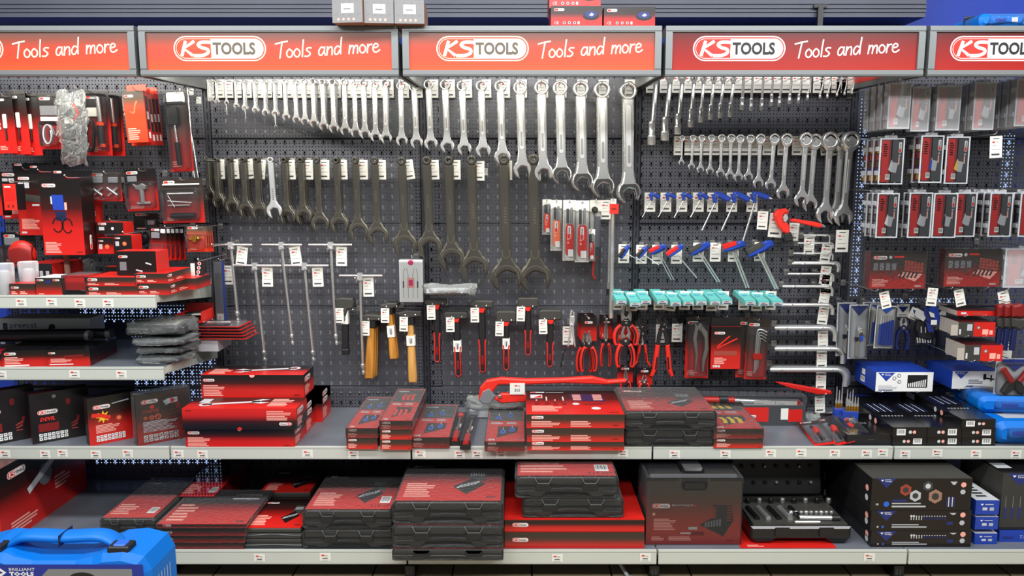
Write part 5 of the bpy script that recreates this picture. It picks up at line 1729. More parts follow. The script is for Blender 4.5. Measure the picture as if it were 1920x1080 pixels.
def bigtop(F):
    w, h = F.w, F.h
    F.logo(w * 0.05, h * 0.9, w * 0.16, 1, detail=0); F.rect(w * 0.22, h * 0.915, w * 0.42, h * 0.93, 'silver_print')
    F.rect(w * 0.05, h * 0.66, w * 0.18, h * 0.82, 'silver_print'); F.poly([(w * 0.08, h * 0.68), (w * 0.17, h * 0.68), (w * 0.17, h * 0.8)], 'red', 2)
    for a, b2 in ((0.09, 0.3), (0.2, 0.5), (0.29, 0.3), (0.38, 0.5)):
        F.rect(w * (a + 0.015), h * 0.55, w * (a + 0.03), h * (0.42 + b2 * 0.6), 'silver_print', 2); F.poly([(w * a, h * 0.38), (w * (a + 0.05), h * 0.38), (w * (a + 0.04), h * 0.55), (w * (a + 0.01), h * 0.55)], 'dark_red', 2)
    F.poly([(w * 0.5, h * 0.55), (w * 0.86, h * 0.52), (w * 0.82, h * 0.84), (w * 0.48, h * 0.84)], 'navy', 1)
    for k in range(7):
        F.rect(w * 0.51, h * (0.57 + 0.037 * k), w * 0.6, h * (0.59 + 0.037 * k), 'pink', 2); F.rect(w * 0.73, h * (0.57 + 0.037 * k), w * 0.83, h * (0.59 + 0.037 * k), 'pink', 2)
    F.poly(rib([(w * 0.6, h * 0.4), (w * 0.82, h * 0.42)], h * 0.07), 'dark_red', 1); F.poly(circ(w * 0.53, h * 0.42, w * 0.04, 10), 'silver_print'); F.poly(circ(w * 0.73, h * 0.24, w * 0.05, 12), 'silver_print')
    F.lines(w * 0.06, h * 0.12, w * 0.4, h * 0.36, 6); F.rect(w * 0.85, h * 0.06, w * 0.95, h * 0.09, 'dark_red')


# the big stack of flat boxes that overhangs the shelf edge
zz = ZM
Y = 3.075
for i, (a, c, x0, x1) in enumerate(((854, 829, 988, 1170), (828, 803, 988, 1170), (802, 777, 987, 1171))):
    h = 0.0625
    last = i == 2
    dr = dict(front=lambda F: (F.logo(F.w * 0.05, F.h * 0.66, 0.05, 1, detail=1), F.lines(F.w * 0.05, F.h * 0.1, F.w * 0.36, F.h * 0.55, 4), F.lines(F.w * 0.45, F.h * 0.1, F.w * 0.7, F.h * 0.55, 4, seed=3), F.rect(F.w * 0.88, F.h * 0.16, F.w * 0.94, F.h * 0.24, 'dark_red')))
    if last:
        dr['top'] = bigtop
    o_ = cart('flat_box', '%s large flat red box in the stack overhanging the shelf edge' % ('bottom', 'middle', 'topmost')[i], x0, x1, a, c, d=0.36, z=zz, Y=Y, mats=dict(top='k_grad', left='k_grad_soft', right='k_grad_soft'), base='k_grad_soft', draw=dr, group='large flat red boxes', wrap=False)
    zz += o_[1][2] + 0.001


# ---- moulded tool cases
def case(label, x0, x1, yb, yt, ytb=None, d=None, z=None, Y=None, rot=0.0, group=None, sleeve=None, sleeve_front=0.0, wrap=True, col='black_soft', feet=True, name='tool_case', smat='k_grad', latch=(-0.23, 0.23)):
    xm = (x0 + x1) / 2.0
    if Y is None:
        Y = onz(xm, yb, z).y
    if z is None:
        z = at(xm, yb, Y).z
    w = (at(x1, yb, Y) - at(x0, yb, Y)).x
    h = at(xm, yt, Y).z - z
    if d is None:
        d = max(0.05, onz(xm, ytb, z + h).y - Y)
    o = thing(name, label, 'tool case', (at(xm, yb, Y).x, Y, z), (0, 0, R(rot)), group)
    H = w / 2
    e = h * 0.14
    m = MB()
    f = h * 0.22 if feet else 0.0
    g_ = f * 0.5
    pr = [(-H + e, g_), (-H * 0.74, g_), (-H * 0.68, 0), (-H * 0.5, 0), (-H * 0.4, f), (-H * 0.15, f * 1.15), (H * 0.15, f * 1.15), (H * 0.4, f), (H * 0.5, 0), (H * 0.68, 0), (H * 0.74, g_), (H - e, g_), (H, e + g_), (H, h * 0.46), (-H, h * 0.46), (-H, e + g_)]
    m.slab(pr, 0.0, d, col, h * 0.06)
    m.build('body', o)
    m = MB()
    m.slab([(-H + 0.002, h * 0.5), (H - 0.002, h * 0.5), (H - 0.002, h * 0.84), (H - e, h), (-H + e, h), (-H + 0.002, h * 0.84)], 0.002, d, col, h * 0.1)
    m.slab([(-H * 0.99, h * 0.455), (H * 0.99, h * 0.455), (H * 0.99, h * 0.505), (-H * 0.99, h * 0.505)], 0.006, d - 0.004, 'black')
    m.slab(rib(smooth([(-H * 0.97, h * 0.3), (-H * 0.6, h * 0.34), (-H * 0.25, h * 0.42), (0, h * 0.44), (H * 0.25, h * 0.42), (H * 0.6, h * 0.34), (H * 0.97, h * 0.3)], 2), h * 0.028), -0.002, 0.006, 'mid_grey', 0.0008)
    lid_o = m.build('lid', o)
    for lx in latch:
        m = MB(); q = w * lx
        m.slab([(q - w * 0.07, h * 0.34), (q + w * 0.07, h * 0.34), (q + w * 0.08, h * 0.62), (q + w * 0.055, h * 0.86), (q - w * 0.055, h * 0.86), (q - w * 0.08, h * 0.62)], -0.007, 0.004, 'black', 0.003)
        m.slab(rib([(q - w * 0.085, h * 0.98), (q - w * 0.055, h * 0.7), (q + w * 0.055, h * 0.7), (q + w * 0.085, h * 0.98)], h * 0.045), -0.009, -0.004, 'mid_grey', 0.001); m.build('latch', lid_o)  # grey line along the latch paints in the highlight on its edges and film
    if sleeve:
        m = MB(); m.box(-H + e * 0.6, H - e * 0.6, 0.004 - sleeve_front * 0.0, d * 0.98, h, h + 0.0025, smat, sides=dict(front='red'))
        sleeve(m.top(-H + e * 0.6, H - e * 0.6, 0.004, d * 0.98, h + 0.0025)); m.build('printed_sleeve', o)
    if wrap:
        m = MB(); g = 0.004; m.slab([(-H - g, e * 0.6), (-H + e, -0.0), (H - e, -0.0), (H + g, e * 0.6), (H + g, h * 0.86), (H - e * 0.7, h + g), (-H + e * 0.7, h + g), (-H - g, h * 0.86)], -g * 2.2, d + g, 'film', 0.006)
        m.build('shrink_wrap', o)
    return o, (w, d, h, Y, z)


def slv(code=None, pic=True, rot=False):
    def f(F):
        w, h = F.w, F.h
        F.logo(w * 0.06, h * 0.8, min(0.09, w * 0.24), 1)
        F.lines(w * 0.06, h * 0.08, w * 0.36, h * 0.42, 7)
        if pic:
            toolpic(F, w * 0.52, h * 0.14, w * 0.32, h * 0.6)
        F.barcode(w * 0.84, h * 0.14, w * 0.12, h * 0.16) if code else F.rect(w * 0.86, h * 0.06, w * 0.95, h * 0.1, 'dark_red')
        if code:
            F.text(code, w * 0.9, h * 0.05, h * 0.05, 'print_black', 2, anchor='c')
    return f


gW = 'black moulded tool cases'
o, (w_, d_, hA, Yc, _) = case('lower black case of the pair beside the large flat red boxes', 1172, 1338, 838, 806, d=0.33, z=ZM, group=gW)
case('upper black case with a red printed lid sheet, beside the large flat red boxes', 1171, 1342, 804, 771, d=0.36, z=ZM + hA + 0.004, Y=Yc - 0.01, group=gW, sleeve=slv(), smat='k_grad')

# ---- red pipe wrench lying at the back
P = PX(1036, 735, 3.46)
t = thing('pipe_wrench', 'large red pipe wrench with grey jaw lying behind the flat red boxes', 'wrench', (P.o.x, 3.46, ZM + 0.05))
P.o = Vector((P.o.x, 3.46, ZM + 0.05)); a = 0
m = MB()
Q = lambda pts: [((x - 1036) * P.s, (752 - y) * P.s) for x, y in pts]
m.slab(Q([(897, 744), (900, 722), (912, 708), (940, 703), (990, 706), (1060, 704), (1110, 701), (1140, 708), (1174, 706), (1174, 713), (1140, 716), (1060, 713), (985, 716), (935, 716), (925, 728), (918, 752), (905, 752)]), 0, 0.03, 'red_bright', 0.006); m.build('upper_arm', t)
m = MB(); m.slab(Q([(926, 744), (940, 733), (985, 734), (1060, 738), (1150, 740), (1150, 746), (1040, 746), (940, 752)]), 0.002, 0.028, 'red_bright', 0.005); m.build('lower_arm', t)
m = MB(); m.slab(Q([(898, 746), (905, 728), (918, 722), (928, 738), (919, 753), (905, 753)]), -0.003, 0.033, 'mid_grey', 0.004); m.slab(Q(circ(937, 738, 3.5, 10)), -0.006, 0.03, 'steel', 0.002); m.build('jaw', t)
m = MB(); p0 = Q([(956, 712), (984, 734)]); m.box(p0[0][0], p0[1][0], -0.004, -0.002, p0[1][1], p0[0][1], 'card'); F = m.front(p0[0][0], p0[1][0], -0.004, p0[1][1], p0[0][1]); F.logo(F.w * 0.3, F.h * 0.7, F.w * 0.45, 1, detail=0); F.barcode(F.w * 0.25, F.h * 0.12, F.w * 0.5, F.h * 0.45, 1); m.build('price_card', t)
t.location.z = ZM + 0.085
t = thing('bagged_files', 'clear bag of pale strips lying behind the clear ratchet packs', 'bag', (at(930, 765, 3.57).x, 3.57, ZM + 0.004))
m = MB(); crumple(m, -0.14, 0.14, -0.07, 0.07, 0.03, 0.085, 'bag', 16, 7, 0.006, 5); m.build('bag', t)
m = MB(); m.box(-0.12, 0.11, -0.06, 0.06, 0.0, 0.03, 'light_grey'); m.build('strips', t)

# ---- long clear tubes at the back of the shelf
t = thing('torque_wrench_box', 'long clear box with a torque wrench and white labels at the back of the shelf', 'box', (at(1405, 765, 3.42).x, 3.42, ZM + 0.062), (0, 0, R(-4)))
L2 = 0.25
m = MB(); m.box(-L2, L2, 0, 0.07, 0, 0.012, 'dark_grey'); m.tube([(-L2 + 0.01, 0.035, 0.04), (-0.06, 0.035, 0.04)], 0.014, 'red', 10); m.tube([(-0.13, 0.034, 0.043), (-0.09, 0.034, 0.043)], 0.017, 'black', 10); m.tube([(-0.06, 0.035, 0.038), (0.1, 0.035, 0.034)], [0.012, 0.009], 'chrome', 10); m.build('torque_wrench', t)
m = MB(); m.box(0.02, 0.21, -0.001, 0.0, 0.012, 0.05, 'card'); m.box(0.21, 0.226, -0.0015, 0.0, 0.01, 0.052, 'red'); F = m.front(0.02, 0.21, -0.001, 0.012, 0.05); F.rect(0.094, 0.002, 0.096, 0.036, 'mid_grey'); F.lines(0.006, 0.006, 0.06, 0.03, 3, 'light_grey'); F.lines(0.11, 0.006, 0.15, 0.03, 3, 'light_grey'); m.build('label', t)
m = MB(); m.box(-L2 - 0.004, L2 + 0.004, -0.002, 0.074, 0, 0.07, 'clear'); m.build('clear_shell', t)
cart('torque_wrench_box', 'long flat grey and red box lying under the clear torque wrench box', 1395, 1510, 777, 760, d=0.1, Y=3.40, z=ZM, base='mid_grey', mats=dict(front='dark_grey', top='mid_grey'), draw=dict(front=lambda F: (F.rect(0, F.h * 0.2, F.w * 0.4, F.h * 0.9, 'red'), F.rect(F.w * 0.6, F.h * 0.3, F.w * 0.72, F.h * 0.85, 'card'), F.rect(F.w * 0.72, F.h * 0.2, F.w * 0.95, F.h * 0.8, 'red'), F.logo(F.w * 0.04, F.h * 0.4, F.w * 0.16, 2, detail=0))))
m = MB()
P = PX(1500, 715, 3.55)
m.slab(P.l([(1455, 717), (1478, 719), (1560, 734), (1562, 740), (1535, 741), (1480, 728)]), 0, 0.018, 'red', 0.004)
tag(m.build('pry_tool', loc=P.o), 'dark red flat tool jutting from a hook above the clear torque wrench box', 'tool')
hook(1548, 742, 3.54, 'peg hook and price card under the dark red flat tool', (1537, 742), YB - 0.1, -4, 0.95)
m = MB(); crumple(m, -0.07, 0.07, -0.03, 0.03, 0, 0.04, 'bag', 10, 5, 0.006, 8); tag(m.build('plastic_bag', loc=(at(1540, 768, 3.45).x, 3.45, ZM + 0.004)), 'small crumpled clear bag behind the fanned red cards', 'bag')
# ---- three fanned blister cards
for i, (x0, y0, x1, y1, lf) in enumerate(((1548, 836, 1495, 776, 0.0), (1583, 836, 1528, 770, 0.02), (1622, 838, 1540, 762, 0.045))):
    Y0_ = 3.125 + 0.01 * i
    p = Vector((at(x0, y0, Y0_).x, Y0_, ZM + 0.005))
    q = onz(x1, y1, ZM + 0.01)
    ang = math.atan2(q.x - p.x, q.y - p.y)
    L = 0.26
    t = thing('screwdriver_card', 'red and black blister card with red driver, %s of three fanned on the shelf' % ('first', 'second', 'third')[i], 'blister pack', p, (R(4 + lf * 140), R(-8 - i * 8), -ang * 0.92), 'fanned blister cards')
    m = MB(); m.box(-0.045, 0.045, 0, L, 0, 0.002, 'k_grad'); F = m.top(-0.045, 0.045, 0, L, 0.002); F.logo(0.012, L * 0.93, 0.05, 1, detail=0); F.rect(0.035, L * 0.88, 0.055, L * 0.9, 'mid_grey'); m.build('card', t)
    m = MB(); m.tube([(0, L * 0.55, 0.014), (0, L * 0.45, 0.016), (0, L * 0.38, 0.012)], [0.012, 0.015, 0.01], 'red_bright', 10)
    for k in range(3):
        m.tube([(0.012 * (k - 1), L * 0.38, 0.012), (0.016 * (k - 1), L * 0.14, 0.008)], 0.004, 'chrome' if k != 1 else 'black', 6)
    m.tube([(0.004, L * 0.58, 0.012), (-0.006, L * 0.7, 0.01)], 0.006, 'black', 6); m.build('goods', t)
    m = MB(); m.box(-0.036, 0.036, L * 0.08, L * 0.84, 0.0021, 0.03, 'clear'); m.build('clear_shell', t)
# ---- punches in a blue stand
t = thing('punch_stand', 'blue plastic stand holding brass shanked steel punches', 'tool stand', (at(1585, 788, 3.36).x, 3.36, ZM), (0, 0, R(-8)))
m = MB(); m.box(-0.045, 0.045, 0, 0.05, 0, 0.085, 'blue'); m.box(-0.02, 0.045, -0.03, 0, 0, 0.085, 'blue'); F = m.front(-0.02, 0.045, -0.03, 0, 0.085); F.logo(0.008, 0.045, 0.048, 1, detail=0); F.rect(0.02, 0.01, 0.06, 0.018, 'red', 1); m.build('stand', t)
for k in range(8):
    x = -0.035 + 0.0115 * k
    y = 0.03 if k < 3 else -0.012
    hh = (0.1, 0.085, 0.12, 0.1, 0.09, 0.1, 0.07, 0.065)[k]
    m = MB(); m.lathe([(0.0055, 0.0), (0.0055, 0.035), (0.0035, 0.045), (0.0018, hh), (0.001, hh + 0.003)], (x, y, 0.08), 'chrome', 8); m.lathe([(0.006, 0), (0.0062, 0.03), (0.005, 0.034)], (x, y, 0.075), 'brass', 8); m.build('punch', t)
# ---- black flat boxes (blue brand)
m_tri = lambda F, x, y, w, t='navy_print': (F.poly([(x, y), (x + w, y), (x + w * 0.5, y - w * 0.52)], t, 1), F.poly([(x + w * 0.2, y - w * 0.09), (x + w * 0.27, y - w * 0.17), (x + w * 0.34, y - w * 0.09), (x + w * 0.31, y - w * 0.06), (x + w * 0.27, y - w * 0.1), (x + w * 0.23, y - w * 0.06)], 'white', 2), F.text('TOOLS', x + w * 0.4, y - w * 0.2, w * 0.085, 'white', 2, bold=0.02), F.rect(x + w * 0.4, y - w * 0.08, x + w * 0.72, y - w * 0.06, 'silver_print', 2))


def bfront(left=True):
    def f(F):
        a = 0.12 if left else 0.6
        F.barcode(F.w * a, F.h * 0.2, F.w * 0.26, F.h * 0.62)
        for k in range(2):
            F.poly(circ(F.w * ((0.52 if left else 0.34) + 0.12 * k), F.h * 0.5, F.h * 0.17, 10), 'silver_print' if k == 0 else 'pink')
    return f


def btop(F):
    w, h = F.w, F.h
    F.rect(w * 0.1, h * 0.9, w * 0.9, h * 0.98, 'navy_print')
    for k in range(7):
        F.poly(rib([(w * (0.2 + 0.1 * k), h * 0.42), (w * (0.2 + 0.1 * k), h * 0.66)], w * 0.03), 'silver_print' if k % 2 else 'navy_print')
        F.poly(circ(w * (0.2 + 0.1 * k), h * 0.3, w * 0.035, 8), 'light_grey')


gB = 'flat black boxes of the blue brand'
cols = [(1673, 1737, [834, 819, 801], 748, 'first column'), (1738, 1802, [834, 819, 801], 748, 'second column'), (1803, 1866, [834, 819, 802, 786], 738, 'third and tallest column')]
for ci, (x0, x1, ys, ytb, tx) in enumerate(cols):
    zz = ZM
    Y = 3.13
    for i in range(len(ys) - 1):
        nm = 'topmost' if i == len(ys) - 2 else ('bottom', 'middle')[i]
        h = 0.0405
        dd = 0.52
        cart('flat_black_box', '%s flat black box with barcode in the %s by the blue bags' % (nm, tx), x0, x1, ys[i], ys[i + 1], d=dd, z=zz, Y=Y - 0.008 * i, base='black_gloss', mats=dict(top='black_gloss'), draw=dict(front=bfront(i != 0 if ci == 0 else ci == 2 and i == 2), top=btop, left=lambda F: (F.rect(F.w * 0.1, F.h * 0.15, F.w * 0.25, F.h * 0.85, 'silver_print'), F.poly(circ(F.w * 0.6, F.h * 0.5, F.h * 0.3, 10), 'silver_print'), F.poly(circ(F.w * 0.7, F.h * 0.5, F.h * 0.3, 10), 'pink'))), group=gB)
        zz += h
o, _ = cart('flat_case', 'low black plastic case beside the blue punch stand', 1588, 1672, 835, 815, d=0.3, z=ZM, base='black', mats=dict(top='black_gloss'), draw=dict(top=lambda F: F.text('TOOLS', F.w * 0.4, F.h * 0.5, 0.016, 'silver_print', 1), front=lambda F: F.rect(F.w * 0.45, F.h * 0.5, F.w * 0.6, F.h * 0.58, 'dark_grey')))
# ---- blue plastic bags on the bench-height shelf
def soft_pack(label, x0, x1, yb, yt, Y, z, d, cat='bag', seed=1, rot=0):
    w = (at(x1, yb, Y) - at(x0, yb, Y)).x
    h = at((x0 + x1) / 2, yt, Y).z - z
    t = thing('blue_bag', label, cat, (at((x0 + x1) / 2, yb, Y).x, Y, z), (0, 0, R(rot)), 'blue bagged tool sets')
    t.location.z += 0.005
    m = MB()
    m.slab(rrect(-w / 2, 0.0, w / 2, h, h * 0.4, 4), 0, d, 'blue_case', h * 0.25)
    T = m.top(-w / 2, w / 2, h * 0.3, d, h)
    T.rect(T.w * 0.3, T.h * 0.1, T.w * 0.85, T.h * 0.6, 'light_grey'); m_tri(T, T.w * 0.1, T.h * 0.9, T.w * 0.5, 'blue')
    F = m.front(-w / 2, w / 2, 0, 0, h); F.rect(F.w * 0.28, F.h * 0.4, F.w * 0.5, F.h * 0.62, 'blue'); F.rect(F.w * 0.6, F.h * 0.35, F.w * 0.72, F.h * 0.7, 'silver_print')
    m.build('pouch', t)
    m = MB(); crumple(m, -w / 2 - 0.01, w / 2 + 0.01, -0.012, d, -0.0, h + 0.006, 'film', 12, 6, 0.004, seed); m.build('clear_film', t)
    return h


h = soft_pack('lower blue bagged tool set beside the black flat boxes', 1866, 1975, 833, 795, 3.13, ZM, 0.4, seed=2)
soft_pack('upper blue bagged tool set lying tilted on the lower one', 1838, 1975, 796, 748, 3.24, ZM + h + 0.004, 0.3, seed=3, rot=-6)
# ---- two blue and white cartons hanging at the back of the shelf
gC = 'blue and white cartons on hooks'


def bluebox(kind):
    def f(F):
        w, h = F.w, F.h
        m_tri(F, w * 0.03, h * 0.98, w * 0.3, 'blue')
        F.lines(w * 0.05, h * 0.12, w * 0.4, h * 0.34, 3, 'light_grey') if kind else F.lines(w * 0.34, h * 0.28, w * 0.66, h * 0.56, 3, 'mid_grey')
        if kind:
            for a, c in ((0.32, 0.68), (0.4, 0.82), (0.41, 0.5)):
                F.poly(circ(w * a, h * c, h * 0.1, 12), 'mid_grey', 2); F.poly(circ(w * a, h * c, h * 0.06, 10), 'white', 3)
            F.rect(w * 0.55, h * 0.2, w * 0.9, h * 0.86, 'black', 2)
            for k in range(9):
                F.rect(w * (0.565 + 0.036 * k), h * 0.24, w * (0.585 + 0.036 * k), h * (0.42 + 0.025 * k), 'white', 3)
            F.rect(w * 0.05, h * 0.05, w * 0.3, h * 0.1, 'navy_print', 2)
        else:
            F.poly(rib([(w * 0.66, h * 0.8), (w * 0.7, h * 0.6), (w * 0.92, h * 0.52), (w * 0.95, h * 0.36)], h * 0.09), 'black', 2)
            F.rect(w * 0.64, h * 0.52, w * 0.7, h * 0.84, 'black', 3); F.rect(w * 0.92, h * 0.4, w * 0.97, h * 0.72, 'black', 3); F.rect(w * 0.79, h * 0.42, w * 0.82, h * 0.78, 'black', 3)
            F.rect(w * 0.3, h * 0.12, w * 0.44, h * 0.18, 'navy_print', 2)
    return f


BM = dict(front='white', top='blue', left='blue', right='blue')
cart('bit_set_carton', 'blue and white carton printed with a case of tool bits, hanging over black boxes', 1641, 1748, 734, 698, Y=3.40, d=0.22, base='blue', mats=BM, draw=dict(front=bluebox(True), left=lambda F: (F.barcode(F.w * 0.3, F.h * 0.15, F.w * 0.2, F.h * 0.3), F.rect(F.w * 0.35, F.h * 0.55, F.w * 0.5, F.h * 0.85, 'white'))), group=gC)
cart('puller_carton', 'blue and white carton printed with a black puller, beside the red grip card', 1784, 1874, 729, 696, Y=3.40, d=0.22, base='blue', mats=BM, draw=dict(front=bluebox(False)), group=gC)
for i, (x, y, cd, tx) in enumerate(((1654, 738, None, 'bit set carton'), (1722, 738, None, 'bit set carton, far prong'), (1800, 733, (1783, 735), 'puller carton'), (1850, 733, None, 'puller carton, far prong'))):
    hook(x, y, 3.39, 'peg hook under the ' + tx, cd, YB - 0.12, 0, 0.95, 'hooks of the blue cartons')

# ================================================================== lowest shelf
gX = 'goods on the lowest shelf'


def sidepr(F):
    F.logo(F.w * 0.1, F.h * 0.8, 0.12, 1, up=False); F.poly(circ(F.w * 0.5, F.h * 0.6, 0.05, 10), 'mid_grey'); F.poly(rib([(F.w * 0.3, F.h * 0.5), (F.w * 0.6, F.h * 0.75)], 0.03), 'silver_print', 2); F.lines(F.w * 0.1, F.h * 0.08, F.w * 0.4, F.h * 0.25, 4); F.lines(F.w * 0.6, F.h * 0.3, F.w * 0.8, F.h * 0.5, 4)


cart('large_carton', 'large dark red carton with badge seen from its side, behind the blue case', -190, 2, 992, 884, Y=2.97, d=0.62, z=ZL, mats=dict(right='k_grad', top='k_grad_dark', left='k_grad'), base='k_grad', draw=dict(right=sidepr))


def gloss_top(F):
    F.logo(F.w * 0.08, F.h * 0.86, F.w * 0.28, 1, detail=0); F.lines(F.w * 0.06, F.h * 0.08, F.w * 0.5, F.h * 0.34, 5); F.barcode(F.w * 0.76, F.h * 0.1, F.w * 0.16, F.h * 0.14)


o, (w_, d_, hb, Yb_, _) = case('black case under the glossy red lid print, beside the blue floor case', 196, 296, 1026, 1003, d=0.4, z=ZL, group=gX, wrap=False)
case('black case with glossy red and black lid print, nearest the blue floor case', 191, 292, 1002, 972, d=0.42, z=ZL + hb + 0.003, Y=Yb_, group=gX, sleeve=gloss_top, smat='k_grad_gloss', wrap=True)
cart('flat_box', 'glossy black and red box deep inside beside the dark carton', 326, 402, 955, 931, Y=3.2, d=0.42, z=ZL, base='k_grad_gloss', mats=dict(top='k_grad_gloss', right='dark_red'), draw=dict(top=gloss_top), group=gX)
zz = ZL
for i, (a, c) in enumerate(((1026, 1015), (1014, 1003), (1002, 991), (990, 983))):
    h = (0.03, 0.03, 0.034, 0.03)[i]
    cart('flat_clear_box', '%s flat clear topped red box in the stack of four on the lowest shelf' % ('bottom', 'second', 'third', 'topmost')[i], 301 - 2 * i, 455 + 2 * i, a, c, d=0.34, z=zz, Y=2.955 - 0.004 * i, base='k_grad_gloss', mats=dict(front='k_grad_soft', top='k_grad_gloss'), draw=dict(front=lambda F: F.logo(F.w * 0.06, F.h * 0.3, 0.035, 1, detail=0), **(dict(top=lambda F: (F.logo(F.w * 0.08, F.h * 0.88, F.w * 0.2, 1, detail=0), F.lines(F.w * 0.05, F.h * 0.1, F.w * 0.3, F.h * 0.6, 6), F.rect(F.w * 0.6, F.h * 0.84, F.w * 0.92, F.h * 0.87, 'silver_print'), F.rect(F.w * 0.6, F.h * 0.72, F.w * 0.92, F.h * 0.75, 'silver_print'), F.rect(F.w * 0.86, F.h * 0.06, F.w * 0.95, F.h * 0.1, 'dark_red'))) if i == 3 else {})), group='flat clear boxes on the lowest shelf', wrap=True)
    zz += h + 0.001
o, (w_, d_, h1, Yq, _) = case('lower small black case between the flat clear boxes and wrapped cases', 459, 567, 1028, 1011, d=0.3, z=ZL, group=gX, wrap=False, feet=False, latch=())
case('upper small black case with red lid sheet, between flat boxes and wrapped cases', 458, 566, 1010, 991, d=0.3, z=ZL + h1 + 0.003, Y=Yq, group=gX, sleeve=slv('', True), wrap=False, feet=False, latch=())
zb = ZL
for i in range(3):
    o, (w_, d_, h1, _, _) = case('%s small black case of the rear pile with red lid sheets' % ('bottom', 'middle', 'topmost')[i], 486, 583, 985 - 21 * i, 966 - 21 * i, d=0.28, z=zb, Y=Yq + 0.32, group=gX, sleeve=slv('', True) if i == 2 else None, wrap=False, feet=False, latch=())
    zb += h1 + 0.003
o, (w_, d_, h1, Yw, _) = case('lower shrink-wrapped black case of the pair in the dark bay', 570, 738, 1028, 993, d=0.4, z=ZL, group=gX, latch=(-0.2, 0.2))
case('upper shrink-wrapped black case with red lid sheet and barcode, in the dark bay', 570, 736, 991, 956, d=0.42, z=ZL + h1 + 0.004, Y=Yw, group=gX, sleeve=slv('917.0795'), smat='k_grad')
zb = ZL
for i in range(3):
    nm = ('bottom', 'middle', 'topmost')[i]
    o, (w_, d_, h1, _, _) = case('%s wrapped black case in the tallest stack overhanging the lowest shelf' % nm, 738 + i * 0, 942, 1066 - 45 * i, 1030 - 45 * i, d=0.44, z=zb, Y=2.865 + 0.004 * i, group=gX, sleeve=slv('', True) if i == 2 else slv('', False), smat='k_grad', latch=(-0.24, 0.24))
    zb += h1 + 0.006
zb = ZL
for i, (a, c) in enumerate(((1024, 998), (997, 975))):
    o_ = cart('large_flat_box', '%s large flat red box under the pair of black wrapped cases' % ('lower', 'upper')[i], 946, 1208, a, c, d=0.44, z=zb, Y=2.965, base='k_grad_soft' if i == 0 else 'k_grad', mats=dict(top='red'), draw=dict(front=lambda F: F.logo(F.w * 0.055, F.h * 0.4, 0.065, 1)), group='large flat red boxes below', flap=(i == 1))
    zb += o_[1][2] + 0.003
o, (w_, d_, h1, _, _) = case('lower black wrapped case lying on the large flat red boxes', 981, 1167, 975, 934, d=0.34, z=zb, Y=2.985, group=gX)
case('upper black wrapped case with red text sheet lying on another case', 967, 1158, 936, 893, d=0.33, z=zb + h1 + 0.004, Y=2.98, group=gX, sleeve=lambda F: (F.lines(F.w * 0.03, F.h * 0.1, F.w * 0.55, F.h * 0.95, 9), F.barcode(F.w * 0.8, F.h * 0.14, F.w * 0.14, F.h * 0.22), F.text('917.0797', F.w * 0.87, F.h * 0.04, F.h * 0.07, 'print_black', 2, anchor='c')), smat='red')


# tall upright case in a printed sleeve
def ergo(F):
    w, h = F.w, F.h
    F.logo(w * 0.06, h * 0.55, w * 0.19, 1); F.text('ERGOTORQUE', w * 0.27, h * 0.575, h * 0.035, 'silver_print', 1, width=w * 0.22); F.rect(w * 0.5, h * 0.585, w * 0.53, h * 0.6, 'red_bright')
    F.lines(w * 0.08, h * 0.22, w * 0.33, h * 0.4, 8); F.lines(w * 0.06, h * 0.06, w * 0.2, h * 0.13, 3); F.lines(w * 0.24, h * 0.06, w * 0.5, h * 0.13, 3, seed=5); F.poly(circ(w * 0.08, h * 0.46, w * 0.017, 8), 'pink')
    F.poly([(w * 0.56, h * 0.3), (w * 0.72, h * 0.42), (w * 0.7, h * 0.6), (w * 0.9, h * 0.6), (w * 0.92, h * 0.36), (w * 0.82, h * 0.12)], 'black_soft', 1)
    for k in range(6):
        F.rect(w * 0.7, h * (0.4 + 0.03 * k), w * 0.74, h * (0.415 + 0.03 * k), 'brown_red', 2); F.rect(w * 0.85, h * (0.36 + 0.04 * k), w * 0.9, h * (0.375 + 0.04 * k), 'brown_red', 2); F.rect(w * (0.62 + 0.03 * k), h * (0.26 + 0.004 * k), w * (0.64 + 0.03 * k), h * (0.34 + 0.01 * k), 'mid_grey', 2)
    F.stroke([(w * 0.37, h * 0.17), (w * 0.49, h * 0.17)], 0.006, 'silver_print'); F.stroke([(w * 0.49, h * 0.165), (w * 0.6, h * 0.165)], 0.016, 'dark_red', 2); F.stroke([(w * 0.46, h * 0.245), (w * 0.53, h * 0.245)], 0.012, 'light_grey')
    F.rect(w * 0.85, h * 0.05, w * 0.94, h * 0.065, 'dark_red')


Y = 3.0
x0, x1 = 1211, 1388
w = (at(x1, 1010, Y) - at(x0, 1010, Y)).x
h = at(1300, 897, Y).z - ZL
t = thing('upright_tool_case', 'tall upright black case in a printed red sleeve with a carry handle', 'tool case', (at((x0 + x1) / 2, 1000, Y).x, Y, ZL))
m = MB(); m.slab(rrect(-w / 2 + 0.004, 0.004, w / 2 - 0.004, h + 0.012, 0.02), 0.006, 0.2, 'black', 0.012); m.build('body', t)
m = MB()
grip = [(-w * 0.14, h + 0.001), (-w * 0.14, h - 0.035), (-w * 0.11, h - 0.05), (w * 0.11, h - 0.05), (w * 0.14, h - 0.035), (w * 0.14, h + 0.001)]
m.box(-w / 2, w / 2, 0.0, 0.206, 0, h, 'k_grad_ergo', sides=dict(top=None)); ergo(m.front(-w / 2, w / 2, 0, 0, h))
F = m.front(-w / 2, w / 2, 0, 0, h); F.poly([(a + w / 2, c) for a, c in grip], 'black', 1); F.rect(0, h - 0.012, w * 0.34, h, 'black_gloss', 2); F.rect(w * 0.66, h - 0.012, w, h, 'black_gloss', 2)
m.build('printed_sleeve', t)
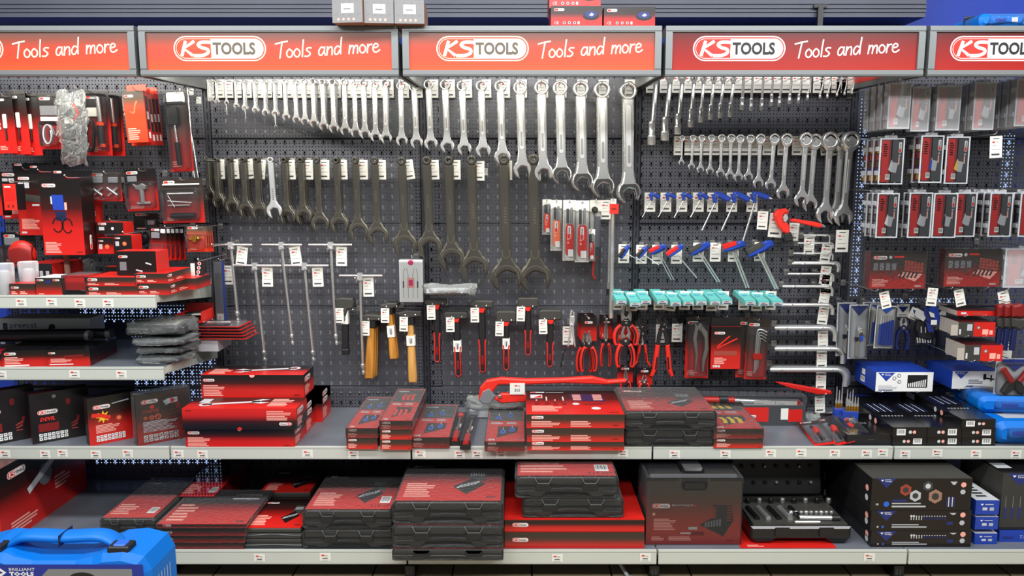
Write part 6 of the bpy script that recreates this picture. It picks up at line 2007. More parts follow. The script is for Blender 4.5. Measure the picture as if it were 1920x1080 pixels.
m = MB(); m.slab([(-w * 0.13, h - 0.03), (w * 0.13, h - 0.03), (w * 0.13, h + 0.012), (w * 0.1, h + 0.03), (-w * 0.1, h + 0.03), (-w * 0.13, h + 0.012)], 0.03, 0.16, 'black_gloss', 0.01); m.slab(rrect(-w * 0.12, h - 0.048, w * 0.12, h - 0.012, 0.01), -0.006, 0.01, 'black_gloss', 0.005); m.build('handle', t)
m = MB(); m.box(-w / 2 - 0.002, w / 2 + 0.002, -0.008, 0.21, 0.001, h + 0.006, 'clear'); m.build('shrink_wrap', t)

# open socket case
Y = 3.0
x0, x1 = 1408, 1596
w = (at(x1, 1010, Y) - at(x0, 1010, Y)).x
t = thing('open_socket_case', 'open black socket case with chrome sockets lying over a red sheet', 'tool case', (at((x0 + x1) / 2, 1000, Y).x, Y, ZL + 0.004))
m = MB(); m.slab([(-w / 2 + 0.02, 0), (-w * 0.3, 0.0), (-w * 0.24, 0.016), (w * 0.24, 0.016), (w * 0.3, 0), (w / 2 - 0.02, 0), (w / 2, 0.02), (w / 2, 0.07), (-w / 2, 0.07), (-w / 2, 0.02)], 0, 0.3, 'black_gloss', 0.008)
for q in (-0.26, 0.18):
    m.box(w * q, w * (q + 0.14), -0.006, 0.0, 0.03, 0.068, 'black')
m.build('body', t)
m = MB(); m.box(-w / 2 + 0.012, w / 2 - 0.012, 0.012, 0.29, 0.07, 0.078, 'black_soft'); m.build('tray', t)
for k in range(5):
    m = MB(); m.tube([(-w * 0.4 + k * 0.045, 0.05, 0.084), (-w * 0.4 + k * 0.045 - 0.01, 0.16, 0.084)], 0.011, 'chrome' if k % 2 else 'black_gloss', 10); m.build('socket', t)
for k in range(9):
    m = MB(); m.lathe([(0.008, 0), (0.009, 0.002), (0.009, 0.016), (0.006, 0.018)], (-w * 0.02 + k * 0.021, 0.1, 0.078), 'chrome' if k % 3 == 0 else 'steel', 10); m.build('socket', t)
for k in range(8):
    m = MB(); m.lathe([(0.010, 0), (0.011, 0.002), (0.011, 0.022), (0.008, 0.024)], (-w * 0.38 + k * 0.05, 0.22, 0.078), 'steel' if k % 2 else 'black_gloss', 10); m.build('socket', t)
m = MB(); m.tube([(w * 0.02, 0.05, 0.088), (w * 0.34, 0.046, 0.088)], 0.011, 'chrome', 10); m.tube([(w * 0.34, 0.046, 0.088), (w * 0.42, 0.045, 0.088)], 0.013, 'black', 10); m.build('ratchet', t)
m = MB(); m.tube([(-w * 0.05, 0.02, 0.082), (w * 0.2, 0.02, 0.082)], 0.007, 'chrome', 8); m.build('extension_bar', t)
m = MB(); m.slab(rrect(-w / 2, 0, w / 2, 0.25, 0.02), 0, 0.05, 'black', 0.01)
for k in range(7):
    for r in range(3):
        m.lathe([(0.008, 0), (0.008, 0.012), (0.004, 0.014)], (-w * 0.38 + k * w * 0.125, 0.0, 0.06 + r * 0.07), 'black_gloss' if (k + r) % 3 else 'steel', 8, 'y')
o = m.build('lid', t, (0, 0.305, 0.075), (R(-12), 0, 0))
m = MB(); m.box(-0.2, 0.185, 0, 0.3, 0, 0.002, 'red'); F = m.top(-0.2, 0.185, 0, 0.3, 0.002); F.lines(0.03, 0.01, 0.1, 0.03, 2)
tag(m.build('printed_sheet', loc=(at(1483, 1020, 2.965).x, 2.965, ZL)), 'flat red printed sheet lying under the open socket case', 'sheet')


def bigblack(pic):
    def f(F):
        w, h = F.w, F.h
        m_tri(F, w * 0.05, h, w * 0.19 if pic else w * 0.2)
        if pic:
            for a, c, r, mt in ((0.34, 0.64, 0.062, 'brown_red'), (0.44, 0.46, 0.062, 'light_grey'), (0.56, 0.76, 0.055, 'dark_grey'), (0.64, 0.44, 0.075, 'carton_brown')):
                F.poly(circ(w * a, h * c, w * r, 6, R(30), R(390)), mt, 1); F.poly(circ(w * a, h * c, w * r * 0.5, 8), 'black_soft' if mt != 'dark_grey' else 'silver_print', 2)
            F.rect(w * 0.21, h * 0.1, w * 0.55, h * 0.15, 'light_grey'); F.rect(w * 0.21, h * 0.2, w * 0.5, h * 0.24, 'light_grey'); F.rect(w * 0.21, h * 0.28, w * 0.36, h * 0.34, 'navy_print')
            F.text('18', w * 0.05, h * 0.16, h * 0.07, 'white'); F.poly(circ(w * 0.155, h * 0.2, h * 0.085, 12), 'blue_bright')
            for k in range(5):
                F.rect(w * (0.755 + 0.018 * k), h * 0.12, w * (0.765 + 0.018 * k), h * 0.42, 'silver_print' if k % 2 else 'navy_print')
        else:
            for k in range(14):
                r = 0.012 if k > 1 else 0.02
                F.poly(circ(w * (0.4 + 0.026 * k), h * (0.74 - 0.012 * (k > 1)), w * r * 0.6, 8), 'silver_print'); F.rect(w * (0.396 + 0.026 * k), h * 0.55, w * (0.404 + 0.026 * k), h * 0.72, 'navy_print' if k > 4 else 'silver_print', 2)
            F.rect(w * 0.21, h * 0.16, w * 0.56, h * 0.22, 'light_grey'); F.rect(w * 0.21, h * 0.28, w * 0.48, h * 0.33, 'light_grey'); F.poly(circ(w * 0.12, h * 0.2, h * 0.06, 10), 'blue_bright'); F.poly(circ(w * 0.07, h * 0.2, h * 0.05, 10), 'light_grey')
            F.rect(w * 0.76, h * 0.3, w * 0.82, h * 0.46, 'navy_print')
        F.poly([(w * 0.78, h * 0.9), (w * 0.81, h * 0.8), (w * 0.83, h * 0.8), (w * 0.85, h * 0.9)], 'light_grey')
        F.poly(circ(w * 0.915, h * 0.8, w * 0.028, 8), 'pink'); F.poly(circ(w * 0.912, h * (0.58 if pic else 0.4), w * 0.028, 6), 'light_grey')
    return f


gK = 'large black cartons with blue corners'
zb = ZL
for i, (a, c, kind) in enumerate(((1031, 996, False), (993, 958, False), (957, 897, True))):
    o, (w_, d_, h1, _, _) = cart('large_black_carton', ('bottom large black carton with a blue corner and tool row print', 'middle large black carton with a blue corner and tool row print', 'topmost large black carton printed with hexagon pictures')[i], 1632, 1819, a, c, d=0.5, z=zb, Y=2.975, base='black_gloss', mats=dict(top='black_soft', left='black', front='print_black', right='print_black'), draw=dict(front=bigblack(kind), left=lambda F: (F.rect(F.w * 0.02, F.h * 0.3, F.w * 0.06, F.h * 0.7, 'light_grey'), F.poly(circ(F.w * 0.92, F.h * 0.6, 0.014, 8), 'pink'), F.poly(circ(F.w * 0.92, F.h * 0.3, 0.014, 8), 'silver_print'))), group=gK)
    zb += h1 + 0.002
zb = ZL
for i, (a, c) in enumerate(((1028, 1000), (998, 969), (967, 938))):
    cart('small_blue_carton', '%s small blue carton in the column beside the large black cartons' % ('bottom', 'middle', 'topmost')[i], 1826 + i, 1868 + 2 * i, a, c, d=0.3, z=zb, Y=3.0, base='blue', mats=dict(top='silver_print'), draw=dict(front=lambda F: (F.rect(F.w * 0.3, F.h * 0.3, F.w * 0.5, F.h * 0.5, 'silver_print'), F.rect(F.w * 0.6, F.h * 0.28, F.w * 0.78, F.h * 0.5, 'light_grey'), F.poly([(F.w * 0.2, F.h * 0.75), (F.w * 0.34, F.h * 0.75), (F.w * 0.27, F.h * 0.62)], 'white'), F.rect(F.w * 0.4, F.h * 0.68, F.w * 0.75, F.h * 0.73, 'silver_print')), top=lambda F: [F.rect(F.w * 0.25, F.h * (0.12 + 0.1 * k), F.w * 0.7, F.h * (0.17 + 0.1 * k), 'black') for k in range(7)]), group='small blue cartons')
    zb += 0.0635
cart('blue_base_carton', 'blue carton with white numbers at the end of the lowest shelf', 1872, 1985, 1026, 996, d=0.3, z=ZL, Y=3.02, base='blue', draw=dict(front=lambda F: (F.text('7,90', F.w * 0.34, F.h * 0.3, F.h * 0.34, 'silver_print'), F.rect(F.w * 0.06, F.h * 0.3, F.w * 0.24, F.h * 0.5, 'navy_print'))))
cart('hex_key_carton', 'tall black carton with a blue corner standing on a blue carton', 1872, 1985, 994, 888, d=0.3, z=at(1900, 996, 3.02).z + 0.001, Y=3.03, base='black_soft', mats=dict(top='black_gloss'), draw=dict(front=lambda F: (m_tri(F, F.w * 0.08, F.h, F.w * 0.4), [F.rect(F.w * (0.06 + 0.12 * k), F.h * 0.2, F.w * (0.1 + 0.12 * k), F.h * 0.4, 'navy_print') for k in range(7)], [F.rect(F.w * (0.075 + 0.12 * k), F.h * 0.4, F.w * (0.085 + 0.12 * k), F.h * 0.6, 'mid_grey') for k in range(7)], F.rect(0, 0, F.w, F.h * 0.05, 'black')), top=lambda F: F.rect(F.w * 0.05, F.h * 0.2, F.w * 0.3, F.h * 0.6, 'light_grey')))
m = MB(); m.tube([(at(1155, 1058, 3.1).x, 3.1, 0.05), (at(1175, 1070, 3.05).x, 3.0, 0.012), (at(1200, 1074, 3.05).x, 2.99, 0.010), (at(1218, 1076, 3.05).x, 2.98, 0.010)], 0.008, 'light_grey', 8)
tag(m.build('power_cable'), 'pale grey cable curling on the floor under the lowest shelf', 'cable')

# ================================================================== blue floor case in front
Y = 2.32
XL, XR = at(-95, 1000, Y).x, at(274, 1000, Y).x
W = XR - XL
zt = at(140, 1046, Y).z
t = thing('blue_tool_case', 'large bright blue plastic tool case with carry handle standing on the floor', 'tool case', ((XL + XR) / 2, Y, 0))
H = W / 2
D = 0.19
prof = [(-H, 0.0), (H, 0.0), (H, zt - 0.05), (H * 0.93, zt - 0.005), (H * 0.72, zt + 0.012), (H * 0.5, zt + 0.006), (H * 0.4, zt - 0.008), (H * 0.22, zt - 0.02), (-H * 0.22, zt - 0.02), (-H * 0.4, zt - 0.008), (-H * 0.5, zt + 0.006), (-H * 0.72, zt + 0.012), (-H * 0.93, zt - 0.005), (-H, zt - 0.05)]
m = MB(); m.slab(prof, 0, D, 'blue_case', 0.022)
m.slab([(a * 0.985, c - 0.006) for a, c in prof[2:]] + [(-H * 0.97, zt - 0.06), (H * 0.97, zt - 0.06)], 0.012, D - 0.012, 'blue_case', 0.02)
m.build('shell', t)
m = MB()
arch = smooth([(-H * 0.62, zt - 0.012), (-H * 0.5, zt + 0.02), (-H * 0.36, zt + 0.034), (0, zt + 0.03), (H * 0.36, zt + 0.034), (H * 0.5, zt + 0.02), (H * 0.62, zt - 0.012)], 7)
m.grid([[(x_, 0.09 + 0.036 * math.cos(2 * PI * k_ / 14), z_ + 0.017 * math.sin(2 * PI * k_ / 14)) for k_ in range(14)] for x_, z_ in arch], 'blue_case', True, True, flip=True); m.build('handle', t)
m = MB(); m.slab([(-0.003, zt + 0.01), (0.001, zt + 0.01), (0.003, zt + 0.0485), (-0.001, zt + 0.0485)], 0.052, 0.128, 'navy'); m.build('strap', t)
for q in (-0.66, 0.66):
    m = MB(); m.slab(rrect(H * q - 0.035, zt - 0.035, H * q + 0.035, zt + 0.026, 0.006), 0.02, 0.07, 'black', 0.004); m.slab(rrect(H * q - 0.02, zt - 0.02, H * q + 0.02, zt + 0.03, 0.005), 0.028, 0.062, 'blue_bright', 0.004); m.build('latch', t)
m = MB(); m.box(-H * 0.945, H * 0.945, -0.002, 0.0, 0.05, zt - 0.022, 'label_navy'); F = m.front(-H * 0.945, H * 0.945, -0.002, 0.05, zt - 0.022)
lx = F.w * 0.275
F.text('BRILLIANT', lx, F.h - 0.02, 0.0095, 'silver_print', 1, width=0.082, bold=0.02); F.text('TOOLS', lx, F.h - 0.038, 0.0145, 'white', 1, width=0.078, bold=0.05)
F.poly(rib([(lx - 0.035, F.h - 0.012), (lx - 0.014, F.h - 0.026), (lx - 0.035, F.h - 0.04)], 0.010), 'white')
F.poly([(lx + 0.09, F.h - 0.05), (lx + 0.125, F.h - 0.014), (F.w * 0.94, F.h - 0.014), (F.w * 0.94, 0.05), (lx + 0.09, 0.05)], 'carton_grey'); F.poly(circ(lx + 0.23, F.h - 0.05, 0.045, 20, ry=0.025), 'black', 2)
m.build('printed_label', t)
m = MB(); G = m.right(H + 0.0005, 0.03, D - 0.03, 0.05, zt - 0.07)
for k in range(6):
    G.rect(0.01 + 0.02 * k, G.h * (0.4 + 0.04 * k), 0.014 + 0.02 * k, G.h * 0.95, 'silver_print')
m.build('side_print', t)

# ================================================================== on top of the header signs
for i, (x0, x1, yb, yt, rot) in enumerate(((634, 690, 44, 3, -6), (692, 745, 44, 3, 5), (746, 800, 40, 3, 3))):
    z = ZH1
    p = at((x0 + x1) / 2, yb, 3.1)
    w = (x1 - x0) * mpp(3.1, 30)
    t = thing('small_carton', 'grey printed carton on the header sign, %s of three in a row' % ORD[i], 'box', (p.x, 3.0 + 0.01 * i, z), (0, 0, R(rot)), 'grey cartons on the header')
    m = MB(); h = 0.085
    m.box(-w / 2, w / 2, 0, 0.22, 0, h, 'carton_grey', sides=dict(left='carton_brown', right='carton_brown', bottom='carton_brown')); F = m.front(-w / 2, w / 2, 0, 0, h)
    F.rect(F.w * 0.3, F.h * 0.4, F.w * 0.72, F.h * 0.8, 'silver_print'); F.rect(F.w * 0.38, F.h * 0.55, F.w * 0.62, F.h * 0.6, 'mid_grey', 2)
    for k in range(4):
        F.poly(circ(F.w * (0.2 + 0.17 * k), F.h * 0.14, 0.005, 8), 'pink')
        F.poly(rib([(F.w * (0.08 + 0.24 * k), F.h * 0.3), (F.w * (0.16 + 0.24 * k), F.h * 0.38)], 0.003), 'mid_grey'); F.poly(rib([(F.w * (0.06 + 0.25 * k), F.h * 0.9), (F.w * (0.12 + 0.25 * k), F.h * 0.84)], 0.003), 'mid_grey')
    m.build('carton', t)


def lampbox(F):
    w, h = F.w, F.h
    F.logo(w * 0.06, h * 0.76, w * 0.2, 1, detail=0)
    F.poly(circ(w * 0.78, h * 0.52, w * 0.16, 14, ry=h * 0.2), 'black', 1); F.poly(circ(w * 0.78, h * 0.6, w * 0.12, 14, ry=h * 0.16), 'navy_print', 2)
    F.poly([(w * 0.74, h * 0.56), (w * 0.8, h * 0.52), (w * 0.84, h * 0.6), (w * 0.79, h * 0.68)], 'silver_print', 3)
    F.text('CE', w * 0.06, h * 0.14, h * 0.14, 'silver_print')
    for k in range(3):
        F.poly(circ(w * (0.26 + 0.1 * k), h * 0.21, h * 0.07, 8), 'silver_print'); F.poly(circ(w * (0.26 + 0.1 * k), h * 0.21, h * 0.04, 8), 'print_black', 2)
    F.rect(w * 0.52, h * 0.14, w * 0.56, h * 0.28, 'silver_print')


zz = at(1080, 47, 3.1).z
for i, (x0, x1, yb, yt, Y) in enumerate(((1033, 1129, 47, 11, 3.09), (1132, 1228, 47, 13, 3.09), (1030, 1126, 12, -26, 3.10))):
    cart('lamp_box', ('black and red lamp box under another one on the header sign', 'black and red lamp box alone at the end of the header sign', 'black and red lamp box lying on top of another')[i], x0, x1, yb, yt, Y=Y, z=ZH1 if i < 2 else ZH1 + 0.0735, d=0.2, mats=dict(left='dark_red', right='k_grad', top='k_grad'), draw=dict(front=lampbox), group='lamp boxes on the header sign')
soft_pack('blue bagged pack lying on top of the last header sign', 1838, 1935, 46, 27, 3.11, ZH1, 0.2, seed=7)
m = MB(); p = at(1536, 30, 3.79); m.box(-0.012, 0.012, -0.02, 0.0, -0.05, 0.04, 'black'); m.box(-0.03, 0.03, -0.015, 0.0, 0.035, 0.05, 'black')
tag(m.build('wall_bracket', loc=(p.x, 3.792, p.z)), 'small dark bracket fixed on the grey beam above the unlit sign', 'bracket')
# ================================================================== pack bay: upright boxes on the bench-height shelf
def upright(label, c0, c1, c2, z, yt, draw, d, base, mats, top='black_gloss', name='upright_box', wrap=False, group='upright air tool boxes'):
    """c0, c1: pixels of the front lower corners on the shelf (turned box)"""
    p, q = onz(*c0, z), onz(*c1, z)
    v = (q - p) * 1.22
    w = v.length
    ang = math.atan2(v.y, v.x)
    h = at(c0[0], yt, p.y).z - z
    t = thing(name, label, 'box', p, (0, 0, ang), group)
    m = MB(); m.box(0, w, 0, d, 0, h, base, sides=mats)
    draw(m.front(0, w * 0.82, 0, 0, h))
    m.build('carton', t)
    if wrap:
        m = MB(); m.box(-0.003, w + 0.003, -0.003, d + 0.003, 0, h + 0.003, 'film'); m.build('shrink_wrap', t)
    return t


def dvl(F):
    w, h = F.w, F.h
    F.logo(w * 0.14, h * 0.56, w * 0.42, 1); F.text('DEVIL', w * 0.18, h * 0.43, h * 0.075, 'red_bright', 1, slant=0.25, bold=0.03)
    F.rect(w * 0.14, h * 0.22, w * 0.56, h * 0.38, 'dark_red', 1); F.icons(w * 0.14, h * 0.05, w * 0.75, h * 0.2, 7, 2)
    F.poly(circ(w * 0.78, h * 0.76, w * 0.05, 9, ry=h * 0.07), 'dark_red'); F.poly(circ(w * 0.5, h * 0.9, w * 0.045, 8), 'mid_grey'); F.poly(rib(smooth([(w * 0.85, h * 0.24), (w * 0.94, h * 0.32), (w * 0.98, h * 0.45)]), w * 0.05), 'dark_red')
    for k in range(3):
        F.poly(rib([(w * 0.82, h * (0.3 - 0.05 * k)), (w * 0.95, h * (0.36 - 0.08 * k))], w * 0.025), 'brown_red', 2)


def star(F):
    w, h = F.w, F.h
    F.logo(w * 0.12, h * 0.74, w * 0.4, 1)
    s = []
    for k in range(16):
        r = w * (0.17 if k % 2 == 0 else 0.08)
        s.append((w * 0.34 + r * math.cos(PI * k / 8), h * 0.57 + r * 1.0 * math.sin(PI * k / 8)))
    F.poly(s, 'yellow', 1); F.poly(rib([(w * 0.08, h * 0.63), (w * 0.32, h * 0.6), (w * 0.5, h * 0.52)], w * 0.1), 'red_bright', 2); F.poly(circ(w * 0.7, h * 0.5, w * 0.075, 12), 'brown_red', 1); F.poly(circ(w * 0.7, h * 0.5, w * 0.05, 10), 'orange', 2)
    F.poly(rib([(w * 0.55, h * 0.82), (w * 0.95, h * 0.86)], w * 0.03), 'light_grey', 1)
    F.lines(w * 0.16, h * 0.24, w * 0.74, h * 0.42, 6); F.icons(w * 0.16, h * 0.06, w * 0.84, h * 0.2, 8, 2)


def mons(F):
    w, h = F.w, F.h
    F.logo(w * 0.12, h * 0.8, w * 0.38, 1); F.poly(rib([(w * 0.64, h * 0.76), (w * 0.74, h * 0.8), (w * 0.94, h * 0.8)], w * 0.13), 'light_grey', 1); F.poly(circ(w * 0.82, h * 0.8, w * 0.05, 10), 'red', 2); F.poly(rib([(w * 0.92, h * 0.76), (w * 0.95, h * 0.62)], w * 0.09), 'dark_red', 1)
    F.text('MONSTER', w * 0.14, h * 0.62, h * 0.06, 'red_bright', 1, slant=0.25, width=w * 0.36)
    F.poly(circ(w * 0.36, h * 0.73, w * 0.05, 10), 'red_bright')
    for k in range(3):
        F.poly(circ(w * (0.2 + 0.14 * k), h * 0.52, w * (0.04 + 0.014 * k), 12), 'orange'); F.poly(circ(w * (0.2 + 0.14 * k), h * 0.52, w * (0.024 + 0.012 * k), 10), 'brown_red', 2)
    F.lines(w * 0.14, h * 0.24, w * 0.96, h * 0.46, 8, 'silver_print'); F.icons(w * 0.14, h * 0.05, w * 0.94, h * 0.2, 7, 2)


DM = dict(top='k_grad_dark', left='k_grad_dark', right='k_grad_dark')
upright('dark printed box mostly cut off beside the first lettered box', (-50, 842), (50, 823), None, ZM, 742, dvl, 0.06, 'print_black', DM)
upright('dark box lettered in red with a row of small icons, no yellow burst', (62, 834), (152, 818), None, ZM, 740, dvl, 0.06, 'print_black', DM)
upright('black and red box printed with a yellow burst picture', (169, 837), (250, 821), None, ZM, 748, star, 0.06, 'k_grad', dict(top='black_gloss', left='print_black', right='k_grad'))
upright('shrink-wrapped dark box printed with a grey air tool beside the long red boxes', (259, 837), (342, 821), None, ZM, 742, mons, 0.06, 'k_grad_soft', dict(top='black_gloss', left='print_black', right='k_grad'), wrap=True)

# ---- second short shelf
Z2 = ZU2
gS = 'goods on the short shelves'


def prv(F):
    F.text('prevost', F.w * 0.12, F.h * 0.66, F.h * 0.2, 'navy_print', 1); F.rect(F.w * 0.04, F.h * 0.66, F.w * 0.09, F.h * 0.86, 'navy_print'); F.rect(F.w * 0.05, F.h * 0.2, F.w * 0.16, F.h * 0.45, 'navy_print')
    F.poly(rib([(F.w * 0.28, F.h * 0.2), (F.w * 0.5, F.h * 0.52), (F.w * 0.58, F.h * 0.72)], F.h * 0.14), 'black', 1); F.poly(circ(F.w * 0.58, F.h * 0.74, F.h * 0.1, 8), 'black', 2)


cart('air_gun_box', 'pale grey lettered box at the back of the short shelf', 2, 172, 648, 597, z=Z2, Y=3.42, d=0.12, base='white', draw=dict(front=prv), group=gS)
cart('red_black_box', 'black and red box seen end on, at the front of the short shelf', 8, 86, 686, 657, z=Z2, Y=3.13, d=0.3, rot=9, mats=dict(top='black_gloss', left='k_grad_dark', right='k_grad_dark'), draw=dict(front=lambda F: (F.logo(F.w * 0.06, F.h * 0.72, F.w * 0.26, 1, detail=0), F.lines(F.w * 0.06, F.h * 0.2, F.w * 0.5, F.h * 0.64, 5), F.rect(F.w * 0.05, F.h * 0.06, F.w * 0.6, F.h * 0.13, 'white'))), group=gS)
cart('red_black_box', 'black and red box turned slightly, between the tubes and the clear bags', 91, 168, 684, 656, z=Z2, Y=3.14, d=0.26, rot=5, mats=dict(top='black_gloss', left='k_grad_dark', right='k_grad_dark'), draw=dict(front=lambda F: (F.logo(F.w * 0.04, F.h * 0.76, F.w * 0.16, 1, detail=0), F.poly(rib([(F.w * 0.4, F.h * 0.6), (F.w * 0.85, F.h * 0.66)], F.h * 0.1), 'dark_red'), F.lines(F.w * 0.08, F.h * 0.24, F.w * 0.6, F.h * 0.5, 4), F.rect(F.w * 0.05, F.h * 0.1, F.w * 0.6, F.h * 0.16, 'white'))), group=gS)
cart('red_black_box', 'dark red box end peeking out at the far end of the short shelf', -70, 4, 686, 664, z=Z2, Y=3.13, d=0.2, group=gS)
for i, (x0, y0, x1, y1) in enumerate(((-20, 650, 170, 625), (-10, 658, 210, 628))):
    p, q = at(x0, y0, 3.29 + 0.055 * i), at(x1, y1, 3.30 + 0.055 * i)
    m = MB(); v = q - p; v.z = 0.004
    m.tube([Vector((0, 0, 0)), v], 0.022, 'black_gloss', 12); m.tube([v * 0.96, v * 1.0], 0.024, 'dark_grey', 12)
    o = m.build('black_tube', loc=(p.x, p.y, Z2 + 0.092)); tag(o, ('lower', 'upper')[i] + ' long black tube lying on the short shelf before the pale lettered box', 'tube', 'long black tubes')
zb = Z2
for i in range(4):
    h = (0.028, 0.03, 0.03, 0.05)[i]
    x0, x1 = ((232, 335), (234, 345), (226, 350), (218, 352))[i]
    Y = 3.15 + 0.02 * (i % 2)
    w = (x1 - x0) * mpp(Y, 660)
    t = thing('bagged_part', '%s clear bag with a dark part in the pile on the short shelf' % ('bottom', 'second', 'third', 'topmost')[i], 'bag', (at((x0 + x1) / 2, 660, Y).x, Y, zb), (0, 0, R(3 * i - 4)), 'clear bags on the short shelf')
    m = MB(); m.slab(rrect(-w * 0.38, 0.004, w * 0.42, h * 0.8, 0.01), 0.03, 0.22, 'dark_grey', 0.006); m.build('dark_part', t)
    m = MB(); crumple(m, -w / 2, w / 2, 0, 0.27, 0, h * 1.15, 'thin_bag', 16, 6, 0.006, 20 + i); m.build('bag', t)
    if i == 3:
        m = MB(); m.box(-w * 0.2, w * 0.28, 0.06, 0.2, h * 0.82, h * 0.84, 'card'); F = m.top(-w * 0.2, w * 0.28, 0.06, 0.2, h * 0.84); F.logo(F.w * 0.5, F.h * 0.8, F.w * 0.4, 1, detail=0); F.lines(F.w * 0.06, F.h * 0.2, F.w * 0.9, F.h * 0.7, 4, 'mid_grey', fill=0.25); m.build('paper_label', t)
    zb += h * 1.3
zb = Z2 + 0.06
for i in range(5):
    t = thing('flat_blister', '%s red card in the pile sticking out over the shelf end' % ('bottom', 'second', 'third', 'fourth', 'topmost')[i], 'blister pack', (at(415 - 3 * i, 640, 3.42).x, 3.40, zb), (R(0), 0, R(-2)), 'red cards over the shelf end')
    m = MB(); m.box(-0.14, 0.12, 0, 0.15, 0.0, 0.002, 'red'); m.build('card', t)
    m = MB(); m.plate(rrect(-0.132, 0.008, 0.112, 0.142, 0.02), 0.0021, 0.010, 'clear', 0.003); m.build('clear_shell', t)
    if i == 4:
        m = MB(); m.tube([(-0.08, 0.07, 0.008), (0.05, 0.08, 0.008)], 0.006, 'chrome', 8); m.box(-0.1, 0.06, 0.03, 0.055, 0.002, 0.006, 'print_black'); m.build('goods', t)
    zb += 0.0135
m = MB(); m.box(-0.16, 0.02, 0, 0.16, 0, 0.055, 'light_grey'); tag(m.build('support_carton', loc=(at(400, 640, 3.42).x, 3.42, Z2)), 'pale carton under the pile of red cards at the shelf end', 'box')
t = thing('open_red_box', 'red open box with dark tools inside at the rear of the short shelf', 'box', (at(380, 622, 3.56).x, 3.50, Z2 + 0.09))
t.location.z = zb + 0.002; t.location.y = 3.42
m = MB(); m.box(-0.07, 0.06, 0, 0.14, 0, 0.012, 'red'); m.box(-0.07, -0.064, 0, 0.14, 0.012, 0.035, 'red'); m.box(0.054, 0.06, 0, 0.14, 0.012, 0.05, 'red_bright'); m.box(-0.07, 0.06, 0.134, 0.14, 0.012, 0.07, 'dark_red'); m.build('tray', t)
m = MB(); m.tube([(-0.04, 0.05, 0.026), (0.04, 0.08, 0.03)], 0.014, 'black', 10); m.box(0.0, 0.05, 0.03, 0.06, 0.03, 0.034, 'card'); m.build('dark_tool', t)

# ---- upper short shelf
Z1 = ZU1


def kfl(F):
    F.logo(F.w * 0.06, F.h * 0.58, min(F.w * 0.3, 0.04), 1, detail=0); F.lines(F.w * 0.06, F.h * 0.14, F.w * 0.3, F.h * 0.4, 2); F.lines(F.w * 0.4, F.h * 0.14, F.w * 0.7, F.h * 0.4, 2)


KS_ = dict(top='red', left='k_grad_soft', right='k_grad_soft')
gU = 'small red boxes on the upper short shelf'
cart('small_red_box', 'small red and black box next to the clear cups', 19, 67, 552, 532, z=Z1, Y=3.125, d=0.2, mats=KS_, base='k_grad_soft', draw=dict(front=kfl), group=gU)
t = thing('caliper_box', 'clear fronted red box with a blue gadget print, beside a small red box', 'box', (at(93, 552, 3.12).x, 3.12, Z1), (0, 0, 0), gU)
w = 50 * mpp(3.12, 540); h = at(90, 521, 3.12).z - Z1
m = MB(); m.box(-w / 2, w / 2, 0, 0.13, 0, h, 'k_grad_soft', sides=dict(top='silver_print', right='dark_grey')); F = m.front(-w / 2, w / 2, 0, 0, h); F.logo(F.w * 0.06, F.h * 0.82, F.w * 0.25, 1, detail=0); F.logo(F.w * 0.66, F.h * 0.82, F.w * 0.25, 1, detail=0); F.rect(F.w * 0.4, F.h * 0.68, F.w * 0.56, F.h * 0.86, 'navy_print'); F.rect(F.w * 0.1, F.h * 0.08, F.w * 0.3, F.h * 0.12, 'pink'); m.build('carton', t)
m = MB(); m.box(w / 2, w / 2 + 0.09, 0.02, 0.13, 0.02, h + 0.004, 'red'); m.box(w / 2 - 0.002, w / 2 + 0.1, 0, 0.13, 0, h + 0.01, 'clear'); m.build('clear_end', t)
lay = [('lower flat red box of the first pair on the upper short shelf', 161, 258, 552, 537, 0, 0), ('upper flat red box of the first pair on the upper short shelf', 159, 253, 536, 520, 1, 0), ('lower flat red box of the turned pair at the shelf end', 258, 318, 552, 532, 0, -17), ('upper flat red box of the turned pair at the shelf end', 253, 312, 531, 513, 1, -17)]
z1 = [Z1, Z1]
for i, (lb, x0, x1, yb, yt, lv, rot) in enumerate(lay):
    c = i // 2
    o, (w_, d_, h1, _, _) = cart('flat_red_box', lb, x0, x1, yb, yt, d=0.2 if c == 0 else 0.24, z=z1[c], Y=3.125 if c == 0 else 3.14, rot=-rot * 0, mats=dict(top='red', left='k_grad_soft', right='k_grad_soft'), base='k_grad_soft', draw=dict(front=kfl, right=kfl), group=gU)
    z1[c] += h1 + 0.001
cart('dark_red_box', 'black box with silver bit print on top of the flat red boxes', 219, 297, 506, 471, z=z1[0] + 0.001, Y=3.18, d=0.1, base='print_black', mats=dict(top='red', right='red', left='red'), draw=dict(front=lambda F: (F.logo(F.w * 0.06, F.h * 0.72, F.w * 0.22, 1, detail=0), F.rect(F.w * 0.08, F.h * 0.2, F.w * 0.24, F.h * 0.56, 'mid_grey'), F.poly(rib([(F.w * 0.46, F.h * 0.22), (F.w * 0.62, F.h * 0.16)], 0.006), 'silver_print'), F.poly(rib([(F.w * 0.7, F.h * 0.52), (F.w * 0.84, F.h * 0.44)], 0.006), 'silver_print'), F.rect(F.w * 0.96, 0, F.w, F.h, 'red'))), group=gU)
cart('dark_red_box', 'red box leaning behind the black bit print box', 228, 250, 512, 440, z=Z1 + 0.1, Y=3.36, d=0.03, rot=0, base='k_grad_orange', draw=dict(front=lambda F: F.logo(F.w * 0.1, F.h * 0.85, F.w * 0.7, 1, detail=0)), group=gU)
cart('support_box', 'red box hidden under the leaning red box at the rear', 200, 290, 540, 500, z=Z1, Y=3.35, d=0.12, group=gU)
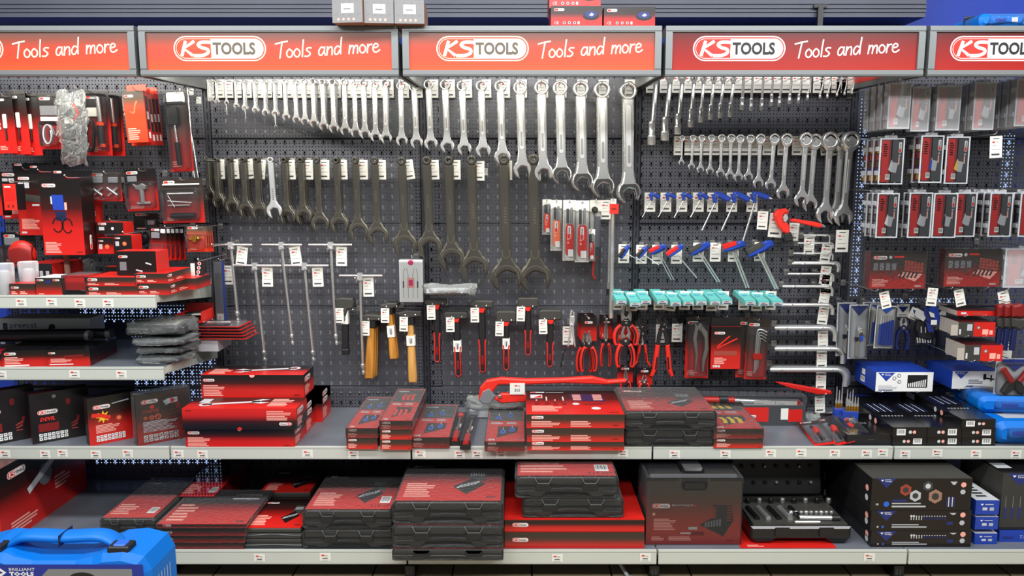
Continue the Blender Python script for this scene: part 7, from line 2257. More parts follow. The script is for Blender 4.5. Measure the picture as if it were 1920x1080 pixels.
for i, x in enumerate((8, 34)):
    t = thing('clear_cup', '%s clear plastic cup of small parts on the upper short shelf' % ('first', 'second')[i], 'cup', (at(x, 552, 3.14).x, 3.15 + 0.07 * i, Z1), (0, 0, 0), 'clear cups of small parts')
    m = MB(); m.lathe([(0.03, 0), (0.034, 0.006), (0.038, 0.12), (0.036, 0.128)], (0, 0, 0), 'frost', 20); m.build('cup', t)
    m = MB(); m.lathe([(0.02, 0.004), (0.026, 0.02), (0.026, 0.09), (0.014, 0.1)], (0, 0, 0), 'light_grey', 12); m.build('contents', t)
cart('tray_box', 'red tray box with dark open slots behind the small red box', 46, 102, 530, 494, z=Z1, Y=3.34, d=0.2, rot=-6, base='red', mats=dict(front='black'), draw=dict(front=lambda F: [F.rect(F.w * (0.1 + 0.22 * k), F.h * 0.3, F.w * (0.22 + 0.22 * k), F.h * 0.7, 'light_grey') for k in range(4)]))
m = MB(); m.lathe([(0.011, 0), (0.012, 0.002), (0.012, 0.088), (0.01, 0.09)], (0, 0, 0), 'carton_brown', 14); tag(m.build('brown_tube', loc=(at(127, 514, 3.40).x, 3.40, Z1 + 0.09)), 'short brown tube standing behind the clear fronted box', 'tube'); bpy.data.objects['brown_tube'].location.z = Z1
bpy.data.objects['brown_tube'].scale = (1, 1, 2.0)
for i, (x0, x1, y0, y1) in enumerate(((95, 122, 492, 540), (140, 180, 486, 540))):
    Y = 3.52 + 0.08 * i
    w = (x1 - x0) * mpp(Y, 500); h = at(x0, y0, Y).z - Z1
    m = MB(); crumple(m, -w / 2, w / 2, -0.05, 0.05, 0, h, 'bag', 10, 9, 0.01, 40 + i, 0.3)
    tag(m.build('plastic_bag', loc=(at((x0 + x1) / 2, 500, Y).x, Y, Z1)), ('small white crumpled bag before the brown tube', 'large white crumpled bag standing behind the flat red boxes')[i], 'bag', 'white crumpled bags')
P = PX(372, 515, 3.40)
m = MB(); q = P.l([(360, 492), (388, 488), (380, 530), (366, 536)]); m.slab(q, 0, 0.004, 'black'); F = Face(m, (0, 0, 0), (1, 0, 0), (0, 0, 1), 1, 1)
for k in range(5):
    a = P.q(375 - 1.5 * k, 494 + 8 * k); F.poly(circ(a[0], a[1], 0.008, 8), 'white', 1); F.poly(circ(a[0], a[1], 0.005, 8), 'red', 2)
m.box(q[0][0] - 0.004, q[0][0] + 0.014, -0.001, 0, q[0][1] - 0.08, q[0][1] - 0.004, 'card')
o = m.build('round_badge_card', loc=P.o); tag(o, 'narrow black card with round red badges at the upper shelf end', 'hang card')
hook(372, 490, 3.38, 'peg hook of the narrow card with round badges')
cart('small_red_box', 'red box end next to the narrow black badge card', 318, 368, 546, 522, z=Z1, Y=3.30, d=0.16, mats=KS_, base='k_grad_soft', draw=dict(front=kfl), group=gU)

# ================================================================== hanging packs on the pack bay pegboard
gP = 'hanging packs of the pack bay'


def gd_tester(m, F):
    F_slab(m, F, rrect(0.42, 0.42, 0.62, 0.66, 0.03, 2), 'card', 0.004); F_slab(m, F, rrect(0.5, 0.22, 0.56, 0.42, 0.02, 2), 'black', 0.006)
    for k in range(3):
        F_slab(m, F, rrect(0.1, 0.4 + 0.07 * k, 0.26, 0.45 + 0.07 * k, 0.02, 2), 'silver_print', 0.003)


for i, (x0, x1, y0, y1) in enumerate(((-14, 21, 176, 286), (10, 46, 170, 288), (34, 68, 174, 290))):
    blister('%s red and black long box pack at the far end of the top row' % ORD[i], x0, y0, x1, y1, YB - 0.24 + 0.02 * i, 'k_grad', None, 0.02, gd_tester, group=gP, hk='peg hook of the %s long red and black pack' % ORD[i], tilt=-1.5)


def gd_cable(m, F):
    q = [F.p(F.w * (0.55 + 0.2 * math.cos(a / 3.0)), F.h * (0.26 + 0.17 * math.sin(a / 3.0)), 0) + Vector((0, -0.012 - 0.0006 * a, 0)) for a in range(0, 40)]
    m.tube(q, 0.0035, 'light_grey', 6); F_slab(m, F, rrect(0.5, 0.18, 0.62, 0.36, 0.05, 2), 'black', 0.014); F_slab(m, F, rrect(0.1, 0.6, 0.9, 0.78, 0.02, 2), 'mid_grey', 0.003); F_slab(m, F, rrect(0.1, 0.5, 0.9, 0.58, 0.02, 2), 'white', 0.003)


blister('red blister pack with a coiled pale cable beside the crumpled bag', 69, 175, 110, 278, YB - 0.2, 'k_grad', (0.1, 0.05, 0.9, 0.5), 0.03, gd_cable, group=gP, hk='peg hook of the pale cable pack')


def gd_iron(m, F):
    q = [F.p(F.w * (0.3 + 0.17 * math.cos(a / 4.0)), F.h * (0.3 + 0.24 * math.sin(a / 4.0)), 0) + Vector((0, -0.014 - 0.0005 * a, 0)) for a in range(0, 52)]
    m.tube(q, 0.004, 'black', 6); F_bar(m, F, 0.66, 0.52, 0.62, 0.9, 0.018, 'chrome', 0.014); F_bar(m, F, 0.66, 0.16, 0.66, 0.5, 0.03, 'black', 0.016); F_bar(m, F, 0.66, 0.46, 0.66, 0.51, 0.034, 'orange_red', 0.017); F_bar(m, F, 0.7, 0.13, 0.7, 0.18, 0.03, 'orange_red', 0.016); F_slab(m, F, rrect(0.1, 0.6, 0.5, 0.74, 0.02, 2), 'card', 0.003)


blister('red blister pack with a soldering iron and coiled black lead', 156, 170, 203, 290, YB - 0.22, 'k_grad', (0.02, 0.06, 0.9, 0.95), 0.035, gd_iron, n=2, group=gP, names=['rear red blister pack behind the soldering iron pack'], back_dx=0.026, back_dy=0.06, hk='peg hook of the soldering iron pack')
P = PX(135, 170, YB - 0.30)
t = thing('bagged_leads', 'large clear crumpled bag with pale leads hanging before the red packs', 'bag', P.o, (0, 0, 0), gP)
(x0, z1), (x1, z0) = P.q(104, 172), P.q(158, 308)
m = MB(); crumple(m, x0, x1, -0.02, 0.02, z0, z1, 'thin_bag', 14, 18, 0.008, 51); m.build('bag', t)
m = MB(); m.tube([(x1 - 0.03, 0, z0 + 0.03), (x1 - 0.02, 0, z0 + 0.12), (x1 - 0.015, 0, z0 + 0.17)], 0.006, 'mid_grey', 8); m.slab(rrect(x0 + 0.035, z0 + 0.175, x0 + 0.07, z0 + 0.2, 0.003), -0.012, -0.008, 'card'); m.tube([(x0 + 0.06, 0, z0 + 0.18), (x0 + 0.09, 0, z0 + 0.22), (x0 + 0.07, 0, z0 + 0.26)], 0.006, 'red', 8); m.build('leads', t)
hook(140, 165, YB - 0.32, 'peg hook carrying the large clear crumpled bag')
for j in range(4):
    x0, x1, y0, y1 = 229, 268, 176, 271
    P = PX(248, y0, YB - 0.28 + 0.05 * j)
    (a, z1), (c, z0) = P.q(x0, y0), P.q(x1, y1)
    t = thing('strap_wrench_box', ('frontmost red box printed with an orange strap tool' if j == 0 else '%s red box behind the orange strap tool print, on the same hook' % ORD[j]), 'box', P.o + Vector((0.016 * j, 0, 0.012 * (j == 0))), (0, R(-3), 0), 'red boxes on one hook')
    m = MB(); m.box(a, c, 0, 0.042, z0, z1, 'k_grad_orange', sides=dict(right='red', left='red', top='red')); F = m.front(a, c, 0, z0, z1)
    F.logo(F.w * 0.06, F.h * 0.88, F.w * 0.45, 1, detail=0); F.stroke(smooth([(F.w * 0.3, F.h * 0.6), (F.w * 0.46, F.h * 0.58), (F.w * 0.52, F.h * 0.7), (F.w * 0.64, F.h * 0.8)]), 0.006, 'orange'); F.lines(F.w * 0.08, F.h * 0.06, F.w * 0.7, F.h * 0.3, 6)
    G = m.right(c, 0, 0.042, z0, z1); G.rect(G.w * 0.2, G.h * 0.25, G.w * 0.8, G.h * 0.9, 'print_black'); G.rect(G.w * 0.3, G.h * 0.45, G.w * 0.7, G.h * 0.6, 'silver_print', 2); G.rect(G.w * 0.3, G.h * 0.08, G.w * 0.7, G.h * 0.2, 'white', 1)
    m.build('carton', t)
    m = MB(); m.box(a + 0.002, c - 0.002, 0.038, 0.04, z1, z1 + 0.03, 'orange_red'); m.build('hang_tab', t)
hook(250, 168, YB - 0.31, 'peg hook of the red strap tool boxes', (226, 178), YB - 0.15)


def gd_mirror(m, F):
    F_slab(m, F, rrect(0.12, 0.58, 0.6, 0.8, 0.06, 2), 'black', 0.02); F_bar(m, F, 0.42, 0.36, 0.38, 0.58, 0.009, 'chrome', 0.012); F_bar(m, F, 0.46, 0.08, 0.43, 0.36, 0.022, 'black', 0.014); F_slab(m, F, rrect(0.1, 0.84, 0.9, 0.98, 0.05, 2), 'silver_print', 0.004)


blister('tall red blister pack with a black inspection mirror beside the chrome rods', 307, 170, 350, 320, YB - 0.22, 'k_grad_soft', (0.06, 0.03, 0.94, 0.86), 0.03, gd_mirror, group=gP, tilt=-2, hk='peg hook of the tall inspection mirror pack')
for i, (a, c) in enumerate((((338, 166), (372, 378)), ((352, 166), (362, 330)), ((345, 170), (378, 374)))):
    p, q = at(a[0], a[1], YB - 0.05), at(c[0], c[1], YB - 0.09)
    m = MB(); m.tube([Vector((0, 0, 0)), (q - p) * 0.5 + Vector((0.002, 0, 0)), q - p], 0.0034, 'chrome', 8); m.tube([Vector((0, 0, 0)), Vector((0, 0, -0.03))], 0.005, 'chrome', 8)
    tag(m.build('thin_rod', loc=p), '%s thin chrome rod hanging beside the inspection mirror pack' % ORD[i], 'rod', 'thin chrome rods')
hook(345, 166, YB - 0.08, 'peg hook of the thin chrome rods')
hook(384, 300, 3.45, 'long peg hook before the smallest dark spanners')

# large hanging cartons
def devbox(F):
    F.logo(F.w * 0.06, F.h * 0.9, F.w * 0.32, 1)
    for k in range(2):
        F.rect(F.w * (0.06 + 0.16 * k), F.h * 0.77, F.w * (0.2 + 0.16 * k), F.h * 0.86, 'light_grey')
    F.poly(rib([(F.w * 0.2, F.h * 0.62), (F.w * 0.7, F.h * 0.58)], 0.03), 'black_soft', 1); F.rect(F.w * 0.06, F.h * 0.6, F.w * 0.14, F.h * 0.66, 'white', 2); F.lines(F.w * 0.08, F.h * 0.1, F.w * 0.6, F.h * 0.28, 8); F.rect(F.w * 0.06, F.h * 0.03, F.w * 0.2, F.h * 0.06, 'silver_print'); F.rect(F.w * 0.4, F.h * 0.48, F.w * 0.6, F.h * 0.51, 'silver_print')


def bluedev(F):
    w, h = F.w, F.h
    F.logo(w * 0.06, h * 0.9, w * 0.34, 1)
    F.poly([(w * 0.36, h * 0.46), (w * 0.6, h * 0.46), (w * 0.6, h * 0.58), (w * 0.34, h * 0.58)], 'navy', 1)
    F.poly([(w * 0.3, h * 0.6), (w * 0.58, h * 0.6), (w * 0.56, h * 0.8), (w * 0.28, h * 0.8)], 'blue', 2); F.rect(w * 0.25, h * 0.68, w * 0.3, h * 0.78, 'silver_print', 1); F.rect(w * 0.58, h * 0.6, w * 0.64, h * 0.7, 'pink', 1)
    F.poly(circ(w * 0.48, h * 0.52, w * 0.04, 10), 'black', 2)
    F.poly(rib([(w * 0.38 + 0.02 * math.cos(t_ / 3), h * 0.4 + 0.03 * math.sin(t_ / 3)) for t_ in range(-8, 10)], 0.005), 'print_black', 3); F.poly(rib([(w * 0.62 + 0.02 * math.cos(t_ / 3), h * 0.39 + 0.03 * math.sin(t_ / 3)) for t_ in range(0, 18)], 0.005), 'print_black', 3)
    F.lines(w * 0.04, h * 0.03, w * 0.46, h * 0.18, 8); F.rect(w * 0.8, h * 0.03, w * 0.95, h * 0.045, 'dark_red')


BX = dict(top='red', left='black', right='k_grad_dark')
hz = [('meter_carton', 'tall black to red carton with a small blue meter print, hanging in front', 84, 160, 478, 337, 3.30, 0.1, bluedev), ('meter_carton', 'black to red carton behind the blue meter one, hanging higher', 38, 106, 441, 326, 3.42, 0.1, devbox), ('meter_carton', 'dark carton partly hidden behind the two hanging cartons', 6, 80, 410, 322, 3.52, 0.1, devbox)]
for i, (nm, lb, x0, x1, yb, yt, Y, d, dr) in enumerate(hz):
    o, dm = cart(nm, lb, x0, x1, yb, yt, Y=Y, d=d, base='k_grad', mats=BX, draw=dict(front=dr, right=lambda F: F.logo(F.w * 0.6, F.h * 0.06, F.h * 0.2, 1, up=True, detail=0)), group='large cartons on the pegboard')
    hook((x0 + x1) / 2, yt - 4, Y - 0.01, 'peg hook over the %s hanging meter carton' % ORD[i])
    m = MB(); w_ = dm[0]; m.box(-w_ * 0.5, w_ * 0.5, d - 0.004, d - 0.002, dm[2], dm[2] + 0.04, 'black_gloss'); F = m.front(-w_ * 0.5, w_ * 0.5, d - 0.004, dm[2], dm[2] + 0.04); F.logo(F.w * 0.05, F.h * 0.7, F.w * 0.2, 1, detail=0); m.build('hang_tab', o)
o, _ = cart('charger_box', 'small red box with a bright red gadget front, nearest the far end', 9, 33, 394, 345, Y=3.30, d=0.06, base='red_bright', mats=dict(right='black', left='black', top='dark_red'), draw=dict(front=lambda F: (F.rect(F.w * 0.1, F.h * 0.86, F.w * 0.6, F.h * 0.92, 'silver_print'), F.rect(F.w * 0.1, F.h * 0.35, F.w * 0.9, F.h * 0.8, 'red'), F.rect(F.w * 0.25, F.h * 0.1, F.w * 0.4, F.h * 0.2, 'dark_red', 2), F.rect(F.w * 0.6, F.h * 0.1, F.w * 0.75, F.h * 0.2, 'dark_red', 2))))
hook(20, 341, 3.29, 'peg hook of the small bright red gadget box')
cart('charger_box', 'second small gadget box cut off at the far end beside the bright red one', -30, 6, 404, 340, Y=3.36, d=0.06, base='k_grad', mats=dict(right='black'))


def gd_cross(m, F):
    for dx in (0.0, 0.48):
        F_bar(m, F, 0.14 + dx, 0.46, 0.46 + dx, 0.2, 0.014, 'chrome', 0.02); F_bar(m, F, 0.12 + dx, 0.2, 0.42 + dx, 0.46, 0.012, 'chrome', 0.012); F_slab(m, F, rrect(0.12 + dx, 0.62, 0.44 + dx, 0.82, 0.03, 2), 'mid_grey', 0.003); F_slab(m, F, [(0.26 + dx, 0.14), (0.42 + dx, 0.2), (0.34 + dx, 0.1)], 'red_bright', 0.006)


def gd_spider(m, F):
    F_slab(m, F, [(0.3, 0.66), (0.44, 0.6), (0.6, 0.66), (0.72, 0.6), (0.7, 0.52), (0.56, 0.48), (0.4, 0.52)], 'steel', 0.02); F_bar(m, F, 0.55, 0.2, 0.55, 0.5, 0.022, 'chrome', 0.016); F_slab(m, F, rrect(0.36, 0.16, 0.78, 0.22, 0.02, 2), 'chrome_satin', 0.014); F_slab(m, F, rrect(0.1, 0.7, 0.4, 0.84, 0.02, 2), 'mid_grey', 0.003)


def gd_scribe(m, F):
    for k, y in enumerate((0.66, 0.5, 0.4)):
        F_bar(m, F, 0.18, y, 0.8 - 0.05 * k, y - 0.05 * (k == 1), 0.007, 'chrome', 0.012)
    F_bar(m, F, 0.2, 0.62, 0.34, 0.36, 0.005, 'chrome', 0.016); F_bar(m, F, 0.24, 0.17, 0.82, 0.17, 0.024, 'black', 0.018); F_slab(m, F, rrect(0.06, 0.84, 0.94, 0.88, 0.01, 2), 'silver_print', 0.003)


blister('grey and red blister pack with two chrome crosses inside', 166, 322, 226, 377, YB - 0.26, 'k_grad_soft', (0.03, 0.03, 0.97, 0.97), 0.03, gd_cross, group=gP, n=2, names=['second pack behind the chrome cross pack'], back_dy=0.05, hk='peg hook of the chrome cross pack')
blister('red blister pack with a chrome valve tool, beside the chrome cross pack', 231, 317, 291, 395, YB - 0.22, 'k_grad', (0.06, 0.05, 0.94, 0.7), 0.04, gd_spider, group=gP, tilt=-2.5, hk='peg hook of the chrome valve tool pack')
blister('red blister pack of thin chrome picks with a black handle', 299, 334, 378, 418, YB - 0.22, 'k_grad_soft', (0.05, 0.05, 0.92, 0.78), 0.035, gd_scribe, group=gP, tilt=-1.5, hk='peg hook of the thin picks pack')
blister('small black pack with a pale part above the fan of packs', 250, 400, 296, 431, YB - 0.14, 'print_black', (0.5, 0.1, 0.95, 0.7), 0.02, lambda m, F: F_slab(m, F, rrect(0.6, 0.3, 0.9, 0.6, 0.05, 2), 'steel', 0.012), group=gP, hk='peg hook of the small black pack')
for i in range(5):
    blister(('front pack of five fanned dark and red packs' if i == 0 else '%s pack behind the front one of the five fanned packs' % ORD[i - 1]), 281 + 9 * i, 426, 312 + 8 * i, 488, YB - 0.26 + 0.03 * i, 'k_grad', (0.02, 0.1, 0.9, 0.5), 0.02, (lambda m, F: (F_slab(m, F, rrect(0.1, 0.66, 0.6, 0.84, 0.03, 2), 'mid_grey', 0.003), F_slab(m, F, rrect(0.66, 0.82, 0.95, 0.95, 0.03, 2), 'silver_print', 0.003))), group='fanned packs of the pack bay', tilt=3 - i)
hook(310, 428, YB - 0.29, 'peg hook of the five fanned packs')


def gd_brass(m, F):
    F_slab(m, F, [(0.1, 0.52), (0.3, 0.56), (0.5, 0.66), (0.7, 0.6), (0.8, 0.52), (0.6, 0.44), (0.3, 0.42)], 'brass', 0.025, 0.006); F_bar(m, F, 0.5, 0.4, 0.6, 0.66, 0.016, 'brass', 0.03)


for i in range(4):
    blister('front pack with a brass fitting by the smallest dark spanners' if i == 0 else '%s brass fitting pack behind the front one' % ORD[i - 1], 349 + 4 * i, 424, 386 + 4 * i, 472, YB - 0.24 + 0.035 * i, 'k_grad_orange', (0.02, 0.12, 0.98, 0.7), 0.026, gd_brass if i == 0 else None, group='brass fitting packs')
hook(370, 428, YB - 0.27, 'peg hook of the brass fitting packs')
hook(398, 462, YB - 0.3, 'bare peg hook end jutting out below the brass fitting packs')


def gd_disc(m, F):
    o = F.p(F.w * 0.62, F.h * 0.3, 0)
    m.lathe([(0.062, 0.0), (0.062, 0.01), (0.054, 0.02), (0.03, 0.028), (0.008, 0.03)], (o.x, o.y, o.z), 'red_bright', 24, 'y')
    F_slab(m, F, rrect(0.1, 0.6, 0.55, 0.84, 0.03, 2), 'mid_grey', 0.003)


blister('dark pack with a large round red disc above the clear cups', 1, 436, 65, 494, YB - 0.25, 'k_grad_dark', (0.02, 0.02, 0.98, 0.6), 0.036, gd_disc, group=gP, hk='peg hook of the round red disc pack')
lb = [('small_hanging_box', 'red box with a pale meter print hanging behind the tall carton', 181, 232, 438, 417, 3.38, 'print_black'), ('small_hanging_box', 'second small dark box with white picture, under the pale meter print', 184, 214, 476, 446, 3.36, 'k_grad'), ('small_hanging_box', 'dark box with an orange tool print above the bit print box', 214, 248, 470, 441, 3.32, 'print_black')]
for i, (nm, l_, x0, x1, yb, yt, Y, ba) in enumerate(lb):
    cart(nm, l_, x0, x1, yb, yt, Y=Y, d=0.09, base=ba, mats=dict(top='red', right='red', left='red'), draw=dict(front=lambda F: (F.logo(F.w * 0.08, F.h * 0.76, F.w * 0.3, 1, detail=0), F.rect(F.w * 0.1, F.h * 0.3, F.w * 0.3, F.h * 0.6, 'light_grey'), F.poly(circ(F.w * 0.6, F.h * 0.45, F.h * 0.14, 8), 'orange' if F.w < 0.08 else 'silver_print'))), group='small hanging boxes')
    hook((x0 + x1) / 2, yt - 2, Y + 0.03, 'peg hook over the %s small hanging box' % ORD[i])
cart('small_hanging_box', 'narrow bright red box standing behind the tall meter carton', 172, 186, 452, 372, Y=3.46, d=0.05, base='red_bright', draw=dict(front=lambda F: F.lines(F.w * 0.1, F.h * 0.2, F.w * 0.9, F.h * 0.8, 9)), group='small hanging boxes')
hook(180, 370, 3.45, 'peg hook of the narrow bright red box')
m = MB(); m.lathe([(0.02, 0), (0.034, 0.006), (0.036, 0.03), (0.02, 0.034)], (0, 0, 0), 'black', 18, 'y'); m.lathe([(0.012, 0.034), (0.012, 0.04)], (0, 0, 0), 'dark_red', 12, 'y')
tag(m.build('rubber_reel', loc=at(268, 446, YB - 0.06)), 'round black reel hanging behind the fan of five packs', 'reel')
hook(268, 440, YB - 0.11, 'peg hook of the round black reel')

# ================================================================== clear cases and packs at the far bay
gF = 'clear assortment cases'


def sheet(pic):
    def f(F, w, h):
        F.rect(0, 0, w * 0.5, h, 'red'); F.rect(w * 0.42, 0, w, h, 'dark_grey'); F.rect(w * 0.34, 0, w * 0.44, h, 'dark_red', 2)
        F.logo(w * 0.93, h * 0.7, h * 0.26, 3, up=True, detail=0)
        F.poly(circ(w * 0.84, h * 0.64, w * 0.05, 8), 'light_grey', 3); F.rect(w * 0.8, h * 0.42, w * 0.86, h * 0.6, 'pink', 3)
        F.poly([(w * 0.34, h * 0.3), (w * 0.5, h * 0.24), (w * 0.72, h * 0.22), (w * 0.8, h * 0.46), (w * 0.56, h * 0.48), (w * 0.48, h * 0.54)], 'light_grey', 3); F.poly([(w * 0.34, h * 0.3), (w * 0.5, h * 0.24), (w * 0.52, h * 0.46), (w * 0.47, h * 0.52)], pic, 4)
        F.barcode(w * 0.22, h * 0.06, w * 0.22, h * 0.13, 3); F.lines(w * 0.08, h * 0.62, w * 0.3, h * 0.94, 6); 
    return f


def assort(label, x0, x1, yt, yb, Y, n, dstep=0.05, pic='silver_print', frost=True, contents=None, rot=0, side=-0.0, hk=None, cd=None):
    P = PX((x0 + x1) / 2, yt, Y)
    (a, z1), (c, z0) = P.q(x0, yt), P.q(x1, yb)
    d = 0.038
    for j in range(n):
        t = thing('assortment_case', (label if j == 0 else '%s clear case behind the %s' % (ORD[j - 1], label.replace('frontmost ', ''))), 'clear case', P.o + Vector((side * j, dstep * j, 0)), (0, 0, R(rot)), gF)
        m = MB(); m.slab(rrect(a, z0, c, z1, 0.006), 0, d, 'frost' if frost else 'clear', 0.003); m.slab(rrect((a + c) / 2 - 0.025, z1, (a + c) / 2 + 0.025, z1 + 0.012, 0.004), 0.012, 0.02, 'frost'); m.build('shell', t)
        m = MB(); e = 0.005
        for (p_, q_, r_, s_) in ((a, c, z0, z0 + e), (a, c, z1 - e, z1), (a, a + e, z0 + e, z1 - e), (c - e, c, z0 + e, z1 - e)):
            m.box(p_, q_, -0.0015, 0.004, r_, s_, 'rim')
        m.build('rim', t)
        m = MB(); w, h = (c - a) * 0.86, (z1 - z0) * 0.9
        m.box(a + (c - a) * 0.1, a + (c - a) * 0.1 + w, 0.0025, 0.0032, z0 + (z1 - z0) * 0.05, z0 + (z1 - z0) * 0.05 + h, 'dark_grey'); F = m.front(a + (c - a) * 0.1, c, 0.0025, z0 + (z1 - z0) * 0.05, z1); sheet(pic)(F, w, h); m.build('printed_sheet', t)
        m = MB()
        for k in range(6):
            zz_ = z0 + (z1 - z0) * (0.08 + 0.15 * k)
            mt = (contents[k % len(contents)] if contents else ('silver_print', 'light_grey', 'mid_grey')[k % 3])
            m.box(a + 0.004, c - 0.004, 0.008, d - 0.006, zz_, zz_ + (z1 - z0) * 0.12, mt)
        m.build('contents', t)
        for q in (0.2, 0.72):
            m = MB(); m.slab(rrect(a - 0.004, z0 + (z1 - z0) * q, a + 0.002, z0 + (z1 - z0) * (q + 0.1), 0.002), 0.006, d - 0.006, 'frost'); m.build('catch', t)
    if hk:
        hook((x0 + x1) / 2, yt - 4, Y - 0.02, hk, cd, YB - 0.1)


assort('frontmost frosted case of the top row, its print washed out', 1668, 1710, 155, 240, 3.22, 4, 0.062, hk='peg hook of the washed out frosted cases')
assort('frosted case tucked beside the frontmost washed out one', 1712, 1746, 162, 245, 3.24, 1, hk='peg hook of the tucked frosted case')
assort('frosted case with black ring print, middle of the top row', 1759, 1804, 160, 243, 3.24, 3, 0.055, 'black', hk='peg hook of the black ring print cases')
assort('frosted case with a plain tray print in the top row', 1829, 1869, 154, 242, 3.24, 4, 0.055, 'light_grey', hk='peg hook of the plain tray print cases')
assort('frosted case cut off at the end of the top row', 1908, 1960, 147, 235, 3.24, 5, 0.055, hk='peg hook of the cut off frosted cases')
ylw = ['yellow', 'blue', 'brass', 'red_bright', 'yellow', 'light_grey']
assort('clear case of yellow and blue parts below the frosted cases', 1651, 1697, 259, 345, 3.26, 3, 0.062, 'silver_print', False, ylw, hk='peg hook of the yellow and blue parts cases')
assort('clear case with a blue tray print in the second row', 1728, 1771, 254, 342, 3.25, 2, 0.06, 'blue', False, ylw, hk='peg hook of the blue tray print cases')
assort('clear case with coloured strip print in the second row', 1776, 1820, 256, 344, 3.25, 2, 0.03, 'yellow', False, ['blue', 'brass', 'light_grey'], hk='peg hook of the coloured strip print cases')
T3 = [(1646, 1687, 362, 446, 'first clear case of the third row with white rings', 'white', 3), (1706, 1750, 361, 446, 'second clear case of the third row with pale blue print', 'silver_print', 2), (1752, 1797, 362, 446, 'third clear case of the third row with black washer print', 'black', 1), (1792, 1833, 361, 444, 'fourth clear case of the third row, dense text print', 'light_grey', 1), (1858, 1901, 361, 444, 'fifth clear case of the third row, set apart', 'light_grey', 4), (1915, 1960, 361, 444, 'last clear case of the third row, cut off', 'light_grey', 2)]
for i, (x0, x1, y0, y1, l_, pc, n) in enumerate(T3):
    assort(l_, x0, x1, y0, y1, 3.27 + 0.005 * (i % 2), n, 0.05, pc, False, hk='peg hook of the %s case in the third row' % ORD[i])
hook(1868, 252, 3.2, 'long peg hook with a curled price card below the frosted cases', (1868, 255), 3.22, -3, 1.0)


def oring(F):
    w, h = F.w, F.h
    F.logo(w * 0.05, h * 0.8, w * 0.25, 1); F.poly(circ(w * 0.36, h * 0.86, w * 0.03, 10), 'light_grey'); F.rect(w * 0.42, h * 0.85, w * 0.6, h * 0.9, 'red_bright')
    for k in range(4):
        F.rect(w * (0.06 + 0.11 * k), h * 0.5, w * (0.14 + 0.11 * k), h * 0.7, 'mid_grey')
    F.poly([(w * 0.5, h * 0.36), (w * 0.6, h * 0.46), (w * 0.95, h * 0.4), (w * 0.82, h * 0.2)], 'pink', 1); F.poly([(w * 0.62, h * 0.5), (w * 0.62, h * 0.78), (w * 0.96, h * 0.7), (w * 0.95, h * 0.42)], 'brown_red', 1)
    for r in range(3):
        for k in range(5):
            F.poly(circ(w * (0.57 + 0.07 * k - 0.015 * r), h * (0.42 - 0.05 * r + 0.0 * k), w * 0.02, 7), 'print_black', 2)
            F.poly(circ(w * (0.66 + 0.06 * k), h * (0.72 - 0.08 * r - 0.008 * k), w * 0.018, 7), 'dark_red', 2)
    F.poly(circ(w * 0.36, h * 0.42, w * 0.03, 10), 'dark_grey'); F.poly(circ(w * 0.42, h * 0.32, w * 0.03, 10), 'dark_red'); F.lines(w * 0.05, h * 0.06, w * 0.36, h * 0.28, 6); F.rect(w * 0.82, h * 0.05, w * 0.94, h * 0.09, 'silver_print')


for i, (x0, x1, yb, yt) in enumerate(((1629, 1733, 541, 473), (1769, 1873, 537, 468))):
    for j in range(1 if i == 0 else 2):
        cart('seal_ring_box', ('red and black box with an open red case print, above the blue blister packs' if i == 0 else 'red and black box with an open red case print, beside the frosted case') if j == 0 else 'rear red and black box behind the second open red case print', x0, x1, yb, yt, Y=3.34 + 0.055 * j, d=0.05, base='k_grad_soft', mats=dict(left='dark_red', top='black_gloss'), draw=dict(front=oring), group='boxes printed with an open red case', wrap=(j == 0))
    for k, x in enumerate((x0 + 16, x1 - 22)):
        hook(x, yb + 6, 3.33, '%s peg hook under the %s open red case print box' % (ORD[k], ORD[i]), (x + 12, yb + 6) if k == 0 else None, 3.36, -14, 0.85)
assort('frosted case with pale lined print beside the open red case boxes', 1886, 1965, 466, 540, 3.34, 1, 0.05, 'light_grey', True, hk='peg hook of the frosted lined print case')
hook(1752, 546, 3.34, 'peg hook with a price card between the two open red case boxes', (1750, 540), 3.36, 4, 0.9)
hook(1890, 545, 3.34, 'peg hook with a slanted price card under the frosted lined case', (1880, 546), 3.36, -14, 0.95)


# blue brand blister packs
def gd_keys(m, F):
    for k in range(4):
        q = smooth([(0.82, 0.52 - 0.03 * k), (0.6, 0.6 - 0.03 * k), (0.42 + 0.02 * k, 0.56 - 0.03 * k), (0.4 + 0.03 * k, 0.3), (0.38 + 0.03 * k, 0.06)], 3)
        m.tube([F.p(F.w * a, F.h * c, 0) + Vector((0, -0.005 - 0.002 * k, 0)) for a, c in q], 0.0035, 'chrome', 6)
    F_slab(m, F, [(0.3, 0.4), (0.62, 0.44), (0.66, 0.36), (0.34, 0.33)], 'black', 0.014); F_slab(m, F, [(0.5, 0.43), (0.68, 0.44), (0.7, 0.36), (0.54, 0.34)], 'blue', 0.018)
    F_slab(m, F, [(0.06, 0.98), (0.94, 0.98), (0.5, 0.8)], 'navy_print', 0.002, 0)


def gd_drivers(m, F):
    for k in range(6):
        F_bar(m, F, 0.18 + 0.13 * k, 0.1, 0.2 + 0.12 * k, 0.58 + 0.02 * k, 0.013, 'blue', 0.014); F_bar(m, F, 0.2 + 0.12 * k, 0.58 + 0.02 * k, 0.21 + 0.12 * k, 0.78, 0.005, 'silver_print', 0.012)
    F_slab(m, F, [(0.06, 0.98), (0.94, 0.98), (0.5, 0.82)], 'blue_bright', 0.002, 0)


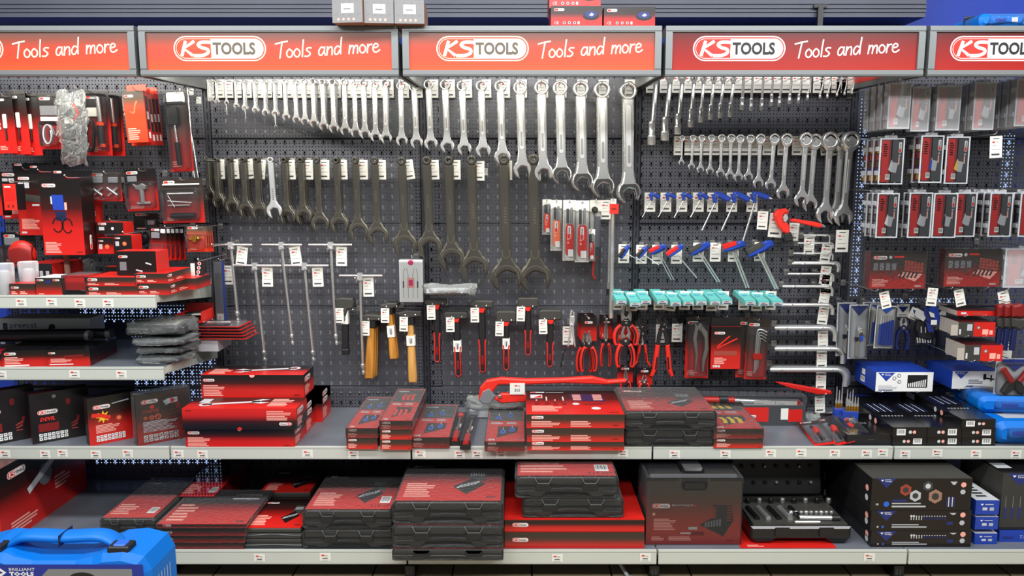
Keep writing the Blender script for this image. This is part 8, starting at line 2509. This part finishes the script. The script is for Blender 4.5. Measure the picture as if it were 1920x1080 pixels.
blister('clear and blue blister pack of angled keys beside the silver angled keys', 1593, 571, 1629, 675, YB - 0.20, 'light_grey', (0.06, 0.02, 0.94, 0.98), 0.02, gd_keys, n=2, names=['second angled key pack behind the front blue one'], group='blue blister packs', back_dx=-0.03, back_dy=0.06, logo=False, plain=True, tilt=-1, hk='peg hook of the blue angled key packs')
blister('clear blister pack of six blue drivers', 1645, 573, 1681, 655, YB - 0.22, 'card', (0.03, 0.02, 0.97, 0.98), 0.024, gd_drivers, n=3, names=['second blue driver pack behind the front one', 'third blue driver pack behind the front one'], group='blue blister packs', back_dx=-0.01, back_dy=0.05, logo=False, plain=True, tilt=1.5, hk='peg hook of the blue driver packs')


def navycard(label, x0, y0, x1, y1, Y, tilt=0):
    P = PX((x0 + x1) / 2, y0, Y)
    (a, z1), (c, z0) = P.q(x0, y0), P.q(x1, y1)
    m = MB(); m.box(a, c, 0, 0.001, z0, z1, 'card'); F = m.front(a, c, 0, z0, z1); F.poly([(F.w * 0.1, F.h * 0.8), (F.w * 0.9, F.h * 0.8), (F.w * 0.5, F.h * 0.3)], 'navy_print'); F.rect(F.w * 0.16, F.h * 0.1, F.w * 0.8, F.h * 0.18, 'mid_grey')
    tag(m.build('hang_card', loc=P.o, rot=(0, R(tilt), 0)), label, 'hang card', 'blue and white hang cards')


navycard('white hang card with a blue triangle above the dark blue pliers', 1682, 570, 1706, 594, YB - 0.10)
navycard('white hang card with a blue triangle behind the bundle of key rings', 1751, 569, 1776, 595, YB - 0.08, 2)
navycard('tilted white hang card beside the bundle of key rings', 1710, 580, 1735, 602, YB - 0.18, 24)
pliers('dark blue end cutters hanging under a white and blue hang card', 1693, 596, 613, 656, 21, 12, 'cut', col='navy_print', head='navy', Y=YB - 0.16, group='blue pliers', jawmat='chrome_satin')
pliers('dark blue pliers half hidden behind the key ring bundle', 1754, 598, 614, 657, 13, 9, 'long', col='navy', head='black', Y=YB - 0.08, group='blue pliers')
hook(1695, 574, YB - 0.2, 'peg hook of the dark blue end cutters'); hook(1765, 574, YB - 0.18, 'peg hook of the half hidden dark blue pliers'); hook(1742, 566, YB - 0.22, 'peg hook of the key ring bundle')
t = thing('key_pouch', 'black pouch of small hex keys on a ring with blue and white labels', 'key set', at(1742, 568, YB - 0.2))
P = PX(1742, 568, YB - 0.2)
m = MB(); m.slab(P.l([(1722, 600), (1752, 604), (1754, 628), (1748, 640), (1728, 634), (1720, 618)]), -0.01, 0.015, 'black', 0.006)
for k in range(3):
    m.slab(P.l(rib([(1728 + 8 * k, 612 + k), (1729 + 8 * k, 624)], 1.4)), -0.012, -0.009, 'light_grey')
m.build('pouch', t)
for k in range(6):
    m = MB(); p, q = P.q(1724 + 5 * k, 634), P.q(1726 + 5 * k, 644); m.tube([(p[0], 0, p[1]), (q[0], 0.004 * (k % 2), q[1])], 0.004, 'chrome', 6); m.build('key_tip', t)
for k, (pts, mt) in enumerate((([(1716, 576), (1738, 588), (1730, 602), (1712, 590)], 'silver_print'), ([(1728, 572), (1748, 582), (1758, 600), (1744, 614), (1730, 588)], 'navy_print'), ([(1736, 576), (1752, 572), (1764, 606), (1756, 608)], 'blue'), ([(1732, 600), (1746, 610), (1750, 622), (1738, 620)], 'navy_print'), ([(1736, 582), (1746, 586), (1748, 594), (1740, 592)], 'white'), ([(1741, 598), (1752, 598), (1752, 607), (1741, 607)], 'white'))):
    m = MB(); m.slab(P.l(pts), -0.018 - 0.003 * k, -0.017 - 0.003 * k, mt); m.build('paper_tag', t)
m = MB(); m.tube([(P.q(1728, 566)[0], -0.014, 0.004), (P.q(1745, 580)[0], -0.016, P.q(1745, 578)[1])], 0.003, 'navy', 6); m.build('cord', t)


# three open-ended small red cartons
def sml(F):
    w, h = F.w, F.h
    F.rect(0, 0, w * 0.42, h, 'black_soft'); F.logo(w * 0.06, h * 0.12, h * 0.6, 2, up=True, detail=0) if False else F.rect(w * 0.03, h * 0.14, w * 0.08, h * 0.5, 'silver_print', 2)
    F.rect(w * 0.24, h * 0.4, w * 0.38, h * 0.86, 'light_grey', 2); F.poly(circ(w * 0.55, h * 0.62, h * 0.16, 10), 'brown_red', 1); F.poly(circ(w * 0.55, h * 0.62, h * 0.08, 8), 'light_grey', 2); F.rect(w * 0.66, h * 0.14, w * 0.82, h * 0.5, 'pink', 1); F.rect(w * 0.85, h * 0.14, w * 0.94, h * 0.44, 'pink', 1)


for i, (x0, x1, yb, yt, Y) in enumerate(((1795, 1866, 592, 583, 3.34), (1796, 1864, 631, 604, 3.30), (1808, 1878, 677, 647, 3.24))):
    o, dm = cart('socket_carton', ('low red carton strip, topmost of three over the puller carton', 'red and black carton with torn open end, middle of three', 'red and black carton with open white end, lowest of three')[i], x0, x1, yb, yt, Y=Y, d=0.16, base='red', mats=dict(left='carton_inside', top='k_grad_dark'), draw=dict(front=sml if i else (lambda F: (F.rect(F.w * 0.1, F.h * 0.3, F.w * 0.24, F.h * 0.7, 'silver_print'), F.rect(F.w * 0.4, F.h * 0.3, F.w * 0.7, F.h * 0.6, 'brown_red')))), group='three small red cartons on hooks', rot=-2)
    if i:
        m = MB(); w_, d_, h_ = dm[0], dm[1], dm[2]; m.box(-w_ / 2 - 0.03, -w_ / 2, 0.0, 0.002, 0.004, h_ * 0.8, 'carton_inside'); m.build('end_flap', o)
    for k in range(2):
        hook(x0 + 18 + 34 * k, yb + 3, Y - 0.02, '%s peg hook under the %s of the three small red cartons' % (ORD[k], ('topmost', 'middle', 'lowest')[i]), (1790 - 3 * i, yb + 2) if k == 0 else None, YB - 0.1, 3, 0.95)
# red visored goods at the edge
for i in range(3):
    P = PX(1890 + 14 * i, 576, 3.30 - 0.02 * i)
    t = thing('loading_strap', '%s red and dark banded pack hanging at the far edge beside the red cartons' % ORD[i], 'pack', P.o, (0, 0, 0), 'red banded packs at the far edge')
    m = MB(); q = [(1872 + 14 * i, 574), (1888 + 14 * i, 570), (1906 + 14 * i, 576), (1908 + 14 * i, 592), (1890 + 14 * i, 597), (1874 + 14 * i, 595)]; m.slab(P.l(q), 0, 0.03, 'dark_red', 0.008); m.build('red_band', t)
    m = MB(); m.slab(P.l([(1874 + 14 * i, 597), (1890 + 14 * i, 598), (1906 + 14 * i, 595), (1906 + 14 * i, 612), (1890 + 14 * i, 622), (1876 + 14 * i, 614)]), 0.002, 0.028, 'black_soft', 0.008); m.slab(P.l(rib([(1882 + 14 * i, 618), (1880 + 14 * i, 660)], 9)), 0.006, 0.02, 'navy', 0.003); m.build('dark_strap', t)
hook(1893, 568, 3.28, 'peg hook of the red banded packs'); hook(1890, 646, 3.4, 'peg hook with a price card above the red grip pliers pack', (1888, 645), 3.42, 3, 1.1)


def gd_red(m, F):
    for sg in (-1, 1):
        F_bar(m, F, 0.5 + sg * 0.36, 0.74, 0.5 + sg * 0.1, 0.4, 0.026, 'red', 0.02); F_slab(m, F, [(0.5, 0.4), (0.5 + sg * 0.2, 0.36), (0.5 + sg * 0.34, 0.12), (0.5 + sg * 0.24, 0.02), (0.5 + sg * 0.04, 0.16)], 'phosphate', 0.022, 0.004)
    F_slab(m, F, [(0.1, 0.98), (0.95, 0.98), (0.52, 0.66)], 'navy_print', 0.003, 0)


blister('clear pack of red grip cutting pliers on a blue triangle card', 1868, 672, 1935, 742, 3.3, 'light_grey', (0.02, 0.02, 0.98, 0.9), 0.035, gd_red, group='blue blister packs', logo=False, plain=True, hk='peg hook of the red grip cutting pliers pack')
